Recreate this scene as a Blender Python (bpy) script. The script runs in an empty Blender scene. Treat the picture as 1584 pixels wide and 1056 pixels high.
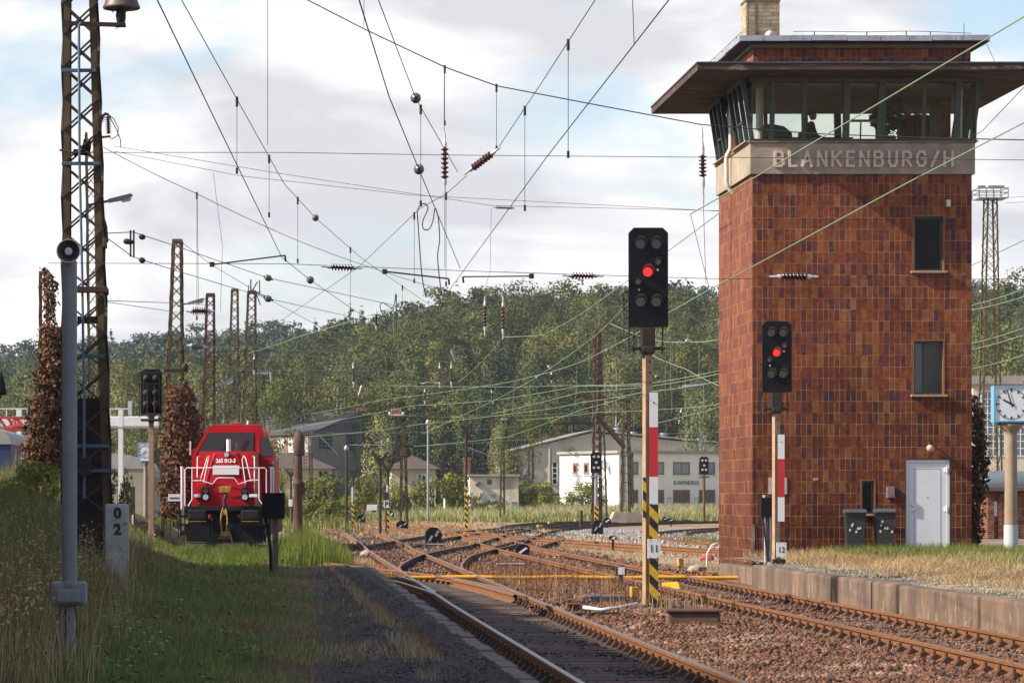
import bpy, bmesh, math, random
import numpy as np
from mathutils import Vector, Matrix
random.seed(7)
RNG = np.random.default_rng(11)
R = math.radians
SC = bpy.context.scene
COL = SC.collection

# ------------------------------------------------------------------ camera
# a long-lens view, level, standing on the old platform; the frame is the upper right crop of it
F, CX, CY, EYE = 4860.0, 386.0, 766.0, 1.71
cam_d = bpy.data.cameras.new("camera")
cam = bpy.data.objects.new("camera", cam_d)
COL.objects.link(cam)
cam.location = (0, 0, EYE)
cam.rotation_euler = (R(90), 0, 0)
cam_d.sensor_width = 36.0
cam_d.lens = F / 1584.0 * 36.0
cam_d.shift_x = (792 - CX) / 1584.0
cam_d.shift_y = (CY - 528) / 1584.0
cam_d.clip_start = 0.5
cam_d.clip_end = 6000
SC.camera = cam

# ------------------------------------------------------------------ light
SUN_FROM = Vector((-5.2, -1.0, 3.7)).normalized()
elev = math.asin(SUN_FROM.z)
azim = math.atan2(SUN_FROM.x, SUN_FROM.y)
sun_d = bpy.data.lights.new("sun", 'SUN')
sun_d.energy = 4.7
sun_d.angle = R(0.55)
sun_d.color = (1.0, 0.90, 0.76)
sun = bpy.data.objects.new("sun", sun_d)
COL.objects.link(sun)
sun.location = (-60, -20, 60)
sun.rotation_euler = (-SUN_FROM).to_track_quat('-Z', 'Y').to_euler()

world = bpy.data.worlds.new("World")
SC.world = world
world.use_nodes = True
wn, wl = world.node_tree.nodes, world.node_tree.links
wn.clear()
w_out = wn.new('ShaderNodeOutputWorld')
sky = wn.new('ShaderNodeTexSky')
sky.sky_type = 'NISHITA'
sky.sun_disc = False
sky.sun_elevation = elev
sky.sun_rotation = azim
sky.air_density = 1.0
sky.dust_density = 1.5
bg1 = wn.new('ShaderNodeBackground'); bg1.inputs[1].default_value = 0.12
wl.new(sky.outputs[0], bg1.inputs[0])
tc = wn.new('ShaderNodeTexCoord')
def wmath(op, a, b=None, c=None):
    n = wn.new('ShaderNodeMath'); n.operation = op
    for i, v in enumerate((a, b, c)):
        if v is None: continue
        if isinstance(v, (int, float)): n.inputs[i].default_value = v
        else: wl.new(v, n.inputs[i])
    return n.outputs[0]
mp = wn.new('ShaderNodeMapping'); mp.inputs['Scale'].default_value = (9, 9, 24); mp.inputs['Location'].default_value = (3.35, 0, 0.25)
wl.new(tc.outputs['Generated'], mp.inputs[0])
n1 = wn.new('ShaderNodeTexNoise'); n1.inputs['Scale'].default_value = 1.0; n1.inputs['Detail'].default_value = 9; n1.inputs['Roughness'].default_value = 0.52
n1.inputs['Distortion'].default_value = 0.35
wl.new(mp.outputs[0], n1.inputs['Vector'])
sep = wn.new('ShaderNodeSeparateXYZ'); wl.new(tc.outputs['Generated'], sep.inputs[0])
# cloud cover is denser near the horizon and breaks up higher
cov = wmath('MULTIPLY_ADD', sep.outputs[2], -1.3, 0.295)
covc = wmath('MAXIMUM', cov, -0.06)
dens = wmath('ADD', n1.outputs[0], covc)
cr = wn.new('ShaderNodeValToRGB')
cr.color_ramp.elements[0].position = 0.49; cr.color_ramp.elements[0].color = (0.12, 0.12, 0.12, 1)
cr.color_ramp.elements[1].position = 0.62; cr.color_ramp.elements[1].color = (1, 1, 1, 1)
wl.new(dens, cr.inputs[0])
# cloud tone: bright tops, lavender-grey undersides
mp2 = wn.new('ShaderNodeMapping'); mp2.inputs['Scale'].default_value = (10, 10, 30); mp2.inputs['Location'].default_value = (7.2, 2, -0.22)
wl.new(tc.outputs['Generated'], mp2.inputs[0])
n2 = wn.new('ShaderNodeTexNoise'); n2.inputs['Scale'].default_value = 1.0; n2.inputs['Detail'].default_value = 7; n2.inputs['Roughness'].default_value = 0.5
n2.inputs['Distortion'].default_value = 0.5
wl.new(mp2.outputs[0], n2.inputs['Vector'])
cr2 = wn.new('ShaderNodeValToRGB')
cr2.color_ramp.elements[0].position = 0.40; cr2.color_ramp.elements[0].color = (0.69, 0.685, 0.715, 1)
cr2.color_ramp.elements[1].position = 0.58; cr2.color_ramp.elements[1].color = (1.08, 1.04, 1.01, 1)
e_ = cr2.color_ramp.elements.new(0.49); e_.color = (0.86, 0.85, 0.865, 1)
wl.new(n2.outputs[0], cr2.inputs[0])
bg2 = wn.new('ShaderNodeBackground'); bg2.inputs[1].default_value = 0.65
wl.new(cr2.outputs[0], bg2.inputs[0])
# the thick cloud bank is low in the sky; overhead it thins to the blue
fall = wmath('SUBTRACT', 1.0, wmath('SMOOTH_MIN', wmath('MULTIPLY', wmath('MAXIMUM', wmath('SUBTRACT', sep.outputs[2], 0.2), 0.0), 3.0), 0.85, 0.05))
fac = wmath('MULTIPLY', cr.outputs[0], fall)
mixw = wn.new('ShaderNodeMixShader')
wl.new(fac, mixw.inputs[0]); wl.new(bg1.outputs[0], mixw.inputs[1]); wl.new(bg2.outputs[0], mixw.inputs[2])
wl.new(mixw.outputs[0], w_out.inputs[0])

SC.view_settings.view_transform = 'Standard'
SC.view_settings.look = 'None'
SC.view_settings.gamma = 1.0
SC.view_settings.exposure = 0.80
SC.view_settings.use_curve_mapping = False
SC.render.engine = 'CYCLES'
SC.cycles.use_denoising = True
SC.cycles.max_bounces = 6
SC.cycles.diffuse_bounces = 2
SC.cycles.glossy_bounces = 3
SC.cycles.transmission_bounces = 4
SC.cycles.transparent_max_bounces = 8
SC.cycles.volume_bounces = 0
SC.cycles.caustics_reflective = False
SC.cycles.caustics_refractive = False

# ------------------------------------------------------------------ helpers
def sc(Y): return F / Y                                   # pixels per metre at depth Y (1584-wide photograph)
def P(px, py, Y): return Vector(((px - CX) * Y / F, Y, EYE + (CY - py) * Y / F))
def PZ(px, py, z):                                        # a point known to lie at height z
    Y = F * (z - EYE) / (CY - py)
    return Vector(((px - CX) * Y / F, Y, z))
def lerp(a, b, t): return a + (b - a) * t
def interp(x, pts):
    if x <= pts[0][0]: return pts[0][1]
    for (a, va), (b, vb) in zip(pts, pts[1:]):
        if x <= b: return va + (vb - va) * (x - a) / (b - a)
    return pts[-1][1]

_M = {}
def mat(name, col, rough=0.7, metal=0.0, col2=None, nscale=4.0, nlo=0.35, nhi=0.65, bump=0.0, bscale=None, coords='Object', stretch=None,
        col3=None, n3scale=0.6, n3lo=0.5, n3hi=0.7, spec=0.5, emit=None, estr=0.0, detail=5, attr=None, attr_amt=0.5, rnd=None, trans=None):
    """a procedural principled material: base colour broken by one or two noises, optional bump, optional per-element attribute"""
    if name in _M: return _M[name]
    m = bpy.data.materials.new(name); m.use_nodes = True
    nt = m.node_tree; N, L = nt.nodes, nt.links
    b = N.get('Principled BSDF')
    b.inputs['Roughness'].default_value = rough
    b.inputs['Metallic'].default_value = metal
    b.inputs['Specular IOR Level'].default_value = spec
    src = None
    def rgb(c):
        n = N.new('ShaderNodeRGB'); n.outputs[0].default_value = (*c, 1); return n.outputs[0]
    t = N.new('ShaderNodeTexCoord')
    vec = t.outputs[coords]
    if coords == 'World':
        pass
    if stretch:
        mpn = N.new('ShaderNodeMapping'); mpn.inputs['Scale'].default_value = stretch
        L.new(vec, mpn.inputs[0]); vec = mpn.outputs[0]
    def noise(s, d=detail):
        n = N.new('ShaderNodeTexNoise'); n.inputs['Scale'].default_value = s; n.inputs['Detail'].default_value = d; n.inputs['Roughness'].default_value = 0.6
        L.new(vec, n.inputs['Vector']); return n.outputs[0]
    def ramp(v, lo, hi):
        n = N.new('ShaderNodeMapRange'); n.inputs[1].default_value = lo; n.inputs[2].default_value = hi; n.clamp = True
        L.new(v, n.inputs[0]); return n.outputs[0]
    def mix(f, a, c, blend='MIX'):
        n = N.new('ShaderNodeMix'); n.data_type = 'RGBA'; n.blend_type = blend
        if isinstance(f, float): n.inputs[0].default_value = f
        else: L.new(f, n.inputs[0])
        L.new(a, n.inputs[6]); L.new(c, n.inputs[7]); return n.outputs[2]
    src = rgb(col)
    if col2: src = mix(ramp(noise(nscale), nlo, nhi), src, rgb(col2))
    if col3: src = mix(ramp(noise(n3scale), n3lo, n3hi), src, rgb(col3))
    if attr:
        a = N.new('ShaderNodeAttribute'); a.attribute_name = attr
        mr = N.new('ShaderNodeMapRange'); mr.inputs[3].default_value = 1 - attr_amt; mr.inputs[4].default_value = 1 + attr_amt
        L.new(a.outputs['Fac'], mr.inputs[0])
        cmb = N.new('ShaderNodeCombineColor')
        for i in range(3): L.new(mr.outputs[0], cmb.inputs[i])
        src = mix(1.0, src, cmb.outputs[0], 'MULTIPLY')
    if rnd:
        oi = N.new('ShaderNodeObjectInfo')
        crn = N.new('ShaderNodeValToRGB')
        els = crn.color_ramp.elements
        for i, c in enumerate(rnd):
            e = els[i] if i < 2 else els.new(1.0)
            e.color = (*c, 1)
        for i, e in enumerate(list(els)): e.position = i / (len(rnd) - 1)
        L.new(oi.outputs['Random'], crn.inputs[0])
        src = mix(1.0, src, crn.outputs[0], 'MULTIPLY')
    L.new(src, b.inputs['Base Color'])
    if bump:
        bn = N.new('ShaderNodeBump'); bn.inputs['Strength'].default_value = bump; bn.inputs['Distance'].default_value = 0.02
        L.new(noise(bscale or nscale * 3, 6), bn.inputs['Height']); L.new(bn.outputs[0], b.inputs['Normal'])
    if emit:
        b.inputs['Emission Color'].default_value = (*emit, 1); b.inputs['Emission Strength'].default_value = estr
    if trans:
        tr = N.new('ShaderNodeBsdfTranslucent'); L.new(src, tr.inputs[0])
        ms = N.new('ShaderNodeMixShader'); ms.inputs[0].default_value = trans
        out = N.get('Material Output')
        L.new(b.outputs[0], ms.inputs[1]); L.new(tr.outputs[0], ms.inputs[2]); L.new(ms.outputs[0], out.inputs[0])
    _M[name] = m
    return m

class MB:
    """collects shapes for ONE mesh"""
    def __init__(s): s.v = []; s.f = []; s.mi = []; s.sm = []; s.mats = []
    def m(s, material):
        if material not in s.mats: s.mats.append(material)
        s.cur = s.mats.index(material); return s
    cur = 0
    def add(s, verts, faces, smooth=False):
        o = len(s.v); s.v += [tuple(v) for v in verts]
        for f in faces:
            s.f.append(tuple(i + o for i in f)); s.mi.append(s.cur); s.sm.append(smooth)
        return s
    def box(s, x0, y0, z0, x1, y1, z1, M=None):
        V = [(x0,y0,z0),(x1,y0,z0),(x1,y1,z0),(x0,y1,z0),(x0,y0,z1),(x1,y0,z1),(x1,y1,z1),(x0,y1,z1)]
        if M is not None: V = [M @ Vector(v) for v in V]
        return s.add(V, [(0,3,2,1),(4,5,6,7),(0,1,5,4),(1,2,6,5),(2,3,7,6),(3,0,4,7)])
    def cbox(s, c, d, M=None):
        return s.box(c[0]-d[0]/2, c[1]-d[1]/2, c[2]-d[2]/2, c[0]+d[0]/2, c[1]+d[1]/2, c[2]+d[2]/2, M)
    def rbox(s, x0, y0, z0, x1, y1, z1, b=0.01, M=None):
        """box with chamfered edges"""
        bm = bmesh.new(); bmesh.ops.create_cube(bm, size=1)
        for v in bm.verts: v.co = Vector((lerp(x0,x1,v.co.x+.5), lerp(y0,y1,v.co.y+.5), lerp(z0,z1,v.co.z+.5)))
        b = min(b, abs(x1-x0)*.45, abs(y1-y0)*.45, abs(z1-z0)*.45)
        bmesh.ops.bevel(bm, geom=bm.edges[:], offset=b, segments=2, affect='EDGES', profile=0.6)
        bm.verts.index_update()
        V = [v.co.copy() for v in bm.verts]
        if M is not None: V = [M @ v for v in V]
        Fc = [[v.index for v in f.verts] for f in bm.faces]; bm.free()
        return s.add(V, Fc)
    def frame(s, d):
        d = Vector(d).normalized()
        u = d.cross(Vector((0,0,1)))
        if u.length < 1e-4: u = Vector((1,0,0))
        u.normalize(); return u, u.cross(d)
    def bar(s, p, q, w, h=None):
        """square bar from p to q"""
        p, q = Vector(p), Vector(q); h = h or w
        u, n = s.frame(q - p); V = []
        for c in (p, q):
            for a, b in ((-1,-1),(1,-1),(1,1),(-1,1)): V.append(c + u*(a*w/2) + n*(b*h/2))
        return s.add(V, [(0,1,2,3),(7,6,5,4),(0,4,5,1),(1,5,6,2),(2,6,7,3),(3,7,4,0)])
    def cyl(s, p, q, r0, r1=None, n=12, cap=True):
        p, q = Vector(p), Vector(q); r1 = r0 if r1 is None else r1
        u, w = s.frame(q - p); V = []
        for c, r in ((p, r0), (q, r1)):
            for i in range(n):
                a = 2*math.pi*i/n; V.append(c + u*(math.cos(a)*r) + w*(math.sin(a)*r))
        Fc = [(i, (i+1)%n, n+(i+1)%n, n+i) for i in range(n)]
        s.add(V, Fc, True)
        if cap: s.add([V[i] for i in range(n)], [tuple(range(n-1,-1,-1))]); s.add([V[n+i] for i in range(n)], [tuple(range(n))])
        return s
    def tube(s, pts, r, n=6, cap=True):
        pts = [Vector(p) for p in pts]; V = []; rr = r if isinstance(r, (list, tuple)) else [r]*len(pts)
        u = None
        for i, p in enumerate(pts):
            d = (pts[min(i+1, len(pts)-1)] - pts[max(i-1, 0)])
            if d.length < 1e-9: d = Vector((0,0,1))
            d.normalize()
            if u is None: u, w = s.frame(d)
            else:
                u = (u - d*u.dot(d))
                if u.length < 1e-5: u, w = s.frame(d)
                u.normalize(); w = u.cross(d)
            for k in range(n):
                a = 2*math.pi*k/n; V.append(p + u*(math.cos(a)*rr[i]) + w*(math.sin(a)*rr[i]))
        Fc = []
        for i in range(len(pts)-1):
            for k in range(n): Fc.append((i*n+k, i*n+(k+1)%n, (i+1)*n+(k+1)%n, (i+1)*n+k))
        s.add(V, Fc, True)
        if cap: s.add(V[:n], [tuple(range(n-1,-1,-1))]); s.add(V[-n:], [tuple(range(n))])
        return s
    def lathe(s, c, prof, axis=(0,0,1), n=20, cap=True):
        """prof: (distance along axis, radius)"""
        c = Vector(c); d = Vector(axis).normalized(); u, w = s.frame(d); V = []
        for t, r in prof:
            for k in range(n):
                a = 2*math.pi*k/n; V.append(c + d*t + u*(math.cos(a)*r) + w*(math.sin(a)*r))
        Fc = []
        for i in range(len(prof)-1):
            for k in range(n): Fc.append((i*n+k, i*n+(k+1)%n, (i+1)*n+(k+1)%n, (i+1)*n+k))
        s.add(V, Fc, True)
        if cap: s.add(V[:n], [tuple(range(n-1,-1,-1))]); s.add(V[-n:], [tuple(range(n))])
        return s
    def prism(s, poly, a, b, plane='xz', M=None):
        """poly in 2D, extruded from a to b along the third axis"""
        def pt(p, t):
            v = {'xz': (p[0], t, p[1]), 'yz': (t, p[0], p[1]), 'xy': (p[0], p[1], t)}[plane]
            return M @ Vector(v) if M is not None else v
        n = len(poly); V = [pt(p, a) for p in poly] + [pt(p, b) for p in poly]
        s.add(V, [tuple(range(n)), tuple(range(2*n-1, n-1, -1))] + [(i, n+i, n+(i+1)%n, (i+1)%n) for i in range(n)])
        return s
    def quad(s, a, b, c, d): return s.add([a, b, c, d], [(0,1,2,3)])
    def build(s, name, material=None, parent=None, fix=True, loc=None):
        me = bpy.data.meshes.new(name)
        me.from_pydata(s.v, [], s.f)
        ms = s.mats or [material]
        for m_ in ms: me.materials.append(m_)
        me.polygons.foreach_set('material_index', s.mi if s.mats else [0]*len(s.f))
        me.polygons.foreach_set('use_smooth', s.sm)
        me.update()
        if fix:
            bm = bmesh.new(); bm.from_mesh(me); bmesh.ops.recalc_face_normals(bm, faces=bm.faces[:]); bm.to_mesh(me); bm.free()
        boxuv(me)
        o = bpy.data.objects.new(name, me); COL.objects.link(o)
        if parent is not None: o.parent = parent
        if loc is not None: o.location = loc
        return o

def boxuv(me):
    uv = me.uv_layers.new(name='metres')
    nl = len(me.loops)
    if not nl: return
    co = np.empty(len(me.vertices)*3); me.vertices.foreach_get('co', co); co = co.reshape(-1,3)
    li = np.empty(nl, dtype=np.int32); me.loops.foreach_get('vertex_index', li)
    no = np.empty(len(me.polygons)*3); me.polygons.foreach_get('normal', no); no = np.abs(no.reshape(-1,3))
    lt = np.empty(len(me.polygons), dtype=np.int32); me.polygons.foreach_get('loop_total', lt)
    ax = np.repeat(no.argmax(axis=1), lt)
    p = co[li]
    u = np.where(ax == 0, p[:,1], p[:,0]); v = np.where(ax == 2, p[:,1], p[:,2])
    uv.data.foreach_set('uv', np.stack([u, v], 1).ravel().astype(np.float32))

def npmesh(name, V, faces, material, attr=None, smooth=False, normals=None):
    """big mesh from numpy: V (n,3), faces (m,k); attr: per-face float"""
    k = faces.shape[1]; m = faces.shape[0]
    me = bpy.data.meshes.new(name)
    me.vertices.add(len(V)); me.vertices.foreach_set('co', V.astype(np.float32).ravel())
    me.loops.add(m*k); me.loops.foreach_set('vertex_index', faces.astype(np.int32).ravel())
    me.polygons.add(m); me.polygons.foreach_set('loop_start', np.arange(m, dtype=np.int32)*k)
    me.update(calc_edges=True)
    me.materials.append(material)
    if attr is not None:
        a = me.attributes.new('tint', 'FLOAT', 'FACE'); a.data.foreach_set('value', attr.astype(np.float32))
    if smooth: me.polygons.foreach_set('use_smooth', [True]*m)
    return me

def obj(name, me, parent=None, loc=None):
    o = bpy.data.objects.new(name, me); COL.objects.link(o)
    if parent is not None: o.parent = parent
    if loc is not None: o.location = loc
    return o
def thing(name, label, cat, loc=(0,0,0), rz=0.0, group=None):
    o = bpy.data.objects.new(name, None); COL.objects.link(o)
    o.empty_display_size = 0.3
    o.location = loc; o.rotation_euler = (0, 0, rz)
    tag(o, label, cat, group); return o
def tag(o, label=None, cat=None, group=None, kind=None):
    if label: o['label'] = label
    if cat: o['category'] = cat
    if group: o['group'] = group
    if kind: o['kind'] = kind
    return o
def copy_tree(o, parent=None):
    c = o.copy(); COL.objects.link(c)
    if parent is not None: c.parent = parent
    for ch in [x for x in bpy.data.objects if x.parent == o]: copy_tree(ch, c)
    return c
def text_mesh(body, size, depth, material, name, parent=None, M=None, bold=0.0, spacing=1.0, sx=1.0):
    cu = bpy.data.curves.new(name, 'FONT'); cu.body = body; cu.size = size; cu.extrude = depth; cu.offset = bold
    cu.align_x = 'CENTER'; cu.align_y = 'CENTER'; cu.space_character = spacing
    t = bpy.data.objects.new(name + '_t', cu); COL.objects.link(t)
    dg = bpy.context.evaluated_depsgraph_get(); dg.update()
    me = bpy.data.meshes.new_from_object(t.evaluated_get(dg))
    bpy.data.objects.remove(t); bpy.data.curves.remove(cu)
    T = Matrix.Rotation(R(90), 4, 'X') @ Matrix.Diagonal((sx, 1, 1, 1))
    me.transform((M if M is not None else Matrix.Identity(4)) @ T)
    me.materials.clear(); me.materials.append(material)
    me.name = name
    return obj(name, me, parent)
def T(x, y, z): return Matrix.Translation((x, y, z))

# ------------------------------------------------------------------ shared materials
black_metal = mat('black_painted_metal', (0.007,0.0065,0.008), 0.55, 0.0, (0.012,0.011,0.012), 6, spec=.2)
dark_iron = mat('dark_iron', (0.025,0.021,0.019), 0.75, 0.3, (0.05,0.032,0.022), 9, bump=0.2)
rust_steel = mat('rusty_mast_steel', (0.085,0.055,0.026), 0.85, 0.1, (0.12,0.085,0.03), 1.6, 0.4, 0.6, col3=(0.06,0.028,0.018), n3scale=0.9)
olive_steel = mat('olive_mast_steel', (0.13,0.105,0.038), 0.85, 0.1, (0.085,0.062,0.03), 1.8, col3=(0.07,0.035,0.02), n3scale=1.3)
red_rust = mat('red_brown_mast_paint', (0.12,0.045,0.03), 0.85, 0.1, (0.075,0.035,0.022), 2.2)
galv = mat('galvanised_steel', (0.33,0.34,0.36), 0.5, 0.5, (0.22,0.23,0.25), 5)
pale_metal = mat('pale_fittings', (0.62,0.63,0.64), 0.45, 0.3, (0.45,0.46,0.47), 12)
porcelain = mat('brown_porcelain', (0.075,0.018,0.016), 0.2, 0, (0.045,0.012,0.014), 10)
concrete = mat('weathered_concrete', (0.36,0.30,0.235), 0.9, 0, (0.27,0.215,0.165), 3.0, bump=0.25, col3=(0.20,0.165,0.13), n3scale=1.0)
post_concrete = mat('post_concrete', (0.31,0.235,0.165), 0.9, 0, (0.24,0.18,0.125), 5, bump=0.2)
white_paint = mat('white_enamel', (0.78,0.78,0.78), 0.4, 0, (0.70,0.70,0.69), 3)
red_paint = mat('signal_red_enamel', (0.55,0.02,0.025), 0.4)
yellow_paint = mat('warning_yellow', (0.72,0.42,0.02), 0.5, 0, (0.6,0.34,0.02), 8)
black_paint = mat('black_enamel', (0.012,0.012,0.012), 0.5)
wire_dark = mat('dark_wire', (0.05,0.048,0.05), 0.6, 0.3)
wire_green = mat('verdigris_wire', (0.21,0.30,0.19), 0.6, 0.2)
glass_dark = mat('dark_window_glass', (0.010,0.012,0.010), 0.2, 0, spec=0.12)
# ------------------------------------------------------------------ ground
def smooth(t): t = min(1, max(0, t)); return t*t*(3-2*t)
def npsm(t): t = np.clip(t, 0, 1); return t*t*(3-2*t)
NEAR_TOP = [(-1500,8),(-40,8),(-24,9.5),(0,10.5),(11,14),(24,19),(34,21.5),(58,22.5),(82,22),(130,23),(400,26),(1800,26)]      # by X at Y=550
FAR_TOP = [(-2500,30),(-80,33),(-40,36),(0,39),(35,39.5),(60,38.5),(90,42),(120,46),(150,49),(250,50),(700,48),(2500,36)]             # by X at Y=1000
def hill(X, Y):
    zn = np.interp(X*550/np.maximum(Y, 300), [p[0] for p in NEAR_TOP], [p[1] for p in NEAR_TOP])
    zf = np.interp(X*1000/np.maximum(Y, 300), [p[0] for p in FAR_TOP], [p[1] for p in FAR_TOP])
    a = npsm((Y-330)/220.0); b = np.clip((Y-550)/450.0, 0, 1)
    z = np.where(Y < 550, 0.45 + (zn-0.45)*a, zn + (zf-zn)*b)
    z = np.where(Y > 1000, zf - (Y-1000)*0.02, z)
    return np.where(Y < 330, 0, z)
def gz(X, Y):
    X = np.asarray(X, float); Y = np.asarray(Y, float)
    z = np.full(np.broadcast(X, Y).shape, -0.16)
    z = z + 0.62*npsm((Y-250)/70.0)*npsm((X-9-(Y-250)*0.02)/4.0)
    # the old bank on the left
    edge = -0.7 - 0.006*(Y-27) - 1.75*npsm((Y-70)/22.0)
    bank = np.clip((edge-X)*0.30, 0, 1.5)
    bank = np.minimum(bank, 1.15)
    along = npsm((170-Y)/40.0)
    bank = bank + 0.35*npsm((Y-78)/14)*npsm((edge-X)/0.5)
    z = z + along*(bank + 0.20*npsm((edge+0.8-X)/0.8))
    z = z + npsm((Y-70)/15)*npsm((-4.2-X)/2.5)*npsm((200-Y)/60)*0.35
    z = np.where(Y < 74, np.maximum(z, -0.16+0.265*npsm((2.2-X)/0.5)*npsm((74-Y)/4)), z)
    h = hill(X, Y)
    return np.where(Y > 330, np.maximum(h, z), z)
def gzs(x, y): return float(gz(x, y))

xs = np.unique(np.concatenate([np.arange(-9, 26, 0.5), np.arange(26, 60, 2.0), np.arange(-40, -9, 2.0), np.arange(60, 260, 10), np.arange(-140, -40, 10), [-2500,-1500,-800,-400,-250,400,700,1300,2500]]))
ys = np.unique(np.concatenate([[-200,-60,-20,0,10], np.arange(16, 130, 0.7), np.arange(130, 340, 3), np.arange(340, 1060, 14), [1200,1600,2400,4000]]))
GX, GY = np.meshgrid(xs, ys)
GZ = gz(GX, GY)
GV = np.stack([GX, GY, GZ], -1).reshape(-1, 3)
nx, ny = len(xs), len(ys)
ii = (np.arange(ny-1)[:,None]*nx + np.arange(nx-1)[None,:]).ravel()
GF = np.stack([ii, ii+1, ii+1+nx, ii+nx], 1)

gm = bpy.data.materials.new('yard_ground'); gm.use_nodes = True
def ground_material():
    nt = gm.node_tree; N, L = nt.nodes, nt.links; b = N['Principled BSDF']; b.inputs['Roughness'].default_value = 0.95; b.inputs['Specular IOR Level'].default_value = 0.15
    tcn = N.new('ShaderNodeTexCoord'); vec = tcn.outputs['Object']
    def noise(s, d=6, r=0.6):
        n = N.new('ShaderNodeTexNoise'); n.inputs['Scale'].default_value = s; n.inputs['Detail'].default_value = d; n.inputs['Roughness'].default_value = r
        L.new(vec, n.inputs['Vector']); return n.outputs[0]
    def math_(op, a, c=None):
        n = N.new('ShaderNodeMath'); n.operation = op
        for i, v in enumerate((a, c)):
            if v is None: continue
            if isinstance(v, (int, float)): n.inputs[i].default_value = v
            else: L.new(v, n.inputs[i])
        return n.outputs[0]
    def rng(v, lo, hi):
        n = N.new('ShaderNodeMapRange'); n.inputs[1].default_value = lo; n.inputs[2].default_value = hi; L.new(v, n.inputs[0]); return n.outputs[0]
    def mix(f, a, c):
        n = N.new('ShaderNodeMix'); n.data_type = 'RGBA'
        L.new(f, n.inputs[0])
        for i, v in ((6, a), (7, c)):
            if isinstance(v, tuple): n.inputs[i].default_value = (*v, 1)
            else: L.new(v, n.inputs[i])
        return n.outputs[2]
    def at(n_): a = N.new('ShaderNodeAttribute'); a.attribute_name = n_; return a.outputs['Fac']
    big, mid, fine = noise(0.22), noise(1.3), noise(14, 3)
    def zone(name, w=0.5):   # attribute edge broken by noise
        return rng(math_('ADD', at(name), math_('MULTIPLY', math_('SUBTRACT', mid, 0.5), w)), 0.4, 0.6)
    earth = mix(rng(mid, 0.35, 0.65), (0.26,0.185,0.115), (0.19,0.12,0.08))
    earth = mix(rng(big, 0.45, 0.6), earth, (0.33,0.25,0.15))
    ball = mix(rng(fine, 0.35, 0.65), (0.19,0.10,0.072), (0.12,0.058,0.042))
    ball = mix(rng(mid, 0.52, 0.72), ball, (0.22,0.135,0.095))
    c = mix(zone('ballast'), earth, ball)
    grav = mix(rng(fine, 0.3, 0.7), (0.30,0.27,0.25), (0.20,0.175,0.16))
    c = mix(zone('gravel'), c, grav)
    gras = mix(rng(mid, 0.35, 0.65), (0.19,0.17,0.055), (0.30,0.25,0.11))
    c = mix(zone('grass', 0.7), c, gras)
    bankc = mix(rng(mid, 0.35, 0.65), (0.055,0.065,0.02), (0.12,0.09,0.04))
    c = mix(zone('bank'), c, bankc)
    vergec = mix(rng(mid, 0.4, 0.6), (0.15,0.105,0.062), (0.085,0.065,0.042))
    c = mix(zone('verge', 0.9), c, vergec)
    c = mix(zone('forest'), c, (0.022,0.030,0.011))
    L.new(c, b.inputs['Base Color'])
    bn = N.new('ShaderNodeBump'); bn.inputs['Strength'].default_value = 0.6; bn.inputs['Distance'].default_value = 0.05
    L.new(noise(16, 4, 0.7), bn.inputs['Height']); L.new(bn.outputs[0], b.inputs['Normal'])
ground_material()
ground_me = npmesh('ground', GV, GF, gm, smooth=True)
gx, gy = GV[:,0], GV[:,1]
def vattr(me, name, val):
    a = me.attributes.new(name, 'FLOAT', 'POINT'); a.data.foreach_set('value', np.clip(val, 0, 1).astype(np.float32))
vattr(ground_me, 'ballast', npsm((gx-1.7-0.1*np.sin(gy*.3))/1.0)*npsm((11.5-gx)/1.2)*npsm((135-gy)/25) + 0.75*npsm((3.0-np.abs(gx-(5+0.013*(gy-130))))/1.5)*npsm((gy-110)/20))
vattr(ground_me, 'gravel', npsm((gx-15)/2)*npsm((gy-100)/6)*npsm((190-gy)/20)*npsm((30-gx)/4))
vattr(ground_me, 'grass', npsm((gy-222)/14)*npsm((gx-9.5-0.006*(gy-150))/2.0) + npsm((gy-150)/40)*npsm((2.2-gx)/2))
vattr(ground_me, 'bank', npsm((np.interp(gy,[14,27,34,43,55,68,76],[0.4,0.92,1.12,1.32,1.45,1.58,1.9])-gx)/0.5+.3)*npsm((80-gy)/5) + npsm((-0.4-0.004*(gy-27)-gx)/0.5)*npsm((150-gy)/40) + npsm((gy-84)/10)*npsm((3.0-gx)/1.4)*npsm((150-gy)/30)*0.8)
_pl = np.interp(gy,[14,27,34,43,55,68,76],[0.4,0.92,1.12,1.32,1.45,1.58,1.9])
vattr(ground_me, 'verge', npsm((gx-(_pl-1.5))/0.5)*npsm((82-gy)/6)*npsm((2.4-gx)/.3))
vattr(ground_me, 'forest', npsm((gy-345)/25))
ground = obj('ground', ground_me); tag(ground, kind='structure')

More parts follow.
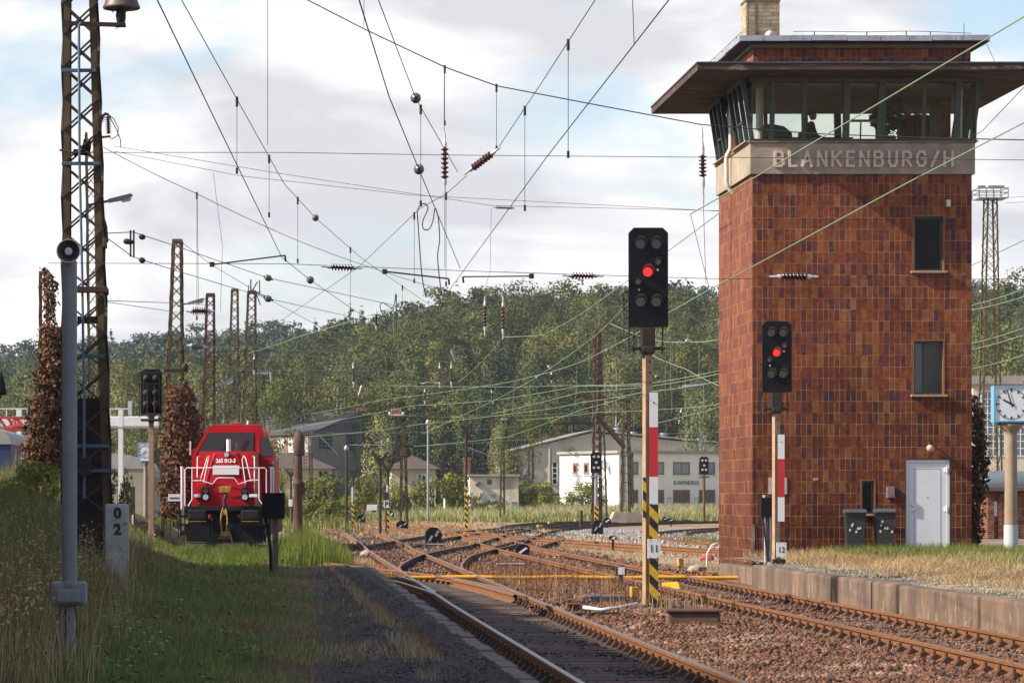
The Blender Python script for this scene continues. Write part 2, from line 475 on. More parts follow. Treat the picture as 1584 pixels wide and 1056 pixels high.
# the low cinder platform on the left
path_mat = mat('cinder_path', (0.054,0.042,0.034), 0.95, 0, (0.076,0.060,0.046), 1.4, 0.42, 0.7, bump=0.2, bscale=80, col3=(0.105,0.080,0.056), n3scale=0.8, n3lo=0.52, n3hi=0.68, spec=0.2, stretch=(1,.22,1))
kerb_mat = mat('old_kerb_stone', (0.20,0.135,0.11), 0.9, 0, (0.14,0.095,0.08), 3, bump=0.4, bscale=20)
def path_left(Y): return float(np.interp(Y, [14,27,34,43,55,68,76], [0.4,0.92,1.12,1.32,1.45,1.58,1.9]))
def pedge(Y): return 2.46 + 0.0066*(Y-28) if Y < 68 else 2.72 - 0.10*(Y-68)
b_ = MB()
rows = [14, 20, 26] + [28+2*i for i in range(24)]
prev = None; V = []; Fc = []
for Y in rows:
    k = len(V); xe = pedge(Y) - 0.16
    for j, x in enumerate(np.linspace(path_left(Y)-0.5, xe, 9)):
        V.append((x, Y, 0.118 + 0.004*math.sin(Y*1.7+j*2.1) - 0.03*(j == 0) + (0.0 if Y < 70 else -(Y-70)*0.05)))
    if k: Fc += [(k-9+j, k-8+j, k+1+j, k+j) for j in range(8)]
b_.add(V, Fc, True)
pth = b_.build('path', path_mat); tag(pth, kind='structure')
k_ = MB()
Y = 18.0; i = 0
while Y < 69.5:
    L_ = 1.0
    x0, x1 = pedge(Y), pedge(Y+L_)
    dz = 0.012*math.sin(i*2.3); dx = 0.014*math.sin(i*4.1)
    a, c = Vector((x0-0.08+dx, Y+0.008, 0)), Vector((x1-0.08+dx, Y+L_-0.008, 0))
    d = (c-a); M = Matrix.Translation((a+c)/2) @ Matrix.Rotation(math.atan2(-d.x, d.y), 4, 'Z')
    k_.rbox(-0.08, -d.length/2, -0.3, 0.08, d.length/2, 0.135+dz, 0.012, M); Y += L_; i += 1
kb = k_.build('kerb', kerb_mat); tag(kb, kind='structure')

# the platform in front of the tower
plat_top = mat('platform_surface', (0.19,0.155,0.13), 0.95, 0, (0.13,0.105,0.09), 1.4, bump=0.5, bscale=25, col3=(0.36,0.26,0.14), n3scale=0.8, n3lo=0.48, n3hi=0.62, spec=0.2)
plat_wall = mat('platform_edge_concrete', (0.185,0.122,0.082), 0.95, 0, (0.095,0.064,0.048), 1.3, 0.36, 0.60, bump=0.8, bscale=7, col3=(0.27,0.20,0.145), n3scale=5.0, n3lo=0.56, n3hi=0.7, stretch=(1,1,0.45))
def rz_(X, Y): return 0.30 + 0.13*smooth((X-11.2)/3.0)
V = []; Fc = []; cols = [10.42, 10.9, 11.5, 12.2, 13, 14, 15.5, 18, 24, 40]; rows = [10, 20, 30, 36, 42, 48, 54, 60, 63.4, 66, 69, 72, 80, 92]
for Y in rows:
    for x in cols:
        V.append((x, Y, rz_(x, Y) + 0.012*math.sin(x*3+Y)))
nC = len(cols)
for r in range(len(rows)-1):
    for c in range(nC-1):
        if rows[r] >= 72 and cols[c] < 16: continue
        if rows[r] >= 63.4 and cols[c] < 10.9: continue
        Fc.append((r*nC+c, r*nC+c+1, (r+1)*nC+c+1, (r+1)*nC+c))
b_ = MB(); b_.add(V, Fc, True)
pt = b_.build('platform', plat_top); tag(pt, kind='structure')
w_ = MB()
joints = [10, 16, 22.5, 28, 33.5, 38.6, 43.9, 49.3, 54.5, 59.6, 63.5]
for i, (a, c) in enumerate(zip(joints, joints[1:])):
    dx = 0.035*math.sin(i*5.3)
    w_.rbox(10.16+dx, a+0.035, -0.5, 10.46, c-0.035, 0.315+0.012*math.sin(i*3.1), 0.05)
w_.rbox(10.50, 63.56, -0.5, 10.86, 70.3, 0.20, 0.05)
w_.rbox(10.56, 63.45, -0.5, 11.5, 63.75, 0.28, 0.03)
pw = w_.build('platform_edge', plat_wall); tag(pw, kind='structure')

# ------------------------------------------------------------------ railway tracks
rail_side = mat('rusty_rail', (0.23,0.095,0.032), 0.8, 0.15, (0.13,0.052,0.02), 7, 0.35, 0.65, bump=0.15, stretch=(6,1,6))
rail_top = mat('worn_rail_head', (0.33,0.26,0.21), 0.36, 0.75, (0.24,0.155,0.10), 8, stretch=(6,0.6,6))
rail_top_rusty = mat('rusty_rail_head', (0.30,0.15,0.07), 0.6, 0.35, (0.22,0.10,0.045), 8, stretch=(6,0.6,6))
rail_dark = mat('dark_rusty_rail', (0.085,0.048,0.032), 0.85, 0.15, (0.055,0.032,0.024), 6)
timber = mat('old_sleeper_timber', (0.072,0.055,0.045), 0.9, 0, (0.12,0.092,0.072), 2.0, 0.42, 0.66, bump=0.9, bscale=9, stretch=(0.9,14,6), col3=(0.03,0.024,0.02), n3scale=1.2)
timber2 = mat('grey_sleeper_timber', (0.19,0.14,0.10), 0.9, 0, (0.11,0.08,0.06), 2.0, bump=0.9, bscale=9, stretch=(0.9,14,6))
clip_mat = mat('rail_clip_iron', (0.055,0.030,0.024), 0.85, 0.2, (0.10,0.05,0.03), 20)
def catmull(pts, step):
    out = []
    P_ = [np.array(p, float) for p in pts]
    P_ = [2*P_[0]-P_[1]] + P_ + [2*P_[-1]-P_[-2]]
    for i in range(1, len(P_)-2):
        a, b, c, d = P_[i-1:i+3]; L_ = np.linalg.norm(c-b); n = max(1, int(L_/step))
        for k in range(n):
            t = k/n
            # centripetal-ish: plain uniform with tangents scaled by neighbouring lengths
            t1 = (c-a)/max(np.linalg.norm(b-a)+L_, 1e-6)*L_; t2 = (d-b)/max(np.linalg.norm(d-c)+L_, 1e-6)*L_
            out.append((2*t**3-3*t*t+1)*b + (t**3-2*t*t+t)*t1 + (-2*t**3+3*t*t)*c + (t**3-t*t)*t2)
    out.append(P_[-2]); return np.array(out)
PROF = [(-0.07,-0.16),(-0.07,-0.135),(-0.012,-0.11),(-0.010,-0.048),(-0.036,-0.036),(-0.036,-0.004),(-0.030,0.0),(0.030,0.0),(0.036,-0.004),(0.036,-0.036),(0.010,-0.048),(0.012,-0.11),(0.07,-0.135),(0.07,-0.16)]
def rail_mesh(C, off, dz, mats):
    d = np.gradient(C, axis=0); d /= np.linalg.norm(d, axis=1)[:,None]
    nrm = np.stack([d[:,1], -d[:,0]], 1)
    k = len(PROF); V = []
    for p, n in zip(C, nrm):
        for (a, z) in PROF: V.append((p[0]+n[0]*(off+a), p[1]+n[1]*(off+a), z+dz))
    Fc = []; mi = []
    for i in range(len(C)-1):
        for j in range(k):
            Fc.append((i*k+j, i*k+(j+1)%k, (i+1)*k+(j+1)%k, (i+1)*k+j)); mi.append(1 if j == 6 else 0)
    m_ = MB(); m_.mats = list(mats); m_.v = V; m_.f = Fc; m_.mi = mi; m_.sm = [False]*len(Fc)
    return m_
def clip_proto():
    m_ = MB()
    for s in (-1, 1):
        m_.box(s*0.045-0.03, -0.07, -0.155, s*0.045+0.03, 0.07, -0.118) if False else None
        m_.prism([(s*0.03,-0.15),(s*0.155,-0.16),(s*0.155,-0.14),(s*0.115,-0.085),(s*0.075,-0.075),(s*0.03,-0.105)], -0.055, 0.055)
        m_.cyl((s*0.098,0,-0.10), (s*0.098,0,-0.040), 0.018, n=6)
    return m_
_clip = None
def track(label, pts, dz=0.0, y0=None, y1=None, sl=None, clips=0, sl_mat=None, mats=None, step=2.0, gauge=0.75, bare=True):
    C = catmull(pts, step)
    root = bpy.data.objects.new('railway_track', None); COL.objects.link(root); tag(root, kind='structure')
    for s in (-1, 1):
        rail_mesh(C, s*gauge, dz, mats or (rail_side, rail_top_rusty)).build('rail', None, root)
    # sleepers
    seg = np.linalg.norm(np.diff(C, axis=0), axis=1); cum = np.concatenate([[0], np.cumsum(seg)])
    d = np.gradient(C, axis=0); d /= np.linalg.norm(d, axis=1)[:,None]
    n = int(cum[-1]/0.62); rnd = random.Random(len(pts)*7+int(C[0][0]*10))
    far = MB(); clipfar = MB(); made = 0
    global _clip
    for i in range(n):
        t = (i+0.5)*0.62
        x, y = np.interp(t, cum, C[:,0]), np.interp(t, cum, C[:,1])
        if y < 26 or (sl and not (sl[0] < y < sl[1])): continue
        dx, dy = np.interp(t, cum, d[:,0]), np.interp(t, cum, d[:,1]); ang = math.atan2(-dx, dy) + rnd.uniform(-.012,.012)
        M = Matrix.Translation((x + rnd.uniform(-.03,.03), y, -0.152 + rnd.uniform(-.012,.006))) @ Matrix.Rotation(ang, 4, 'Z')
        if clips and made < 70 and y < clips:
            s_ = MB(); s_.rbox(-1.28, -0.13, -0.12, 1.28, 0.13, 0.0, 0.012); so = s_.build('sleeper', sl_mat or timber, root); so.matrix_local = M
            for q in (-1, 1):
                if made < 50:
                    if _clip is None:
                        o = clip_proto().build('rail_clip', clip_mat, root); _clip = o
                    else:
                        o = bpy.data.objects.new('rail_clip', _clip.data); COL.objects.link(o); o.parent = root
                    o.matrix_local = Matrix.Translation((x, y, dz)) @ Matrix.Rotation(math.atan2(-dx, dy), 4, 'Z') @ Matrix.Translation((q*gauge, 0, 0))
                else:
                    m_ = clip_proto(); MM = Matrix.Translation((x, y, dz)) @ Matrix.Rotation(math.atan2(-dx, dy), 4, 'Z') @ Matrix.Translation((q*gauge, 0, 0))
                    clipfar.add([MM @ Vector(v) for v in m_.v], m_.f)
            made += 1
        else:
            far.box(-1.25, -0.125, -0.12, 1.25, 0.125, 0.0, M)
            if y < 95:
                MM = Matrix.Translation((x, y, dz)) @ Matrix.Rotation(math.atan2(-dx, dy), 4, 'Z')
                for q in (-1, 1):
                    for s in (-1, 1): clipfar.box(q*gauge+s*0.09-0.04, -0.05, -0.16, q*gauge+s*0.09+0.04, 0.05, -0.085, MM)
    if far.v: tag(far.build('sleeper_bed', sl_mat or timber, root), kind='stuff')
    if clipfar.v: tag(clipfar.build('rail_fastening', clip_mat, root), kind='stuff')
    return root
track('t1', [(3.55,-10),(3.66,10),(3.79,28.7),(3.93,49.2),(3.99,54.3),(4.15,68),(4.23,74.4),(4.5,99),(4.72,111),(4.95,128),(6.1,220),(8.7,346),(10,420)], 0.0, clips=70, mats=(rail_side, rail_top))
track('t2', [(8.6,-10),(8.6,30),(8.6,60),(8.62,80),(8.75,99),(8.95,109),(9.6,128),(10.4,150),(10.9,180),(11.2,215)], -0.002, clips=72, sl_mat=timber2)
track('t0', [(4.01,53.5),(3.92,58),(3.55,65),(2.75,71),(1.75,77),(0.35,88),(-0.6,98),(-0.88,106),(-0.75,118),(-0.35,135),(0.2,160),(0.8,200),(1.5,260)], -0.004, mats=(rail_side, rail_top), step=0.8)
track('x1', [(4.15,69),(4.32,75),(4.75,81),(5.6,90),(7.1,101),(8.5,110),(9.3,119)], -0.006, sl=(74,109), mats=(rail_dark, rail_top_rusty), step=0.8)
track('t3', [(17.6,90),(15.5,96),(14.1,102),(12.9,113),(11.2,128),(9.5,150),(8.3,180),(7.6,215),(7.4,250)], -0.008, mats=(rail_side, rail_top_rusty), step=1.2)
track('t4', [(17.7,92),(17.5,104),(17.4,120),(18.2,136),(21,153),(26.8,171),(36,188),(52,205)], -0.01, mats=(rail_side, rail_dark), step=1.2)
track('t5', [(9.0,106),(10.4,116),(12.1,128),(13.1,148),(14.2,169),(17,190),(21.5,208),(35,231),(60,254)], -0.012, mats=(rail_dark, rail_dark), step=1.2)
track('t6', [(8.8,112),(11.0,130),(13.5,150),(17.0,172),(22,192),(30,210),(44,230)], -0.014, mats=(rail_dark, rail_dark), step=1.2)
track('t7', [(4.6,106),(6.5,122),(9,140),(12.5,160),(17,180),(25,205),(38,238),(70,262)], -0.016, mats=(rail_dark, rail_side), step=1.5)
track('t8', [(5.1,135),(5.0,170),(4.2,215),(3.2,270),(2,340)], -0.018, mats=(rail_side, rail_dark), step=3)
# switch blades lying inside the near track, heads polished by wheels
sw = MB()
for pts, off in (([(4.60,54.4),(4.52,57.0),(4.40,60.5),(4.18,64.5)], 0), ([(3.32,56),(3.34,60),(3.30,64),(3.15,67)], 0)):
    m_ = rail_mesh(catmull(pts, 0.8), off, -0.004, (rail_side, rail_top)); sw.mats = m_.mats
    o_ = len(sw.v); sw.v += m_.v; sw.f += [tuple(i+o_ for i in f) for f in m_.f]; sw.mi += m_.mi; sw.sm += m_.sm
tag(sw.build('switch_points', None), 'pair of polished switch points lying between the rails of the near track', 'switch points')

# ------------------------------------------------------------------ ballast stones (nobody could count them)
def stones(name, n, sampler, smin, smax, material, squash=0.7, seed=1):
    r = np.random.default_rng(seed)
    X, Y, Z = sampler(r, n)
    base = np.array([[1,0,0],[-1,0,0],[0,1,0],[0,-1,0],[0,0,1],[0,0,-1]], float)
    F8 = np.array([[0,2,4],[2,1,4],[1,3,4],[3,0,4],[2,0,5],[1,2,5],[3,1,5],[0,3,5]])
    n = len(X); s = r.uniform(smin, smax, n)*np.where(r.random(n) < .1, 1.5, 1)
    v = base[None]*(1 + r.uniform(-.38,.38,(n,6,1))) + r.uniform(-.3,.3,(n,6,3))
    a = r.uniform(0, 6.28, n); ca, sa = np.cos(a), np.sin(a)
    x = v[:,:,0]*ca[:,None]-v[:,:,1]*sa[:,None]; y = v[:,:,0]*sa[:,None]+v[:,:,1]*ca[:,None]
    v = np.stack([x, y, v[:,:,2]*squash], -1)*s[:,None,None]
    v += np.stack([X, Y, Z + s*squash*0.25], -1)[:,None,:]
    faces = (F8[None] + (np.arange(n)*6)[:,None,None]).reshape(-1,3)
    me = npmesh(name, v.reshape(-1,3), faces, material, attr=np.repeat(r.random(n), 8))
    o = obj(name, me); tag(o, kind='stuff'); return o
ballast_mat = mat('ballast_stone', (0.165,0.078,0.048), 0.9, 0, (0.10,0.046,0.030), 3, col3=(0.21,0.135,0.098), n3scale=0.7, n3lo=0.52, n3hi=0.62, attr='tint', attr_amt=0.65, spec=0.25)
ballast_dark = mat('oily_ballast_stone', (0.10,0.066,0.054), 0.9, 0, (0.06,0.042,0.036), 3, attr='tint', attr_amt=0.6, spec=0.25)
grey_stone = mat('grey_gravel_stone', (0.34,0.31,0.29), 0.9, 0, (0.22,0.195,0.18), 3, attr='tint', attr_amt=0.5, spec=0.25)
def samp(x0, x1, y0, y1, p=1.6, base=-0.16, mound=0.0):
    def f(r, n):
        Y = y0 + (y1-y0)*r.random(n)**p
        X = x0 + (x1-x0)*r.random(n)
        Z = gz(X, Y) + 0.02*np.sin(X*2.3+Y)*np.sin(Y*.9) + mound*np.clip(1-np.abs((X-(x0+x1)/2)/((x1-x0)/2)), 0, 1)
        return X, Y, Z
    return f
stones('ballast', 30000, samp(4.95, 7.72, 27, 80, 1.9, mound=0.05), 0.018, 0.042, ballast_mat, seed=3)
stones('ballast', 9000, samp(7.95, 10.16, 27, 80, 1.7), 0.016, 0.036, ballast_mat, seed=4)
stones('ballast', 4500, samp(3.2, 4.4, 27, 75, 1.5, mound=-0.025), 0.014, 0.03, ballast_dark, seed=5)
stones('ballast', 2200, samp(2.62, 3.0, 27, 70, 1.5), 0.014, 0.03, ballast_dark, seed=6)
stones('ballast', 9000, samp(2.4, 11.2, 70, 125, 1.3), 0.03, 0.06, ballast_mat, seed=7)
stones('path_grit', 9000, lambda r, n: ((lambda Y: (np.interp(Y,[14,27,34,43,55,68,76],[0.4,0.92,1.12,1.32,1.45,1.58,1.9])-.2+(2.5-np.interp(Y,[14,27,34,43,55,68,76],[0.4,0.92,1.12,1.32,1.45,1.58,1.9]))*r.random(n), Y, np.full(n,.116)))(26+46*r.random(n)**1.5)), 0.006, 0.016, mat('dark_path_grit', (0.075,0.062,0.052), .9, 0, (0.05,0.046,0.043), 3, attr='tint', attr_amt=.7, spec=.2), seed=12)
stones('gravel', 7000, samp(13, 24, 95, 165, 1.2), 0.03, 0.07, grey_stone, seed=8)
stones('gravel', 2500, lambda r, n: (r.uniform(10.5,12.6,n), 40+28*r.random(n), np.full(n, 0.305)), 0.008, 0.022, grey_stone, seed=9)
# ------------------------------------------------------------------ signal box tower
TX0, TX1, TY0, TY1 = 11.526, 16.55, 72.0, 77.16
def tile_mat(name, w, h, off, base, seed=0.0):
    m = bpy.data.materials.new(name); m.use_nodes = True
    nt = m.node_tree; N, L = nt.nodes, nt.links; b = N['Principled BSDF']
    uv = N.new('ShaderNodeUVMap'); uv.uv_map = 'metres'
    mpn = N.new('ShaderNodeMapping'); mpn.inputs['Location'].default_value = (off[0], off[1], 0); L.new(uv.outputs[0], mpn.inputs[0])
    br = N.new('ShaderNodeTexBrick'); br.offset = 0.0; br.squash = 1.0
    br.inputs['Scale'].default_value = 1; br.inputs['Brick Width'].default_value = w; br.inputs['Row Height'].default_value = h
    br.inputs['Mortar Size'].default_value = 0.0045; br.inputs['Mortar Smooth'].default_value = 0.1; br.inputs['Bias'].default_value = 0
    br.inputs['Color1'].default_value = (0,0,0,1); br.inputs['Color2'].default_value = (1,1,1,1); br.inputs['Mortar'].default_value = (0.5,0.5,0.5,1)
    # joints wander a little
    nw = N.new('ShaderNodeTexNoise'); nw.inputs['Scale'].default_value = 2.3; L.new(uv.outputs[0], nw.inputs['Vector'])
    vm = N.new('ShaderNodeVectorMath'); vm.operation = 'MULTIPLY_ADD'; vm.inputs[1].default_value = (0.012, 0.010, 0); L.new(nw.outputs['Color'], vm.inputs[0]); L.new(mpn.outputs[0], vm.inputs[2])
    L.new(vm.outputs[0], br.inputs['Vector'])
    rp = N.new('ShaderNodeValToRGB'); rp.color_ramp.interpolation = 'LINEAR'
    els = rp.color_ramp.elements
    stops = base
    for i, (p_, c_) in enumerate(stops):
        e = els[i] if i < 2 else els.new(p_)
        e.position = p_; e.color = (*c_, 1)
    L.new(br.outputs['Color'], rp.inputs[0])
    n1_ = N.new('ShaderNodeTexNoise'); n1_.inputs['Scale'].default_value = 9; n1_.inputs['Detail'].default_value = 5; L.new(uv.outputs[0], n1_.inputs['Vector'])
    n2_ = N.new('ShaderNodeTexNoise'); n2_.inputs['Scale'].default_value = 0.7; n2_.inputs['Detail'].default_value = 6; L.new(uv.outputs[0], n2_.inputs['Vector'])
    mr = N.new('ShaderNodeMapRange'); mr.inputs[1].default_value = 0.3; mr.inputs[2].default_value = 0.7; mr.inputs[3].default_value = 0.72; mr.inputs[4].default_value = 1.25; L.new(n1_.outputs[0], mr.inputs[0])
    mr2 = N.new('ShaderNodeMapRange'); mr2.inputs[1].default_value = 0.35; mr2.inputs[2].default_value = 0.65; mr2.inputs[3].default_value = 0.84; mr2.inputs[4].default_value = 1.12; L.new(n2_.outputs[0], mr2.inputs[0])
    mu = N.new('ShaderNodeMath'); mu.operation = 'MULTIPLY'; L.new(mr.outputs[0], mu.inputs[0]); L.new(mr2.outputs[0], mu.inputs[1])
    # the wall gets darker towards its foot, with an uneven upper edge
    sx = N.new('ShaderNodeSeparateXYZ'); L.new(uv.outputs[0], sx.inputs[0])
    ad = N.new('ShaderNodeMath'); ad.operation = 'MULTIPLY_ADD'; ad.inputs[1].default_value = 2.2; L.new(n2_.outputs[0], ad.inputs[0]); L.new(sx.outputs[1], ad.inputs[2])
    gr = N.new('ShaderNodeMapRange'); gr.inputs[1].default_value = 0.9; gr.inputs[2].default_value = 6.4; gr.inputs[3].default_value = 0.52; gr.inputs[4].default_value = 1.0; L.new(ad.outputs[0], gr.inputs[0])
    mu2 = N.new('ShaderNodeMath'); mu2.operation = 'MULTIPLY'; L.new(mu.outputs[0], mu2.inputs[0]); L.new(gr.outputs[0], mu2.inputs[1])
    hs = N.new('ShaderNodeHueSaturation'); L.new(rp.outputs[0], hs.inputs['Color']); L.new(mu2.outputs[0], hs.inputs['Value'])
    # pale joints, many of them washed out
    nj = N.new('ShaderNodeTexNoise'); nj.inputs['Scale'].default_value = 2.6; nj.inputs['Detail'].default_value = 4; L.new(uv.outputs[0], nj.inputs['Vector'])
    mj = N.new('ShaderNodeMapRange'); mj.inputs[1].default_value = 0.40; mj.inputs[2].default_value = 0.58; mj.inputs[3].default_value = 0.12; mj.inputs[4].default_value = 0.95; L.new(nj.outputs[0], mj.inputs[0])
    mf = N.new('ShaderNodeMath'); mf.operation = 'MULTIPLY'; L.new(br.outputs['Fac'], mf.inputs[0]); L.new(mj.outputs[0], mf.inputs[1])
    mx = N.new('ShaderNodeMix'); mx.data_type = 'RGBA'; L.new(mf.outputs[0], mx.inputs[0]); L.new(hs.outputs[0], mx.inputs[6]); mx.inputs[7].default_value = (0.33,0.225,0.13,1)
    L.new(mx.outputs[2], b.inputs['Base Color'])
    b.inputs['Roughness'].default_value = 0.55; b.inputs['Specular IOR Level'].default_value = 0.06
    bn = N.new('ShaderNodeBump'); bn.inputs['Strength'].default_value = 0.5; bn.inputs['Distance'].default_value = 0.006; bn.invert = True
    L.new(br.outputs['Fac'], bn.inputs['Height']); L.new(bn.outputs[0], b.inputs['Normal'])
    return m
TONES = [(0.0,(0.088,0.036,0.042)),(0.14,(0.115,0.040,0.035)),(0.30,(0.154,0.046,0.027)),(0.60,(0.180,0.054,0.027)),(0.84,(0.204,0.067,0.029)),(1.0,(0.262,0.104,0.042))]
tile = tile_mat('glazed_clinker_tile', 0.1265, 0.2625, (-TX0+0.02, -9.06+0.2), TONES)
brick_ylw = tile_mat('cream_chimney_brick', 0.25, 0.088, (0.03,0.02), [(0.0,(0.26,0.19,0.125)),(0.5,(0.38,0.29,0.20)),(1.0,(0.46,0.37,0.26))])
for n_ in brick_ylw.node_tree.nodes:
    if n_.type == 'TEX_BRICK': n_.offset = 0.5; n_.inputs['Mortar Size'].default_value = 0.008
    if n_.type == 'MIX': n_.inputs[7].default_value = (0.20,0.16,0.11,1)
    if n_.type == 'BSDF_PRINCIPLED': n_.inputs['Roughness'].default_value = 0.9
green_frame = mat('dark_green_window_frame', (0.028,0.048,0.034), 0.45, 0, (0.045,0.066,0.05), 5)
brown_reveal = mat('brown_reveal_tile', (0.24,0.095,0.04), 0.6, 0, (0.16,0.06,0.03), 8)
sill_mat = mat('sandstone_sill', (0.40,0.26,0.15), 0.85, 0, (0.30,0.19,0.11), 8)
canopy_mat = mat('stained_canopy_board', (0.085,0.052,0.040), 0.95, 0, (0.030,0.021,0.019), 1.6, 0.36, 0.62, bump=0.9, bscale=5, stretch=(0.6,5,2), col3=(0.24,0.17,0.125), n3scale=2.2, n3lo=0.57, n3hi=0.66)
flashing = mat('lead_roof_flashing', (0.46,0.46,0.50), 0.5, 0.4, (0.30,0.30,0.34), 3, col3=(0.08,0.08,0.10), n3scale=6, n3lo=0.62, n3hi=0.7)
bitumen = mat('bitumen_edge', (0.035,0.03,0.05), 0.7, 0, (0.06,0.05,0.06), 4)
plaster = mat('grey_brown_plaster', (0.22,0.165,0.12), 0.9, 0, (0.17,0.125,0.09), 2)
room_wall = mat('dim_room_wall', (0.20,0.15,0.12), 0.9, 0, (0.15,0.115,0.09), 2)
white_upvc = mat('white_door_plastic', (0.70,0.71,0.75), 0.35, 0, (0.66,0.67,0.71), 2)
pane_glass = bpy.data.materials.new('window_pane_glass'); pane_glass.use_nodes = True
def _glass():
    nt = pane_glass.node_tree; N, L = nt.nodes, nt.links; N.clear()
    o = N.new('ShaderNodeOutputMaterial'); tr = N.new('ShaderNodeBsdfTransparent'); tr.inputs[0].default_value = (0.80,0.84,0.80,1)
    gl = N.new('ShaderNodeBsdfGlossy'); gl.inputs['Roughness'].default_value = 0.03
    fr = N.new('ShaderNodeFresnel'); fr.inputs[0].default_value = 1.5
    ms = N.new('ShaderNodeMixShader'); L.new(fr.outputs[0], ms.inputs[0]); L.new(tr.outputs[0], ms.inputs[1]); L.new(gl.outputs[0], ms.inputs[2]); L.new(ms.outputs[0], o.inputs[0])
_glass()

def px_x(px, Y): return (px-CX)*Y/F
def px_z(py, Y): return EYE + (CY-py)*Y/F
tower = thing('signal_box_tower', 'tall signal box tower clad in glazed red brown tiles with an overhanging glazed cabin', 'signal tower', (TX0, TY0, 0.3))
TO = Vector((TX0, TY0, 0.3))
def tb(mb, name, material=None, parent=None):
    """build in world coordinates, then parent keeping the place"""
    o = mb.build(name, material); par = parent or tower
    o.parent = par
    wl_ = Vector((0,0,0)); q = par
    while q is not None: wl_ += Vector(q.location); q = q.parent
    o.location = -wl_
    return o
# openings in the front wall: (x0, z0, x1, z1)
def opn(x0, y0, x1, y1): return (px_x(x0,TY0), px_z(y1,TY0), px_x(x1,TY0), px_z(y0,TY0))
OP = {'upper': opn(1411.5,332.5,1461.5,419), 'lower': opn(1411.5,525,1461.5,610), 'slit': opn(1330.5,741,1354.5,794), 'door': opn(1400,709,1471,856)}
BAND0, BAND1 = 9.06, 9.77
wl_ = MB()
def wall_with_holes(mb, x0, x1, z0, z1, holes, y):
    X = sorted({x0, x1, *[h[0] for h in holes], *[h[2] for h in holes]}); Z = sorted({z0, z1, *[h[1] for h in holes], *[h[3] for h in holes]})
    for a, b in zip(X, X[1:]):
        for c, d in zip(Z, Z[1:]):
            mx_, mz_ = (a+b)/2, (c+d)/2
            if any(h[0] < mx_ < h[2] and h[1] < mz_ < h[3] for h in holes): continue
            mb.quad((a,y,c),(b,y,c),(b,y,d),(a,y,d))
wall_with_holes(wl_, TX0, TX1, -0.3, BAND0, list(OP.values()), TY0)
wl_.quad((TX0,TY1,-0.3),(TX0,TY0,-0.3),(TX0,TY0,BAND0),(TX0,TY1,BAND0))
wl_.quad((TX1,TY0,-0.3),(TX1,TY1,-0.3),(TX1,TY1,BAND0),(TX1,TY0,BAND0))
wl_.quad((TX1,TY1,-0.3),(TX0,TY1,-0.3),(TX0,TY1,BAND0),(TX1,TY1,BAND0))
wall = tb(wl_, 'wall', tile)
bx = MB(); bx.box(TX0-0.012, TY0-0.018, -0.3, TX0+0.05, TY0+0.02, 1.05); tb(bx, 'corner_guard', mat('worn_corner_iron', (0.12,0.06,0.04), 0.7, 0.3, (0.30,0.24,0.2), 6))
# slim expansion joint on the left face
jn = MB(); yj = 72.0 + 5.16*0.62; jn.box(TX0-0.006, yj-0.02, -0.2, TX0-0.001, yj+0.02, BAND0-0.05); tb(jn, 'downpipe_stain', mat('dark_joint', (0.05,0.025,0.018), 0.8))
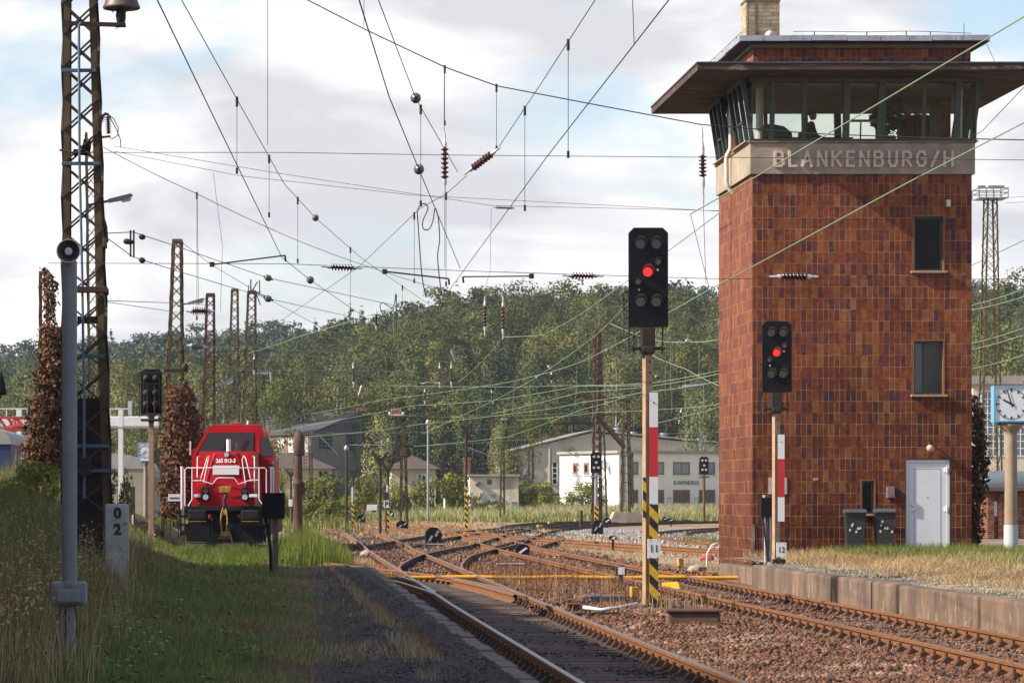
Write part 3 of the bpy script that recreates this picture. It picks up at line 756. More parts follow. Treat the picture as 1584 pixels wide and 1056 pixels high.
# concrete band with raised lettering
bd = MB(); bd.m(concrete)
e = 0.065
bd.rbox(TX0-e, TY0-e, BAND0, TX1+e, TY1+e, BAND1, 0.012)
band = tb(bd, 'concrete_band')
cp = MB(); cp.rbox(TX0-e-0.03, TY0-e-0.03, BAND1+0.003, TX1+e+0.03, TY1+e+0.03, BAND1+0.045, 0.008); tb(cp, 'band_coping', mat('coping_metal', (0.17,0.12,0.09), 0.7, 0.2, (0.26,0.2,0.15), 5))
letter_mat = mat('pale_painted_lettering', (0.62,0.50,0.42), 0.8, 0, (0.52,0.41,0.34), 6)
def letters(word, x_px0, x_px1, ytop, ybot):
    """block capitals built from strokes, one mesh per letter, spaced like the wall lettering"""
    S = {'B': ([[(0,0),(0,1)],[(0,1),(.55,1),(.8,.88),(.8,.66),(.55,.54),(0,.54)],[(.55,.54),(.9,.42),(.9,.14),(.6,0),(0,0)]],.9),
         'L': ([[(0,1),(0,0),(.75,0)]],.75), 'A': ([[(0,0),(.5,1),(1,0)],[(.2,.33),(.8,.33)]],1.0),
         'N': ([[(0,0),(0,1),(.9,0),(.9,1)]],.9), 'K': ([[(0,0),(0,1)],[(.9,1),(0,.42)],[(.28,.6),(.95,0)]],.95),
         'E': ([[(.75,1),(0,1),(0,0),(.75,0)],[(0,.53),(.65,.53)]],.75), 'U': ([[(0,1),(0,.25),(.2,0),(.65,0),(.85,.25),(.85,1)]],.85),
         'R': ([[(0,0),(0,1),(.55,1),(.82,.88),(.82,.6),(.55,.47),(0,.47)],[(.45,.47),(.88,0)]],.88),
         'G': ([[(.88,.8),(.65,1),(.25,1),(0,.75),(0,.25),(.25,0),(.65,0),(.88,.2),(.88,.5),(.5,.5)]],.88),
         '/': ([[(0,0),(.75,1)]],.75), 'H': ([[(0,0),(0,1)],[(.9,0),(.9,1)],[(0,.52),(.9,.52)]],.9)}
    Yf = TY0 - e
    h = (ybot-ytop)*Yf/F; wunit = h*0.62
    xa, xb = px_x(x_px0, Yf), px_x(x_px1, Yf)
    tot = sum(S[c][1] for c in word)*wunit; gap = ((xb-xa) - tot)/(len(word)-1)
    x = xa; zb = px_z(ybot, Yf)
    for c in word:
        mb = MB(); st = 0.058
        for line in S[c][0]:
            pts = [Vector((x+a*wunit, 0, zb+t*h)) for a, t in line]
            for p, q in zip(pts, pts[1:]):
                d = (q-p).normalized(); n = Vector((d.z, 0, -d.x))*st/2; p2, q2 = p-d*st*0.42, q+d*st*0.42
                quad_ = [p2+n, q2+n, q2-n, p2-n]
                jit = 0.0012*random.random()
                mb.prism([(v.x, v.z) for v in quad_], Yf-0.045-jit, Yf+0.01)
        tb(mb, 'letter', letter_mat); x += S[c][1]*wunit + gap
letters('BLANKENBURG/H', 1199, 1473, 235, 257)
# floor of the cabin, ceiling and canopy, roof
fl = MB(); fl.box(TX0+0.1, TY0+0.1, BAND1-0.02, TX1-0.1, TY1-0.1, BAND1+0.02); tb(fl, 'cabin_floor', room_wall)
cn = MB(); cn.m(canopy_mat); OV = 1.47; cz0, cz1 = 11.245, 11.42
cn.rbox(TX0-OV, TY0-OV, cz0, TX1+OV, TY1+OV, cz1-0.03, 0.02)
cn.m(bitumen); cn.rbox(TX0-OV-0.02, TY0-OV-0.02, cz1-0.03+0.002, TX1+OV+0.02, TY1+OV+0.02, cz1+0.02, 0.01)
tb(cn, 'canopy')
at_ = MB(); at_.m(tile); at_.box(TX0+0.02, TY0+0.02, cz1+0.02, TX1-0.02, TY1-0.02, 11.95); tb(at_, 'attic_wall')
co_ = MB(); co_.m(plaster); co_.rbox(TX0-0.05, TY0-0.05, 11.95, TX1+0.05, TY1+0.05, 12.06, 0.02); tb(co_, 'cornice')
rf = MB(); rf.m(bitumen); rf.box(TX0-0.30, TY0-0.30, 12.062, TX1+0.30, TY1+0.30, 12.12)
rf.m(flashing)
# sheet metal kerb in overlapping lengths round the roof edge
rr = random.Random(4); x = TX0-0.34
while x < TX1+0.33:
    w = rr.uniform(0.45, 0.85); x2 = min(x+w, TX1+0.34); dz = rr.uniform(-.008,.008)
    rf.box(x+0.008, TY0-0.35, 12.075+dz, x2-0.004, TY0-0.30, 12.20+dz); rf.box(x+0.008, TY1+0.30, 12.075+dz, x2-0.004, TY1+0.35, 12.20+dz); x = x2
y = TY0-0.30
while y < TY1+0.29:
    w = rr.uniform(0.5, 0.9); y2 = min(y+w, TY1+0.30); dz = rr.uniform(-.008,.008)
    rf.box(TX0-0.35, y+0.008, 12.07+dz, TX0-0.30, y2-0.004, 12.19+dz); rf.box(TX1+0.30, y+0.008, 12.07+dz, TX1+0.35, y2-0.004, 12.19+dz); y = y2
rf.m(bitumen); rf.box(TX0-0.29, TY0-0.29, 12.122, TX1+0.29, TY1+0.29, 12.16)
tb(rf, 'roof')
ch = MB(); ch.m(brick_ylw); ch.box(11.62, 73.5, 12.16, 12.40, 74.25, 13.26); ch.m(mat('chimney_cap_stone', (0.22,0.17,0.12), 0.9, 0, (0.13,0.1,0.08), 5)); ch.box(11.60, 73.48, 13.262, 12.42, 74.27, 13.325)
tb(ch, 'chimney')
ld = MB(); ld.m(dark_iron)
for x in (12.9, 14.1, 15.0, 15.55): ld.bar((x, TY0-0.24, 12.16), (x, TY0-0.24, 12.30), 0.02)
ld.tube([(12.42,TY0-0.2,12.30),(12.9,TY0-0.24,12.30),(14.1,TY0-0.24,12.285),(15.0,TY0-0.24,12.305),(15.55,TY0-0.24,12.295),(16.5,TY0-0.2,12.26)], 0.007, 5)
ld.tube([(TX0-0.27,TY0-0.2,12.30),(TX0-0.27,TY0+2.5,12.29),(TX0-0.27,TY1,12.30)], 0.007, 5)
for y in (72.6, 73.6, 74.8, 76): ld.bar((TX0-0.27,y,12.15),(TX0-0.27,y,12.30),0.016)
ld.cyl((16.35,TY0-0.1,12.15),(16.35,TY0-0.1,12.50),0.008); ld.cyl((16.35,TY0-0.1,12.15),(16.35,TY0-0.1,12.24),0.03); ld.cyl((11.66,73.46,12.3),(11.66,73.46,13.75),0.008)
tb(ld, 'lightning_conductor')
vt = MB(); vt.m(pale_metal); vt.cyl((11.98,72.35,12.16),(11.98,72.35,12.30),0.05); vt.lathe((11.98,72.35,12.28),[(0,0.10),(0.05,0.11),(0.10,0.07),(0.13,0.01)]); tb(vt, 'roof_vent')
# --- glazed cabin: the panes lean outwards at the top
g0, g1 = BAND1+0.045, cz0
TILT = 0.20
def front_pt(x, z, inset=0.0):
    t = (z-g0)/(g1-g0); return Vector((x, TY0-TILT*t+inset, z))
def glazed_front(parent_name, ysign, Ybase):
    """one glazed long side; returns its parts"""
    def pt(x, z, d): t = (z-g0)/(g1-g0); return Vector((x, Ybase + ysign*(TILT*t + d), z))
    def slab(mb, xa, xb, za, zb, d0, d1):
        V = [pt(xa,za,d0),pt(xb,za,d0),pt(xb,zb,d0),pt(xa,zb,d0),pt(xa,za,d1),pt(xb,za,d1),pt(xb,zb,d1),pt(xa,zb,d1)]
        mb.add(V, [(0,3,2,1),(4,5,6,7),(0,1,5,4),(1,2,6,5),(2,3,7,6),(3,0,4,7)])
    fr = MB(); fr.m(green_frame)
    mull = [(1161,1163.5,0),(1190,1197,.03),(1240,1246,0),(1303,1313,.03),(1357,1368,.03),(1425,1431,0),(1475,1484,.03),(1507,1510,0)]
    sl = 67.5
    M_ = [(TX0+(a-1164)/sl, TX0+(c-1164)/sl, d) for a, c, d in mull]
    for a, c, d in M_: slab(fr, a, c, g0+0.05, g1-0.09, -0.05, 0.02+d)
    slab(fr, TX0-0.02, TX1+0.1, g0, g0+0.055, -0.055, 0.052); slab(fr, TX0-0.1, TX1+0.15, g1-0.09, g1-0.004, -0.055, 0.052)
    xm0, xm1 = M_[3][1], M_[4][0]; slab(fr, xm0, xm1, g0+0.44, g0+0.49, -0.04, 0.04)
    slab(fr, xm0+0.25, xm0+0.275, g0+0.055, g0+0.44, -0.03, 0.03)
    f_ = tb(fr, 'window_frame')
    for i in range(len(M_)-1):
        gl = MB(); a, c = M_[i][1]+0.002, M_[i+1][0]-0.002
        gl.add([pt(a,g0+0.056,0),pt(c,g0+0.056,0),pt(c,g1-0.092,0),pt(a,g1-0.092,0)], [(0,1,2,3)])
        tb(gl, 'pane', pane_glass, f_)
    return f_
glazed_front('front', -1, TY0)
glazed_front('rear', 1, TY1)
# sides: two leaning bays each with a tiled pier between them
def side(xsign, Xb, part_x=None):
    def pt(y, z, d): t = (z-g0+0.0)/(g1-g0); return Vector((Xb + xsign*(0.22*t + d), y, z))
    def slab(mb, ya, yb, za, zb, d0, d1):
        V = [pt(ya,za,d0),pt(yb,za,d0),pt(yb,zb,d0),pt(ya,zb,d0),pt(ya,za,d1),pt(yb,za,d1),pt(yb,zb,d1),pt(ya,zb,d1)]
        mb.add(V, [(0,3,2,1),(4,5,6,7),(0,1,5,4),(1,2,6,5),(2,3,7,6),(3,0,4,7)])
    for ya, yb in ((TY0, 74.15), (75.3, TY1)):
        fr = MB(); fr.m(green_frame)
        n = 3
        for i in range(n+1):
            y = lerp(ya, yb, i/n); slab(fr, y-0.035+0.035*(i == 0)-0.035*(i == n)*1, y+0.035+0.035*(i == 0)-0.035*(i == n), g0+0.05, g1-0.08, -0.05, 0.05)
        slab(fr, ya, yb, g0, g0+0.055, -0.055, 0.055); slab(fr, ya, yb, g1-0.085, g1-0.004, -0.055, 0.055)
        y1_, y2_ = lerp(ya,yb,1/3)+0.035, lerp(ya,yb,2/3)-0.035; slab(fr, y1_, y2_, g0+0.5, g0+0.55, -0.045, 0.045)
        f_ = tb(fr, 'window_frame')
        for i in range(n):
            a, c = lerp(ya,yb,i/n)+0.05, lerp(ya,yb,(i+1)/n)-0.05
            gl = MB(); gl.add([pt(a,g0+0.056,0),pt(c,g0+0.056,0),pt(c,g1-0.088,0),pt(a,g1-0.088,0)], [(0,1,2,3)]); tb(gl, 'pane', pane_glass, f_)
        sl_ = MB(); sl_.box(min(Xb+xsign*0.066,Xb+xsign*0.16), ya+0.02, BAND1+0.047, max(Xb+xsign*0.066,Xb+xsign*0.16), yb-0.02, BAND1+0.075); tb(sl_, 'sill', sill_mat)
    pr = MB(); pr.m(tile); pr.box(min(Xb, Xb-xsign*0.25), 74.16, g0, max(Xb, Xb-xsign*0.25), 75.29, g1-0.003); tb(pr, 'pier')
side(-1, TX0); side(1, TX1)
col_mat = mat('pale_cabin_column', (0.55,0.52,0.46), 0.7)
for x in (TX0+0.22, TX1-0.22):
    for y in (TY0+0.35, TY1-0.35):
        c_ = MB(); c_.m(col_mat); c_.cyl((x,y,BAND1+0.02),(x,y,cz0-0.01),0.085,n=16); tb(c_, 'column')
cl = MB(); cl.m(room_wall); cl.box(TX0+0.02, TY0+0.0, cz0-0.16, TX1-0.02, TY1-0.0, cz0-0.100); tb(cl, 'cabin_ceiling')
dp = MB(); dp.m(mat('pale_downpipe', (0.60,0.56,0.53), 0.5, 0.1, (0.52,0.48,0.45), 4))
yd = 74.75; dp.tube([(TX0-0.075,yd,cz0-0.01),(TX0-0.075,yd,9.98),(TX0-0.10,yd,9.9),(TX0-0.16,yd,9.80),(TX0-0.18,yd,9.72),(TX0-0.18,yd,9.16),(TX0-0.14,yd,9.02),(TX0-0.02,yd,8.9)], 0.055, 12)
tb(dp, 'downpipe')
# --- windows, slit, door in the front wall
def window(key, double=False):
    x0,z0,x1,z1 = OP[key]
    rv = MB(); rv.m(brown_reveal); d = 0.20; t = 0.035
    rv.box(x0+.002, TY0-0.012, z0+.002, x0+t, TY0+d, z1-.002); rv.box(x1-t, TY0-0.012, z0+.002, x1-.002, TY0+d, z1-.002); rv.box(x0+t+.001, TY0-0.012, z1-t, x1-t-.001, TY0+d, z1-.002)
    w_ = tb(rv, 'window')
    f = MB(); f.m(green_frame); q = 0.05; y0, y1 = TY0+0.11, TY0+0.17
    a, b, c, d_ = x0+t+.001, z0+.002, x1-t-.001, z1-t-.001
    f.box(a,y0,b,a+q,y1,d_); f.box(c-q,y0,b,c,y1,d_); f.box(a+q,y0,b,c-q,y1,b+q); f.box(a+q,y0,d_-q,c-q,y1,d_)
    if double: f.box(lerp(a,c,.36),y0,b+q,lerp(a,c,.36)+0.03,y1,d_-q)
    tb(f, 'frame', None, w_)
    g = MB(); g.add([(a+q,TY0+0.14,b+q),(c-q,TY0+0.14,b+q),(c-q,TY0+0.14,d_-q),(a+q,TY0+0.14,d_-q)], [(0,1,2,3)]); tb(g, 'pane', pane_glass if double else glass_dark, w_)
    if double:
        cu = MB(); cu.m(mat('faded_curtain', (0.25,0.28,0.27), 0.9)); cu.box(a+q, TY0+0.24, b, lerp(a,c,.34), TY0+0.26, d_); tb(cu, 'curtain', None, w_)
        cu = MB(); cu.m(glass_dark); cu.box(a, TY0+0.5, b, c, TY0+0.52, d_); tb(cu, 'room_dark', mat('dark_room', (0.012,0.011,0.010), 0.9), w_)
    s = MB(); s.m(sill_mat); s.rbox(x0-0.045, TY0-0.11, z0-0.055, x1+0.045, TY0+0.05, z0-0.002, 0.008); tb(s, 'sill', None, w_)
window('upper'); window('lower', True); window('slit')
x0,z0,x1,z1 = OP['door']
dr = MB(); dr.m(mat('dark_door_reveal', (0.05,0.03,0.022), 0.8)); dr.box(x0-0.0+.002,TY0-0.004,z0,x0+0.02,TY0+0.2,z1-.002); dr.box(x1-0.02,TY0-0.004,z0,x1-.002,TY0+0.2,z1-.002); dr.box(x0+.021,TY0-0.004,z1-0.02,x1-.021,TY0+0.2,z1-.002)
tb(dr, 'door_reveal')
xa, xb, zt = x0+0.022, x1-0.022, z1-0.022
df = MB(); df.m(white_upvc); fw = 0.075
df.rbox(xa,TY0+0.03,z0-0.1,xa+fw,TY0+0.12,zt,.006); df.rbox(xb-fw,TY0+0.03,z0-0.1,xb,TY0+0.12,zt,.006); df.rbox(xa+fw+.001,TY0+0.03,zt-fw,xb-fw-.001,TY0+0.12,zt,.006)
dfo = tb(df, 'door')
dl = MB(); dl.m(white_upvc); dl.rbox(xa+fw+.004,TY0+0.045,z0-0.1,xb-fw-.004,TY0+0.10,zt-fw-.004,.006)
dl.m(mat('door_groove', (0.32,0.33,0.36), 0.5)); gx0, gx1, gz0, gz1 = xa+0.19, xb-0.20, z0+0.02, zt-0.2
for q in ((gx0,gz0,gx0+.012,gz1),(gx1-.012,gz0,gx1,gz1),(gx0+.012,gz1-.012,gx1-.012,gz1)): dl.box(q[0],TY0+0.041,q[1],q[2],TY0+0.046,q[3])
dl.cyl(((gx0+gx1)/2,TY0+0.05,z0+1.30),((gx0+gx1)/2,TY0+0.038,z0+1.30),0.014)
tb(dl, 'leaf', None, dfo)
hn = MB(); hn.m(mat('bright_handle', (0.85,0.85,0.85), 0.3, 0.2)); hx = xa+fw+0.03
hn.tube([(hx,TY0+0.045,z0+1.13),(hx+.005,TY0+0.02,z0+1.13),(hx+0.08,TY0+0.018,z0+1.11),(hx+0.10,TY0+0.018,z0+1.06),(hx+0.08,TY0+0.018,z0+1.01),(hx+.005,TY0+0.02,z0+0.99),(hx,TY0+0.045,z0+0.99)],0.014,8)
tb(hn, 'handle', None, dfo)
for zz in (z0+0.14, z0+1.02, z0+1.92):
    h_ = MB(); h_.m(white_upvc); h_.rbox(xb-fw-0.05,TY0+0.005,zz-0.05,xb-fw+0.05,TY0+0.044,zz+0.05,.008); h_.cyl((xb-fw+0.005,TY0+0.0,zz-0.07),(xb-fw+0.005,TY0+0.0,zz+0.07),0.018); tb(h_, 'hinge', None, dfo)
# little things screwed to the wall
def wp(px, py): return px_x(px, TY0), px_z(py, TY0)
x, z = wp(1437, 693); l_ = MB(); l_.m(mat('frosted_lamp_globe', (0.42,0.33,0.22), 0.35)); l_.lathe((x,TY0-0.14,z-0.09),[(0,0.02),(0.02,0.06),(0.07,0.09),(0.12,0.085),(0.16,0.05),(0.17,0.045)]); l_.m(dark_iron); l_.cyl((x,TY0-0.14,z+0.08),(x,TY0-0.14,z+0.14),0.05); l_.bar((x,TY0-0.14,z+0.12),(x,TY0+.02,z+0.14),0.03); tb(l_, 'wall_lamp')
x, z = wp(1377, 761); l_ = MB(); l_.m(mat('grey_control_box', (0.20,0.15,0.14), 0.6)); l_.rbox(x-0.09,TY0-0.09,z-0.13,x+0.09,TY0+0.01,z+0.13,.012); l_.m(red_paint); l_.cyl((x,TY0-0.09,z-0.08),(x,TY0-0.10,z-0.08),0.02); tb(l_, 'control_box')
x, z = wp(1389, 762); l_ = MB(); l_.m(black_paint); l_.rbox(x-0.04,TY0-0.03,z-0.07,x+0.045,TY0+0.01,z+0.07,.006); tb(l_, 'key_switch')
x, z = wp(1466, 315); l_ = MB(); l_.m(pale_metal); l_.rbox(x-0.045,TY0-0.12,z-0.08,x+0.045,TY0+0.01,z+0.08,.015); tb(l_, 'sensor_box')
x, z = wp(1262, 741); l_ = MB(); l_.m(pale_metal); l_.rbox(x-0.05,TY0-0.015,z-0.025,x+0.05,TY0+0.005,z+0.025,.004); l_.m(black_paint); l_.box(x-0.03,TY0-0.018,z-0.008,x+0.03,TY0-0.014,z+0.008); tb(l_, 'number_plate')
x, z = wp(1203, 751); l_ = MB(); l_.m(mat('grey_notice', (0.50,0.44,0.42), 0.6, 0, (0.42,0.37,0.36), 6)); l_.box(x-0.21,TY0-0.02,z-0.19,x+0.21,TY0-0.002,z+0.19); tb(l_, 'notice_plate')
st_ = MB(); st_.m(concrete); st_.rbox(16.2,70.9,0.35,17.6,71.9,0.52,.02); tb(st_, 'door_step')
# cabin furnishings: silhouettes seen through the glass
desk = thing('signal_desk', 'low control desk under the cabin windows behind the seated signalman', 'desk', (13.0, 74.2, BAND1+0.02))
d_ = MB(); d_.m(mat('desk_board', (0.05,0.045,0.045), 0.6)); d_.rbox(-0.9,-0.3,0.30,1.2,0.3,0.34,.01); d_.build('desktop', None, desk)
for x in (-0.85, 1.15): l_ = MB(); l_.m(black_metal); l_.box(x-0.03,-0.28,0,x+0.03,0.28,0.298); l_.build('leg', None, desk)
mach = MB(); mach.m(mat('dark_console', (0.022,0.022,0.03), 0.5)); mach.prism([(-0.35,0),(0.40,0),(0.38,0.10),(0.2,0.24),(-0.1,0.30),(-0.28,0.27),(-0.36,0.15)], -0.22, 0.22); mo = mach.build('console', None); mo.location = (12.35, 74.0, BAND1+0.36)
tag(mo, 'dark rounded desk console at the left end of the cabin window', 'console')
cab = MB(); cab.m(mat('brown_cupboard', (0.13,0.05,0.03), 0.7, 0, (0.10,0.04,0.025), 3)); cab.rbox(-0.33,-0.25,0,0.33,0.25,0.92,.015); cab.m(black_metal); cab.box(-0.005,-0.256,0.05,0.005,-0.25,0.88); co2 = cab.build('cupboard', None); co2.location = (15.75, 74.6, BAND1+0.02)
tag(co2, 'brown cupboard standing by the right end of the cabin window', 'cupboard')
plant_leaf = mat('house_plant_leaf', (0.035,0.06,0.018), 0.6, 0, (0.05,0.08,0.02), 6)
def leafy(name, n, c, rad, size, material, seed=1, k=0.5):
    r = np.random.default_rng(seed)
    d = r.normal(size=(n,3)); d /= np.linalg.norm(d,axis=1)[:,None]; p = d*np.array(rad)*(k+(1-k)*r.random((n,1))) + np.array(c)
    return leaf_quads(name, p, d, size, material, r)
def leaf_quads(name, p, outward, size, material, r, tilt=0.9, aspect=0.6):
    n = len(p)
    nrm = outward + r.normal(scale=tilt, size=(n,3)); nrm /= np.linalg.norm(nrm,axis=1)[:,None]
    t = np.cross(nrm, r.normal(size=(n,3))); t /= np.maximum(np.linalg.norm(t,axis=1)[:,None],1e-6); b = np.cross(nrm, t)
    s = (size if np.isscalar(size) else size[:,None])*(0.6+0.8*r.random((n,1)))
    q = np.stack([p-t*s*.5, p+b*s*aspect*.5, p+t*s*.5, p-b*s*aspect*.5], 1)
    f = np.arange(n*4).reshape(n,4)
    return npmesh(name, q.reshape(-1,3), f, material, attr=r.random(n))
pl = thing('house_plant', 'big leafy pot plant standing at the cabin window right of the middle', 'plant', (14.95, 73.6, BAND1+0.02))
pp = MB(); pp.m(mat('plant_pot', (0.10,0.04,0.025), 0.7)); pp.lathe((0,0,0),[(0,0.14),(0.32,0.2),(0.33,0.17)]); pp.build('pot', None, pl)
obj('foliage', leafy('foliage', 260, (0.0,0,0.75), (0.42,0.3,0.5), 0.2, plant_leaf, 3), pl)
# the signalman, seated, facing right
skin = mat('skin', (0.30,0.16,0.11), 0.6); cloth_dark = mat('dark_jacket', (0.018,0.018,0.026), 0.85)
def skinned(name, verts, edges, radii, material, parent=None, sub=2, smooth=True):
    me = bpy.data.meshes.new(name); me.from_pydata(verts, edges, []); me.update()
    o = bpy.data.objects.new(name, me); COL.objects.link(o)
    sk = o.modifiers.new('skin', 'SKIN'); sv = me.skin_vertices[0].data if me.skin_vertices else None
    if sv is None:
        bm = bmesh.new(); bm.from_mesh(me); bm.verts.layers.skin.verify(); bm.to_mesh(me); bm.free(); sv = me.skin_vertices[0].data
    for i, r_ in enumerate(radii): sv[i].radius = r_ if isinstance(r_, tuple) else (r_, r_)
    sv[0].use_root = True
    sk.use_smooth_shade = True
    ss = o.modifiers.new('sub', 'SUBSURF'); ss.levels = sub; ss.render_levels = sub
    dg = bpy.context.evaluated_depsgraph_get(); dg.update()
    m2 = bpy.data.meshes.new_from_object(o.evaluated_get(dg)); bpy.data.objects.remove(o)
    m2.materials.clear(); m2.materials.append(material); m2.name = name
    return obj(name, m2, parent)
man = thing('person', 'signalman in a dark jacket seated at the cabin window facing right', 'person', (px_x(1252,74.3), 74.3, BAND1+0.02))
Vb = [(0,0,0.10),(0.0,0,0.32),(0.02,0,0.55),(0.03,0,0.66),(0.06,0,0.76),       # hip, waist, chest, shoulders, neck
      (0.04,-0.19,0.61),(0.13,-0.22,0.38),(0.37,-0.12,0.33),                   # near arm
      (0.04,0.19,0.61),(0.13,0.22,0.38),(0.37,0.12,0.33),                      # far arm
      (0.42,-0.1,0.10),(0.42,-0.1,-0.22+0.25),(0.42,0.1,0.10),(0.42,0.1,0.03)]
Eb = [(0,1),(1,2),(2,3),(3,4),(3,5),(5,6),(6,7),(3,8),(8,9),(9,10),(0,11),(11,12),(0,13),(13,14)]
Rb = [0.15,0.145,(0.15,0.12),(0.12,0.09),0.055,0.065,0.05,0.036,0.065,0.05,0.036,0.075,0.055,0.075,0.055]
skinned('body', Vb, Eb, Rb, cloth_dark, man)
hd = MB(); hd.m(skin)
hd.lathe((0.075,0,0.79),[(0,0.045),(0.03,0.062),(0.07,0.078),(0.12,0.086),(0.17,0.082),(0.21,0.06),(0.235,0.02)], n=16)
hd.lathe((0.115,0,0.80),[(0,0.02),(0.02,0.04),(0.06,0.05),(0.10,0.05),(0.13,0.03)], n=12)          # jaw and face forward
hd.prism([(0.155,0.87),(0.188,0.885),(0.16,0.92)], -0.014, 0.014)                                   # nose
for s in (-1, 1):
    hd.cyl((0.07,s*0.076,0.90),(0.07,s*0.092,0.90),0.026,n=10); hd.lathe((0.145,s*0.03,0.915),[(0,0.003),(0.006,0.010),(0.012,0.003)],(1,0,0),n=8)
hd.box(0.150,-0.022,0.838,0.166,0.022,0.846)
hd.build('head', None, man)
hr = MB(); hr.m(mat('dark_hair', (0.02,0.016,0.014), 0.8)); hr.lathe((0.06,0,0.90),[(0,0.092),(0.05,0.097),(0.10,0.08),(0.135,0.045),(0.145,0.01)], n=16); hr.build('hair', None, man)
def hand(c, parent, side_):
    rv = [(0,0,0),(0.05,0,0),(0.085,0,0)]; ed = [(0,1),(1,2)]; rad = [0.026,(0.032,0.016),(0.03,0.013)]
    for k, (dy, L_) in enumerate(((-.028,.07),(-.009,.08),(.010,.075),(.028,.06))):
        b0 = len(rv); rv += [(0.09,dy,0),(0.09+L_*.5,dy*1.15,-.004),(0.09+L_,dy*1.2,-.022)]; ed += [(2,b0),(b0,b0+1),(b0+1,b0+2)]; rad += [.009,.008,.007]
    b0 = len(rv); rv += [(0.045,side_*-.035,-.006),(0.075,side_*-.055,-.014)]; ed += [(1,b0),(b0,b0+1)]; rad += [.010,.008]
    rv = [(a+c[0], b+c[1], z+c[2]) for a, b, z in rv]
    skinned('hand', rv, ed, rad, skin, parent, sub=1)
hand((0.37,-0.12,0.335), man, -1); hand((0.37,0.12,0.335), man, 1)
chr_ = thing('office_chair', 'dark swivel chair under the seated signalman in the cabin', 'chair', (px_x(1252,74.3), 74.3, BAND1+0.02))
c_ = MB(); c_.m(black_metal); c_.rbox(-0.22,-0.23,0.00,0.26,0.23,0.035,.02); c_.build('seat', None, chr_)
c_ = MB(); c_.m(black_metal); c_.rbox(-0.24,-0.2,0.10,-0.19,0.2,0.5,.02); c_.bar((-0.215,0,0.02),(-0.215,0,0.12),0.05); c_.build('backrest', None, chr_)
# ------------------------------------------------------------------ light signals
mast_tan = mat('tan_signal_mast', (0.42,0.275,0.165), 0.75, 0.0, (0.31,0.195,0.12), 4, col3=(0.20,0.105,0.065), n3scale=2.2, n3lo=0.58, n3hi=0.68)
lens_dark = mat('dark_lens', (0.03,0.012,0.012), 0.12, 0, spec=0.7)
lens_grey = mat('grey_lens', (0.05,0.055,0.06), 0.12, 0, spec=0.7)
lens_red = mat('lit_red_lens', (0.6,0.01,0.015), 0.2, 0, emit=(1.0,0.02,0.03), estr=0.5)
visor_in = mat('sunlit_visor', (0.52,0.49,0.46), 0.6, 0, (0.42,0.39,0.36), 8)  # pale tone paints the sunlight caught inside the hoods
screen_mat = mat('signal_screen_black', (0.006,0.0055,0.008), 0.5, 0, (0.010,0.009,0.011), 5, spec=.2)
def stripes_mat():
    m = bpy.data.materials.new('black_yellow_hazard_stripes'); m.use_nodes = True
    nt = m.node_tree; N, L = nt.nodes, nt.links; b = N['Principled BSDF']; b.inputs['Roughness'].default_value = 0.5
    uv = N.new('ShaderNodeUVMap'); uv.uv_map = 'metres'; sp = N.new('ShaderNodeSeparateXYZ'); L.new(uv.outputs[0], sp.inputs[0])
    ad = N.new('ShaderNodeMath'); ad.operation = 'ADD'; L.new(sp.outputs[0], ad.inputs[0]); L.new(sp.outputs[1], ad.inputs[1])
    sc_ = N.new('ShaderNodeMath'); sc_.operation = 'MULTIPLY'; sc_.inputs[1].default_value = 1/0.31; L.new(ad.outputs[0], sc_.inputs[0])
    fr = N.new('ShaderNodeMath'); fr.operation = 'FRACT'; L.new(sc_.outputs[0], fr.inputs[0])
    gt = N.new('ShaderNodeMath'); gt.operation = 'GREATER_THAN'; gt.inputs[1].default_value = 0.52; L.new(fr.outputs[0], gt.inputs[0])
    nz = N.new('ShaderNodeTexNoise'); nz.inputs['Scale'].default_value = 8; L.new(uv.outputs[0], nz.inputs['Vector'])
    mr = N.new('ShaderNodeMapRange'); mr.inputs[1].default_value = .3; mr.inputs[2].default_value = .7; mr.inputs[3].default_value = .75; mr.inputs[4].default_value = 1.05; L.new(nz.outputs[0], mr.inputs[0])
    mx = N.new('ShaderNodeMix'); mx.data_type = 'RGBA'; L.new(gt.outputs[0], mx.inputs[0]); mx.inputs[6].default_value = (0.72,0.43,0.02,1); mx.inputs[7].default_value = (0.02,0.018,0.018,1)
    hs = N.new('ShaderNodeHueSaturation'); L.new(mx.outputs[2], hs.inputs['Color']); L.new(mr.outputs[0], hs.inputs['Value']); L.new(hs.outputs[0], b.inputs['Base Color'])
    return m
hazard = stripes_mat()
def lamp(parent, x, z, r, lens, y=-0.11, name='lamp', visor=True):
    m = MB(); m.m(lens); m.cyl((x,y-0.012,z),(x,y+0.01,z),r*0.92,n=18)
    m.m(black_paint); m.lathe((x,y-0.02,z),[(0,r*1.0),(0.0,r*1.12),(0.03,r*1.12)],(0,1,0),n=18,cap=False)
    if visor:
        m.m(visor_in); n = 14; V = []; Fc = []
        for i in range(n+1):
            a = R(-8) + (math.pi+R(16))*i/n; L_ = (0.05 + 0.15*max(0.0, math.sin(a)))*(r/0.085)
            c, s_ = math.cos(a)*r*1.1, math.sin(a)*r*1.1
            V += [(x+c, y-0.005, z+s_), (x+c*1.12, y-L_, z+s_*1.34)]
        Fc = [(2*i,2*i+2,2*i+3,2*i+1) for i in range(n)]
        m.add(V, Fc, True)
        m.m(black_paint)   # outer skin of the hood, a hair further out
        V2 = [(x+(v[0]-x)*1.06, v[1]+0.001, z+(v[2]-z)*1.06) for v in V]; m.add(V2, Fc, True)
    return m.build(name, None, parent)
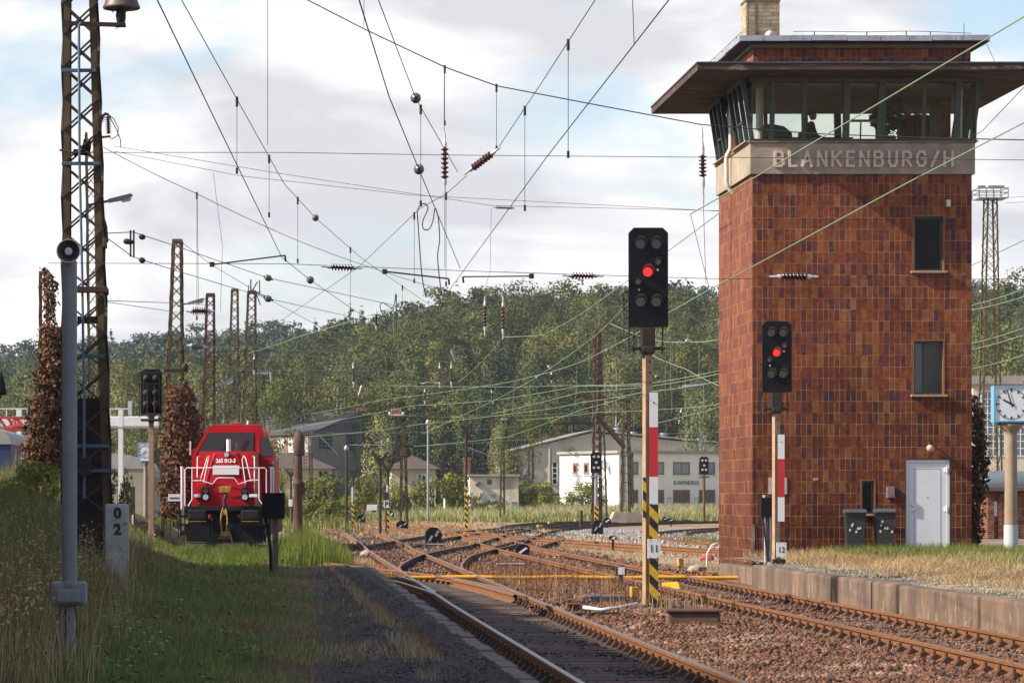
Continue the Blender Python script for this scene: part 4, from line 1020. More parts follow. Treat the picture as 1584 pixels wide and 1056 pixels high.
def hl_signal(label, px, Y, zbase, top, bot, wpx, plate, number, num_y, haz=None, mast_w=0.13, mrot=R(24), haz_left=None):
    s = sc(Y); x0 = (px-CX)/s
    t = thing('light_signal', label, 'railway signal', (x0, Y, zbase), group='main light signals with a red lamp')
    def z(py): return px_z(py, Y) - zbase
    w, zt, zb = wpx/s, z(top), z(bot); c = 0.085; h = w/2
    sn = MB(); sn.m(screen_mat)
    sn.prism([(-h,zb),(h,zb),(h,zt-c),(h-c*1.0,zt),(-h+c*1.0,zt),(-h,zt-c)], -0.115, -0.09)
    sn.rbox(-h*0.72, -0.088, zb+0.05, h*0.72, 0.17, zt-0.09, 0.03)
    sn.build('screen', None, t)
    H = zt-zb
    def L_(u, v): return -h+u*w, zb+v*H
    for u, v in ((.30,.835),(.70,.835),(.30,.255),(.70,.255)): x, zz = L_(u, v); lamp(t, x, zz, 0.083, lens_dark)
    x, zz = L_(.485,.555); o_ = lamp(t, x, zz, 0.083, lens_red, name='red_lamp'); o_['label'] = 'lit red lamp'
    for u, v in ((.745,.655),(.24,.455)): x, zz = L_(u, v); lamp(t, x, zz, 0.048, lens_grey)
    for u, v in ((.735,.575),(.26,.375)):
        x, zz = L_(u, v); m = MB(); m.m(visor_in); m.cyl((x,-0.13,zz),(x,-0.114,zz),0.018,n=10); m.build('marker_stud', None, t)
    ms = MB(); ms.m(mast_tan); Rm = Matrix.Rotation(mrot, 4, 'Z'); q = mast_w/2
    ms.rbox(-q, -q*.8, -0.1, q, q*.8, zb+0.02, 0.006, Rm)
    ms.m(dark_iron)
    for k in range(3): ms.cyl(Rm @ Vector((0.01,-q*.8-0.004,zb-0.55-0.17*k)), Rm @ Vector((0.01,-q*.8+0.004,zb-0.55-0.17*k)), 0.016, n=8)
    ms.build('mast', None, t)
    br = MB(); br.m(dark_iron)
    br.rbox(-0.11,-0.12,zb-0.31,0.11,0.10,zb-0.002,0.02); br.rbox(-0.27,-0.1,zb-0.36,0.27,0.06,zb-0.315,0.012); br.rbox(-0.1,-0.15,zb-0.43,0.1,0.12,zb-0.30,0.03)
    for xx in (-0.30,-0.22,0.24): br.cyl((xx,0.0,zb-0.42),(xx,0.0,zb+0.02),0.011,n=8)
    br.tube([(-0.05,0.05,zb-0.05),(-0.15,0,zb-0.12),(-0.26,-.02,zb-0.14),(-0.29,0,zb-0.08),(-0.27,0.05,zb)],0.008,6)
    br.tube([(-h-0.06,0.02,zb-0.1),(-h-0.06,0.02,zb+0.55),(-h-0.03,0.05,zb+0.58),(-h+0.05,0.06,zb+0.58)],0.010,6)
    for a in (-0.09, 0.09): br.cyl((a,-0.15,zb-0.38),(a,-0.19,zb-0.38),0.02,n=6)
    br.build('mast_bracket', None, t)
    # the white-red-white mast board
    bw = 0.068; bx = 0.085; y0 = -0.13
    a, b, c2, d = [z(v) for v in plate]
    bd = MB(); bd.m(white_paint); bd.box(bx-bw,y0,b,bx+bw,y0+0.012,a); bd.box(bx-bw,y0,d,bx+bw,y0+0.012,c2); bd.m(red_paint); bd.box(bx-bw,y0-.001,c2,bx+bw,y0+0.011,b)
    bd.m(dark_iron); bd.cyl((bx,y0-0.006,a-0.3*(a-b)),(bx,y0,a-0.3*(a-b)),0.012,n=8); bd.bar((0,0,a-0.15),(bx,y0+.01,a-0.15),0.03); bd.bar((0,0,d+0.15),(bx,y0+.01,d+0.15),0.03); bd.build('mast_board', None, t)
    if haz:
        hz = MB(); hz.m(hazard); hz.box(bx-bw-0.005,y0+.002,z(haz[1]),bx+bw+0.005,y0+0.02,z(haz[0])); hz.box(-q*1.25,-0.075,z(haz_left[1]),-q*0.45,-0.065,z(haz_left[0])); hz.build('hazard_board', None, t)
    # number board
    nm = MB(); nm.m(white_paint); zc = z(num_y); nw, nh = 0.105, 0.155
    nm.rbox(bx-nw,y0-0.03,zc-nh,bx+nw,y0-0.018,zc+nh,0.004); nm.m(dark_iron)
    for xx in (-0.06,0.06):
        for zz in (-0.14,0.14): nm.cyl((bx+xx,y0-0.036,zc+zz),(bx+xx,y0-0.03,zc+zz),0.008,n=6)
    nb = nm.build('number_board', None, t)
    text_mesh(number, 0.165, 0.002, black_paint, 'number', nb, T(bx, y0-0.033, zc), bold=0.002, spacing=1.15, sx=0.8)
    ft = MB(); ft.m(concrete); ft.rbox(-0.17,-0.17,-0.22,0.17,0.17,0.0,0.015); ft.m(dark_iron); ft.rbox(-0.09,-0.22,-0.05,0.16,0.0,0.10,0.01); ft.build('foundation', None, t)
    return t
hl_signal('nearest red light signal, board 11, on a striped post standing between the two tracks', 1001.5, 50.5, -0.14, 353, 506.5, 61, (607,660.5,737,779), '11', 848, (780,944), haz_left=(738,800))
hl_signal('shorter red light signal, board 12, on the platform in front of the tiled tower', 1200.5, 65.0, 0.30, 497, 607, 45.5, (672,709.5,768.5,806), '12', 850)
# relay box beside the second signal
rb = thing('relay_box', 'black relay box on two pipes beside signal 12 at the tower corner', 'relay box', (px_x(1186,66.5), 66.5, 0.28))
m = MB(); m.m(black_metal); s_ = sc(66.5); zb_ = px_z(799,66.5)-0.28; zt_ = px_z(769,66.5)-0.28; m.rbox(-0.14,-0.1,zb_,0.15,0.1,zt_,0.015); m.build('box', None, rb)
m = MB(); m.m(pale_metal); m.cyl((-0.03,0,-0.1),(-0.04,0,zb_),0.022); m.cyl((0.09,0.02,-0.1),(0.08,0.02,zb_),0.018); m.build('pipe', None, rb)
m = MB(); m.m(black_paint); m.tube([(-0.1,0,zb_),(-0.05,-.04,zb_-.35),(0.0,-.03,0.25),(0.02,-.03,-.02)],0.02,8); m.tube([(0.03,0,zb_),(0.0,-.05,zb_-.3),(0.03,-.05,0.2),(0.05,-.05,-.02)],0.018,8); m.build('cable', None, rb)
m = MB(); m.m(pale_metal); m.cyl((-0.05,0,zt_),(-0.05,0,zt_+0.05),0.03); m.build('cap', None, rb)
# signal seen from behind, left
def back_signal(label, px, Y, zbase, top, bot, wpx):
    s = sc(Y); t = thing('light_signal', label, 'railway signal', ((px-CX)/s, Y, zbase))
    z = lambda py: px_z(py, Y)-zbase
    h, zt, zb = wpx/s/2, z(top), z(bot)
    m = MB(); m.m(black_metal); c = .09; m.prism([(-h,zb),(h,zb),(h,zt-c),(h-c,zt),(-h+c,zt),(-h,zt-c)], 0.09, 0.11); m.rbox(-h*.8,-0.12,zb+.12,h*.8,0.088,zt-.08,.04)
    m.build('screen', None, t)
    for u in (-.45,.45):
        for v in (.80,.47,.22):
            m = MB(); m.m(dark_iron); m.lathe((u*h,-0.12,zb+v*(zt-zb)),[(0,0.10),(-0.06,0.095),(-0.09,0.06),(-0.1,0.02)],(0,1,0),n=12); m.build('lamp_housing', None, t)
    m = MB(); m.m(dark_iron)
    for x in (-h*1.1,h*1.1,-h*.35,h*.35): m.cyl((x,-0.3,zb-.1),(x,-0.3,zt-(zt-zb)*.33),0.014,n=6)
    m.bar((-h*1.15,-0.3,zt-(zt-zb)*.33),(h*1.15,-0.3,zt-(zt-zb)*.33),0.03); m.rbox(-h*1.0,-0.35,zb-.22,h*1.0,0.1,zb-.15,.02); m.rbox(-.09,-.1,zb-.25,.09,.1,zb+.02,.02); m.build('service_cage', None, t)
    m = MB(); m.m(mast_tan); m.rbox(-0.075,-0.06,-0.3,0.075,0.06,zb-.2,.008); m.build('mast', None, t)
    return t
back_signal('black light signal seen from behind on a tan mast left of the red engine', 234, 93, 0.55, 571, 640, 32)
def far_signal(label, px, Y, zbase, top, bot, wpx, striped):
    s = sc(Y); t = thing('light_signal', label, 'railway signal', ((px-CX)/s, Y, zbase))
    z = lambda py: px_z(py, Y)-zbase
    h, zt, zb = wpx/s/2, z(top), z(bot)
    m = MB(); m.m(black_metal); c = h*.4; m.prism([(-h,zb),(h,zb),(h,zt-c),(h-c,zt),(-h+c,zt),(-h,zt-c)], -.08, .05); m.m(visor_in)
    for u, v in ((-.4,.78),(.4,.78),(0,.5),(-.4,.25),(.4,.25)): m.lathe((u*h,-.08,zb+v*(zt-zb)),[(0,h*.24),(-.12,h*.24)],(0,1,0),n=8)
    m.build('screen', None, t)
    m = MB(); m.m(galv if striped else rust_steel); m.cyl((0,0,-.2 if not striped else zb*.42),(0,0,zb),0.10,n=10); m.rbox(-h*1.1,-.1,zb-.25,h*1.1,.1,zb-.16,.02)
    if striped: m.m(hazard); m.box(-.1,-.1,-.2,.1,.1,zb*.42)
    m.build('mast', None, t)
far_signal('small black light signal on a striped post in front of the white building corner', 922, 172, -0.16, 699, 731, 17, True)
far_signal('small black light signal on a thin rusty post right of the painted station name', 1089, 220, -0.16, 706, 733, 14, False)

# ------------------------------------------------------------------ bits and pieces in the yard
def gp(px, py, dz=0.0):    # ground point seen at a pixel, flat yard level
    Y = F*(EYE+0.16)/(py-CY); return (px-CX)*Y/F, Y
def lantern(label, px, py, wpx, hpx, sym, group='switch lanterns along the tracks', post=0.0):
    x, Y = gp(px, py); s = sc(Y); w, h = wpx/s, hpx/s
    t = thing('switch_lantern', label, 'switch lantern', (x, Y, -0.16), group=group)
    m = MB(); m.m(black_metal)
    if post: m.cyl((0,0,0),(0,0,post),0.04,n=8)
    hh = h-post
    if sym == 'drum': m.lathe((0,0,post),[(0,w*.36),(.02,w*.5),(hh*.62,w*.5),(hh*.8,w*.38),(hh*.9,w*.2),(hh,w*.18)],n=16)
    else: m.prism([(-w/2,post),(w/2,post),(w/2,post+hh*.74),(w*.28,post+hh*.95),(w*.1,post+hh),(-w*.1,post+hh),(-w*.28,post+hh*.95),(-w/2,post+hh*.74)], -w*.42, w*.42)
    m.build('lantern_box', None, t)
    m = MB(); m.m(mat('worn_white_symbol', (0.42,0.42,0.43), .6, 0, (0.2,0.2,0.2), 9) if sym == 'split' else white_paint); y = -w*.43-.004 if sym != 'drum' else -w*.5
    c = post+hh*.5
    if sym in ('slash','drum'): m.prism([(-w*.34,c-hh*.22),(-w*.16,c-hh*.30),(w*.36,c+hh*.14),(w*.2,c+hh*.24)], y-.004, y+.004)
    elif sym == 'split': m.prism([(-w*.36,c-hh*.24),(-w*.20,c-hh*.26),(-w*.02,c+hh*.02),(-w*.14,c+hh*.06)], y-.004, y+.004); m.prism([(w*.06,c+hh*.02),(w*.2,c-.0),(w*.42,c+hh*.30),(w*.26,c+hh*.34)], y-.004, y+.004)
    elif sym == 'plate': m.box(-w*.34,y-.004,c-hh*.40,w*.34,y+.004,c+hh*.40)
    elif sym == 'arrow': m.prism([(-w*.3,c-hh*.3),(w*.1,c-hh*.36),(w*.34,c),(w*.1,c+hh*.34),(-w*.05,c+hh*.1)], y-.004, y+.004)
    m.build('symbol', None, t)
    return t
lantern('large black switch lantern with a broken white slash beside the crossover', 670, 843, 24, 28, 'split')
lantern('rounded black switch lantern left of the largest lantern with a white slash', 622, 819, 18, 14, 'split')
lantern('dark round-topped switch lantern in the distance where the tracks converge', 558, 810, 14, 14, 'split')
lantern('square black lantern with one bold white diagonal bar in front of the crossover', 808, 859, 21, 18, 'slash')
lantern('black switch lantern with crossed white bars below the striped far signal', 924, 826, 17, 22, 'split')
lantern('second black lantern with a white bar just right of the crossed one', 939, 816, 11, 16, 'slash', post=0.25)
lantern('small upright lantern with a white arrow on a short post between the far tracks', 948, 850, 11, 22, 'arrow', post=0.35)
lantern('tiny left lantern with a white face of the pair by the curved tracks', 1029, 809, 8, 10, 'slash', post=0.2)
lantern('tiny right lantern with a white face of the pair by the curved tracks', 1038, 814, 9, 13, 'slash', post=0.3)
lantern('white oblong board in a black frame on a stub post left of signal 11', 960.5, 915, 15, 40, 'plate', post=0.16*2)
lantern('dwarf round switch lantern with white bands beside the thin striped post', 545, 808, 9, 16, 'drum', post=0.1)
lantern('pale faced dwarf lantern on the ground at the foot of the tall dark pole', 604, 806, 11, 17, 'drum', post=0.2)
# point machine boxes
def gbox(name, label, cat, px, py, wpx, hpx, d, material, lid=None, rot=0.0, lidname='lid', group=None):
    x, Y = gp(px, py); s = sc(Y); w, h = wpx/s, hpx/s
    t = thing(name, label, cat, (x, Y, -0.17), rot, group)
    m = MB(); m.m(material); m.rbox(-w/2,-d/2,0,w/2,d/2,h*.78,.012); m.build('housing', None, t)
    m = MB(); m.m(lid or material); m.rbox(-w/2-.02,-d/2-.02,h*.78+.002,w/2+.02,d/2+.02,h,.012); m.build(lidname, None, t)
    return t
grey_box = mat('grey_point_machine', (0.20,0.21,0.22), 0.6, 0.2, (0.13,0.135,0.14), 4); grey_lid = mat('pale_machine_lid', (0.38,0.37,0.36), 0.7, 0, (0.28,0.26,0.24), 5)
gbox('point_machine', 'grey point machine with a pale lid in the weeds left of signal 11', 'point machine', 938, 935, 56, 16, 0.45, grey_box, grey_lid, R(6))
gbox('point_machine', 'low grey point machine under the largest split-slash lantern', 'point machine', 665, 847, 40, 7, 0.5, grey_box, grey_lid)
gbox('point_machine', 'grey point machine half hidden in tall weeds below the diagonal-bar lantern', 'point machine', 790, 880, 42, 10, 0.5, grey_box, grey_lid, R(-4))
gbox('track_connection_box', 'rusty box fixed outside the near track, left of signal 11', 'track box', 887, 946, 18, 15, 0.2, clip_mat, rail_side)
gbox('track_connection_box', 'rusty box between the rails beside the tip of the switch blade', 'track box', 829, 945, 20, 10, 0.3, rail_side, clip_mat)
amber = mat('ochre_marker_plastic', (0.62,0.33,0.06), 0.55, 0, (0.5,0.26,0.05), 9)
def marker(label, px, py, wpx, hpx, stem):
    x, Y = gp(px, py); s = sc(Y); w, h, st = wpx/s, hpx/s, stem/s
    t = thing('marker_post', label, 'marker', (x, Y, -0.17), R(10), 'ochre marker blocks by the tracks')
    m = MB(); m.m(clip_mat); m.cyl((0,0,0),(0,0,st+.02),w*.36,n=10); m.build('stub', None, t)
    m = MB(); m.m(amber); m.rbox(-w/2,-w/2,st,w/2,w/2,h,.012); m.build('cap', None, t)
marker('ochre block on a rusty stub close to the left of signal 11', 981, 938, 12, 32, 16)
marker('ochre block on a dark stub beyond the second track right of signal 11', 1052.5, 878, 8, 16, 4)
marker('ochre block half hidden behind the far curved track, leftmost of three', 835, 817, 8, 6, 1)
marker('ochre block behind the far curved track, middle of three', 852, 812, 8, 6, 1)
marker('ochre block behind the far curved track, rightmost of three', 893, 809, 8, 6, 1)
# white cable pipe and lid
x, Y = gp(945, 945)
m = MB(); m.m(white_paint); a = gp(900,946); b2 = gp(930,949); c2 = gp(985,943); m.tube([(a[0],a[1],-.08),(b2[0],b2[1],-.10),((b2[0]+c2[0])/2,(b2[1]+c2[1])/2,-.09),(c2[0],c2[1],-.06)],0.032,8); m.m(dark_iron); d2 = gp(1052,947); m.tube([(c2[0]+.25,c2[1]-.1,-.10),(c2[0]+.5,c2[1],-.07),(d2[0],d2[1],-.12)],0.045,8)
tag(m.build('cable_pipe', None), 'white and black cable pipe lying on the ballast at the foot of signal 11', 'pipe')
x, Y = gp(1076, 972); t = thing('cable_pit', 'low concrete cable pit with a rusty lid on the ballast right of signal 11', 'cable pit', (x, Y+.3, -0.2), R(-4))
m = MB(); m.m(mat('pit_concrete', (0.16,0.085,0.055), 0.9, 0, (0.11,0.06,0.045), 5)); m.rbox(-.36,-.33,0,.36,.33,.27,.03); m.build('rim', None, t)
m = MB(); m.m(mat('pit_lid_iron', (0.12,0.05,0.035), 0.7, 0.2, (0.08,0.035,0.028), 7)); m.rbox(-.39,-.36,.272,.39,.36,.305,.01); m.build('lid', None, t)
# yellow cable protector laid over both tracks
yel = mat('yellow_plastic_duct', (0.72,0.34,0.015), 0.45, 0, (0.6,0.27,0.015), 2)
m = MB(); m.m(yel); Yd = 67.6; xs_ = np.linspace(2.9, 10.45, 24)
m.tube([(x, Yd - .05*(x-2.9) + .04*math.sin(x*2), -0.045+0.008*math.sin(x*3)) for x in xs_], 0.042, 8)
tag(m.build('cable_duct', None), 'long yellow cable duct laid straight across all the tracks', 'cable duct')
x, Y = 7.62, 57.4; t = thing('warning_board', 'tilted yellow board with a white patch leaning by the second track', 'sign', (px_x(1041,59.5), 59.5, -0.12), R(4))
m = MB(); m.m(mat('bright_yellow_board', (0.80,0.50,0.01), 0.4)); Mx = Matrix.Rotation(R(-38),4,'X'); m.prism([(-.17,0),(.15,-.02),(.12,.24),(-.19,.22)], -.012, .012, 'xz', Mx); m.build('board', None, t)
m = MB(); m.m(white_paint); m.prism([(-.10,0.02),(.10,0.02),(.09,.10),(-.09,.10)], -.016, -.0125, 'xz', Mx); m.build('patch', None, t)
# concrete lumps, debris
r_ = random.Random(9)
def lump(name, label, cat, px, py, w, material, seed, z=-0.16):
    x, Y = gp(px, py); bm = bmesh.new(); bmesh.ops.create_icosphere(bm, subdivisions=2, radius=1); rr_ = random.Random(seed)
    for v in bm.verts: v.co = Vector((v.co.x*w*(.8+.4*rr_.random()), v.co.y*w*.7*(.8+.4*rr_.random()), v.co.z*w*.6*(.75+.5*rr_.random())))
    me = bpy.data.meshes.new(name); bm.to_mesh(me); bm.free(); me.materials.append(material); o = obj(name, me, None, (x, Y, z+w*.25)); tag(o, label, cat); return o
lump('concrete_lump', 'grey broken concrete lump lying by the rail above the yellow duct', 'rubble', 911, 890, .16, grey_stone, 2)
lump('concrete_lump', 'brown concrete lump at the left edge of the crossover track', 'rubble', 568, 860, .22, concrete, 3)
lump('concrete_lump', 'rubble heap at the platform end below the tower corner', 'rubble', 1078, 884, .22, concrete, 5)
lump('red_rag', 'crumpled red cloth on the ground left of the tower foot', 'cloth', 1094, 866, .2, mat('red_rag', (0.45,0.08,0.07), 0.9), 6)
m = MB(); m.m(white_paint); bp = P(1103,860,74); m.tube([(bp.x-.15,74,.05),(bp.x-.14,74,.35),(bp.x-.02,74,.55),(bp.x+.13,74,.6),(bp.x+.14,74,.5)],.02,6); tag(m.build('bent_pipe', None), 'thin white bent pipe rising beside the left foot of the tower', 'pipe')

# ------------------------------------------------------------------ wheelie bins by the tower door
bin_mat = mat('anthracite_bin_plastic', (0.018,0.019,0.021), 0.5, 0, (0.028,0.029,0.032), 5); bin_lid = mat('grey_bin_lid', (0.085,0.09,0.10), 0.40, 0, (0.06,0.063,0.07), 4)
def wheelie(label, px0, px1, top, rot, dots):
    Y = 71.15; s = sc(Y); w = 0.45; x = ((px0+px1)/2-CX)/s
    t = thing('wheelie_bin', label, 'bin', (x, Y, rz_(x, Y)-0.02), R(rot), 'wheelie bins in front of the tower')
    h = 0.92
    m = MB(); m.m(bin_mat); V = []
    for z, k in ((0.03,.78),(h,1.0)):
        for a, c in ((-1,-1),(1,-1),(1,1),(-1,1)): V.append((a*w/2*k, c*.28*k - .02*(1-k), z))
    m.add(V, [(0,3,2,1),(4,5,6,7),(0,1,5,4),(1,2,6,5),(2,3,7,6),(3,0,4,7)])
    m.rbox(-w/2-.006,-.29,h-.07,w/2+.006,.285,h-.005,.012); m.build('body', None, t)
    m = MB(); m.m(bin_lid); m.prism([(-.34,h+.0),(.30,h+.0),(.30,h+.055),(.05,h+.085),(-.30,h+.055),(-.34,h+.03)], -w/2-.012, w/2+.012, 'yz'); m.cyl((-w/2+.04,.31,h+.03),(w/2-.04,.31,h+.03),.02); m.build('lid', None, t)
    for sx in (-1, 1):
        m = MB(); m.m(black_metal); m.cyl((sx*.24,.25,.10),(sx*.20,.25,.10),.10,n=16); m.build('wheel', None, t)
    m = MB(); m.m(mat('worn_sticker', (0.58,0.55,0.50), 0.7, 0, (0.40,0.38,0.34), 12)); rr_ = random.Random(dots)
    for k in range(6):
        xx, zz = rr_.uniform(-.13,.15), rr_.uniform(.42,.72); yk = -.28*(.78+.22*(zz/h))-.006; q = .022
        m.prism([(xx-q,zz-q*1.3),(xx+q*.9,zz-q*1.1),(xx+q,zz+q*1.2),(xx-q*.8,zz+q*1.3)], yk-.004, yk+.004)
    m.build('stickers', None, t)
wheelie('left wheelie bin under the slit window of the tower', 1305, 1339, 800, -5, 21)
wheelie('right wheelie bin, next to the white tower door', 1350, 1386, 801, -7, 8)

# ------------------------------------------------------------------ clocks
clock_white = mat('clock_face_white', (0.72,0.73,0.76), 0.4); clock_blue = mat('sky_blue_clock_case', (0.15,0.38,0.60), 0.45)
def clock(label, px0, px1, top, bot, Y, hour, minute, post_px, post_bot, zbase, case, group=None, ends=True):
    s = sc(Y); w, h = (px1-px0)/s, (bot-top)/s; xc = ((px0+px1)/2-CX)/s
    t = thing('station_clock', label, 'clock', (xc, Y, zbase), group=group)
    zc = px_z((top+bot)/2, Y)-zbase; dep = w*.36
    m = MB(); m.m(case); f = .028*w/.75*1.2
    m.box(-w/2,-dep/2,zc-h/2,-w/2+f,dep/2,zc+h/2); m.box(w/2-f,-dep/2,zc-h/2,w/2,dep/2,zc+h/2); m.box(-w/2+f,-dep/2,zc+h/2-f,w/2-f,dep/2,zc+h/2); m.box(-w/2+f,-dep/2,zc-h/2,w/2-f,dep/2,zc-h/2+f)
    m.m(clock_white); m.box(-w/2+f+.001,-dep/2+.02,zc-h/2+f+.001,w/2-f-.001,dep/2-.02,zc+h/2-f-.001); m.build('case', None, t)
    m = MB(); m.m(black_paint); r0 = min(w, h)*.44; y = -dep/2+.014
    for k in range(60):
        a = k*math.pi/30; big = k % 5 == 0; d = Vector((math.sin(a),0,math.cos(a))); n = Vector((d.z,0,-d.x))*(r0*(.045 if big else .016)); p, q = d*r0*(.78 if big else .92), d*r0
        c = Vector((0,0,zc)); m.prism([((c+p+n).x,(c+p+n).z),((c+q+n).x,(c+q+n).z),((c+q-n).x,(c+q-n).z),((c+p-n).x,(c+p-n).z)], y, y+.005)
    m.build('dial', None, t)
    for nm, a, L_, wd in (('hour_hand',(hour+minute/60)*math.pi/6,.62,.065),('minute_hand',minute*math.pi/30,.93,.045)):
        m = MB(); m.m(black_paint); d = Vector((math.sin(a),0,math.cos(a))); n = Vector((d.z,0,-d.x))*r0*wd; p, q = -d*r0*.2, d*r0*L_; c = Vector((0,0,zc)); yy = y-.006 if nm == 'hour_hand' else y-.012
        m.prism([((c+p+n).x,(c+p+n).z),((c+q+n*.7).x,(c+q+n*.7).z),((c+q-n*.7).x,(c+q-n*.7).z),((c+p-n).x,(c+p-n).z)], yy, yy+.004); m.build(nm, None, t)
    pw = post_px/s/2; zb = zc-h/2
    m = MB(); m.m(post_concrete); m.lathe((0.02,0,-.25),[(0,pw*.86),(zb+.25-.30,pw*.74),(zb+.25-.2,pw*.8),(zb+.25-.12,pw*1.35),(zb+.25-.04,pw*1.5)],n=8)
    m.v = m.v; m.m(dark_iron); m.cbox((0.02,0,zb-.02),(pw*2.8,pw*2.4,.045)); m.build('post', None, t)
    return t
ck = clock('large blue cased station clock on a concrete post at the right edge', 1535, 1590, 597, 653, 70.0, 9, 57, 25, 856, 0.34, clock_blue)
m = MB(); m.m(mat('grey_post_wrap', (0.42,0.44,0.46), 0.6)); m.lathe((0.02,0,0.10),[(0,.166),(.62,.160)],n=8,cap=False); m.build('grey_sleeve', None, ck)
clock('small white station clock with blue frame on a post beyond the left signal', 213, 236, 684, 713, 135, 7, 38, 8, 810, 0.4, mat('pale_blue_case', (0.30,0.42,0.66), 0.5))

# ------------------------------------------------------------------ left foreground: loudspeaker pole, km stone, box on post
pole_mat = mat('grey_painted_pole', (0.20,0.205,0.215), 0.55, 0.1, (0.165,0.168,0.175), 3, col3=(0.27,0.25,0.23), n3scale=2, n3lo=.6, n3hi=.72)
Yp = 27.0; sp_ = sc(Yp); zg = 0.02
sp = thing('loudspeaker_pole', 'grey pole with a horn loudspeaker on top in the left foreground', 'loudspeaker pole', ((107.5-CX)/sp_, Yp, zg))
zz = lambda py: px_z(py, Yp)-zg
m = MB(); m.m(pole_mat); m.cyl((0,0,-.2),(0,0,zz(880)),.056,n=24); m.cyl((0,0,zz(900)),(0,0,zz(405)),.0655,n=24); m.lathe((0,0,zz(405)),[(0,.0655),(.012,.055),(.018,.02)],n=24); m.build('pole', None, sp)
m = MB(); m.m(pole_mat); m.cyl((-.062,-.03,-.2),(-.062,-.03,zz(925)),.026,n=14); m.build('conduit', None, sp)
m = MB(); m.m(pole_mat); m.rbox(-.155,-.16,zz(935),.15,.10,zz(899),.03); m.build('junction_box', None, sp)
m = MB(); m.m(pole_mat); m.rbox(-.10,-.20,zz(931),.105,-.161,zz(910),.028); m.rbox(-.035,-.18,zz(906),.035,-.15,zz(897),.01); m.build('box_cover', None, sp)
m = MB(); m.m(pole_mat); m.rbox(-.03,-.05,zz(410),.03,.05,zz(398),.01); hz_ = zz(390.5)
m.m(mat('horn_grey', (0.13,0.125,0.125), 0.5, 0, (0.10,0.095,0.095), 8)); n = 28
m.lathe((0,-.16,hz_),[(-.005,.096),(0.0,.100),(.012,.098),(.06,.075),(.14,.040),(.24,.034),(.25,.02)],(0,1,0),n=n,cap=False)
m.lathe((0,-.161,hz_),[(0,.094),(.05,.072),(.11,.038),(.13,.02)],(0,1,0),n=n,cap=False)
hn_ = m.build('horn', None, sp)
m = MB(); m.m(mat('horn_rim_pale', (0.62,0.62,0.63), 0.5)); m.lathe((0,-.165,hz_),[(0,.094),(-.006,.097),(0,.103),(.006,.100)],(0,1,0),n=n,cap=False); m.lathe((0,-.12,hz_),[(0,.016),(-.018,.034),(-.02,.030),(-.02,.0)],(0,1,0),n=18); m.build('horn_rim', None, sp)
m = MB(); m.m(black_paint); m.tube([(.05,-.07,zz(935)),(.07,-.08,zz(960)),(.06,-.08,zz(985)),(.02,-.08,zz(1000)),(-.02,-.08,zz(985)),(-.03,-.06,zz(940))],.006,6); m.build('cable', None, sp)

ks = thing('kilometre_stone', 'weathered white kilometre stone reading 0 over 2 in the bank grass', 'distance stone', ((181-CX)/sc(48), 48, 0.45))
m = MB(); m.m(mat('lichened_white_stone', (0.43,0.43,0.40), 0.9, 0, (0.30,0.30,0.27), 4, bump=.3, col3=(0.16,0.16,0.14), n3scale=7, n3lo=.62, n3hi=.7)); h_ = px_z(779,48)-0.45
m.rbox(-.18,-.09,-.4,.18,.09,h_,.035); m.build('stone', None, ks)
for ch_, py in (('0',794),('2',819)): text_mesh(ch_, .22, .003, mat('faded_black_numeral', (0.03,0.03,0.028), 0.8, 0, (0.12,0.12,0.11), 14, .55, .7), 'numeral', ks, T(0.01,-.094,px_z(py,48)-0.45), bold=.012)

bp_ = thing('cable_box', 'black cable box on a post at the path edge in front of the red engine', 'cable box', ((423-CX)/sc(64), 64, 0.08))
zq = lambda py: px_z(py, 64)-0.08
m = MB(); m.m(black_metal); m.rbox(-.235,-.14,zq(802),.23,.12,zq(763),.012); m.rbox(-.25,-.15,zq(764),.245,.13,zq(762),.01); m.build('box', None, bp_)
m = MB(); m.m(mat('split_post_wood', (0.17,0.13,0.10), 0.9, 0, (0.09,0.07,0.055), 6, stretch=(6,6,1))); m.rbox(-.02,-.07,-.2,.10,.07,zq(801),.015); m.build('post', None, bp_)
m = MB(); m.m(black_metal); m.tube([(-.16,0,zq(802)),(-.10,-.03,zq(825)),(-.06,-.04,zq(850)),(-.05,-.04,-.05)],.035,8); m.tube([(.14,-.02,zq(802)),(.18,-.03,zq(812)),(.17,-.03,zq(830)),(.10,-.05,zq(850))],.008,6); m.build('cable', None, bp_)
# ------------------------------------------------------------------ red shunting engine
loco_red = mat('traffic_red_paint', (0.46,0.012,0.020), 0.45, 0, (0.35,0.012,0.016), 1.2, spec=0.12, col3=(0.30,0.02,0.02), n3scale=2.5, n3lo=.62, n3hi=.75)
loco_roof = mat('faded_red_roof', (0.36,0.018,0.016), 0.6, 0, (0.26,0.02,0.018), 2)
loco_grey = mat('engine_frame_grey', (0.020,0.020,0.022), 0.75, 0, (0.010,0.010,0.011), 4, spec=.2)
loco_white = mat('white_handrail', (0.72,0.71,0.70), 0.45)
loco_glass = mat('cab_glass', (0.05,0.055,0.06), 0.05, 0, spec=0.8)
lamp_glass = mat('headlight_glass', (0.55,0.56,0.58), 0.15, 0.2)
yel_hook = mat('yellow_coupling_paint', (0.46,0.27,0.02), 0.7, 0, (0.16,0.09,0.015), 9)
LY = 104.0; LS = sc(LY)
loco = thing('diesel_engine', 'bright red diesel shunting engine with white handrails facing the camera', 'locomotive', ((346-CX)/LS, LY, 0), R(-3.2))
# local frame: x across, y backwards from the buffer faces, z above the rail
def LX(px): return (px-346.5)/LS
def LZ(py): return EYE + (CY-py)/LS
def lobj(mb, name, material=None, parent=None): return mb.build(name, material, parent or loco)
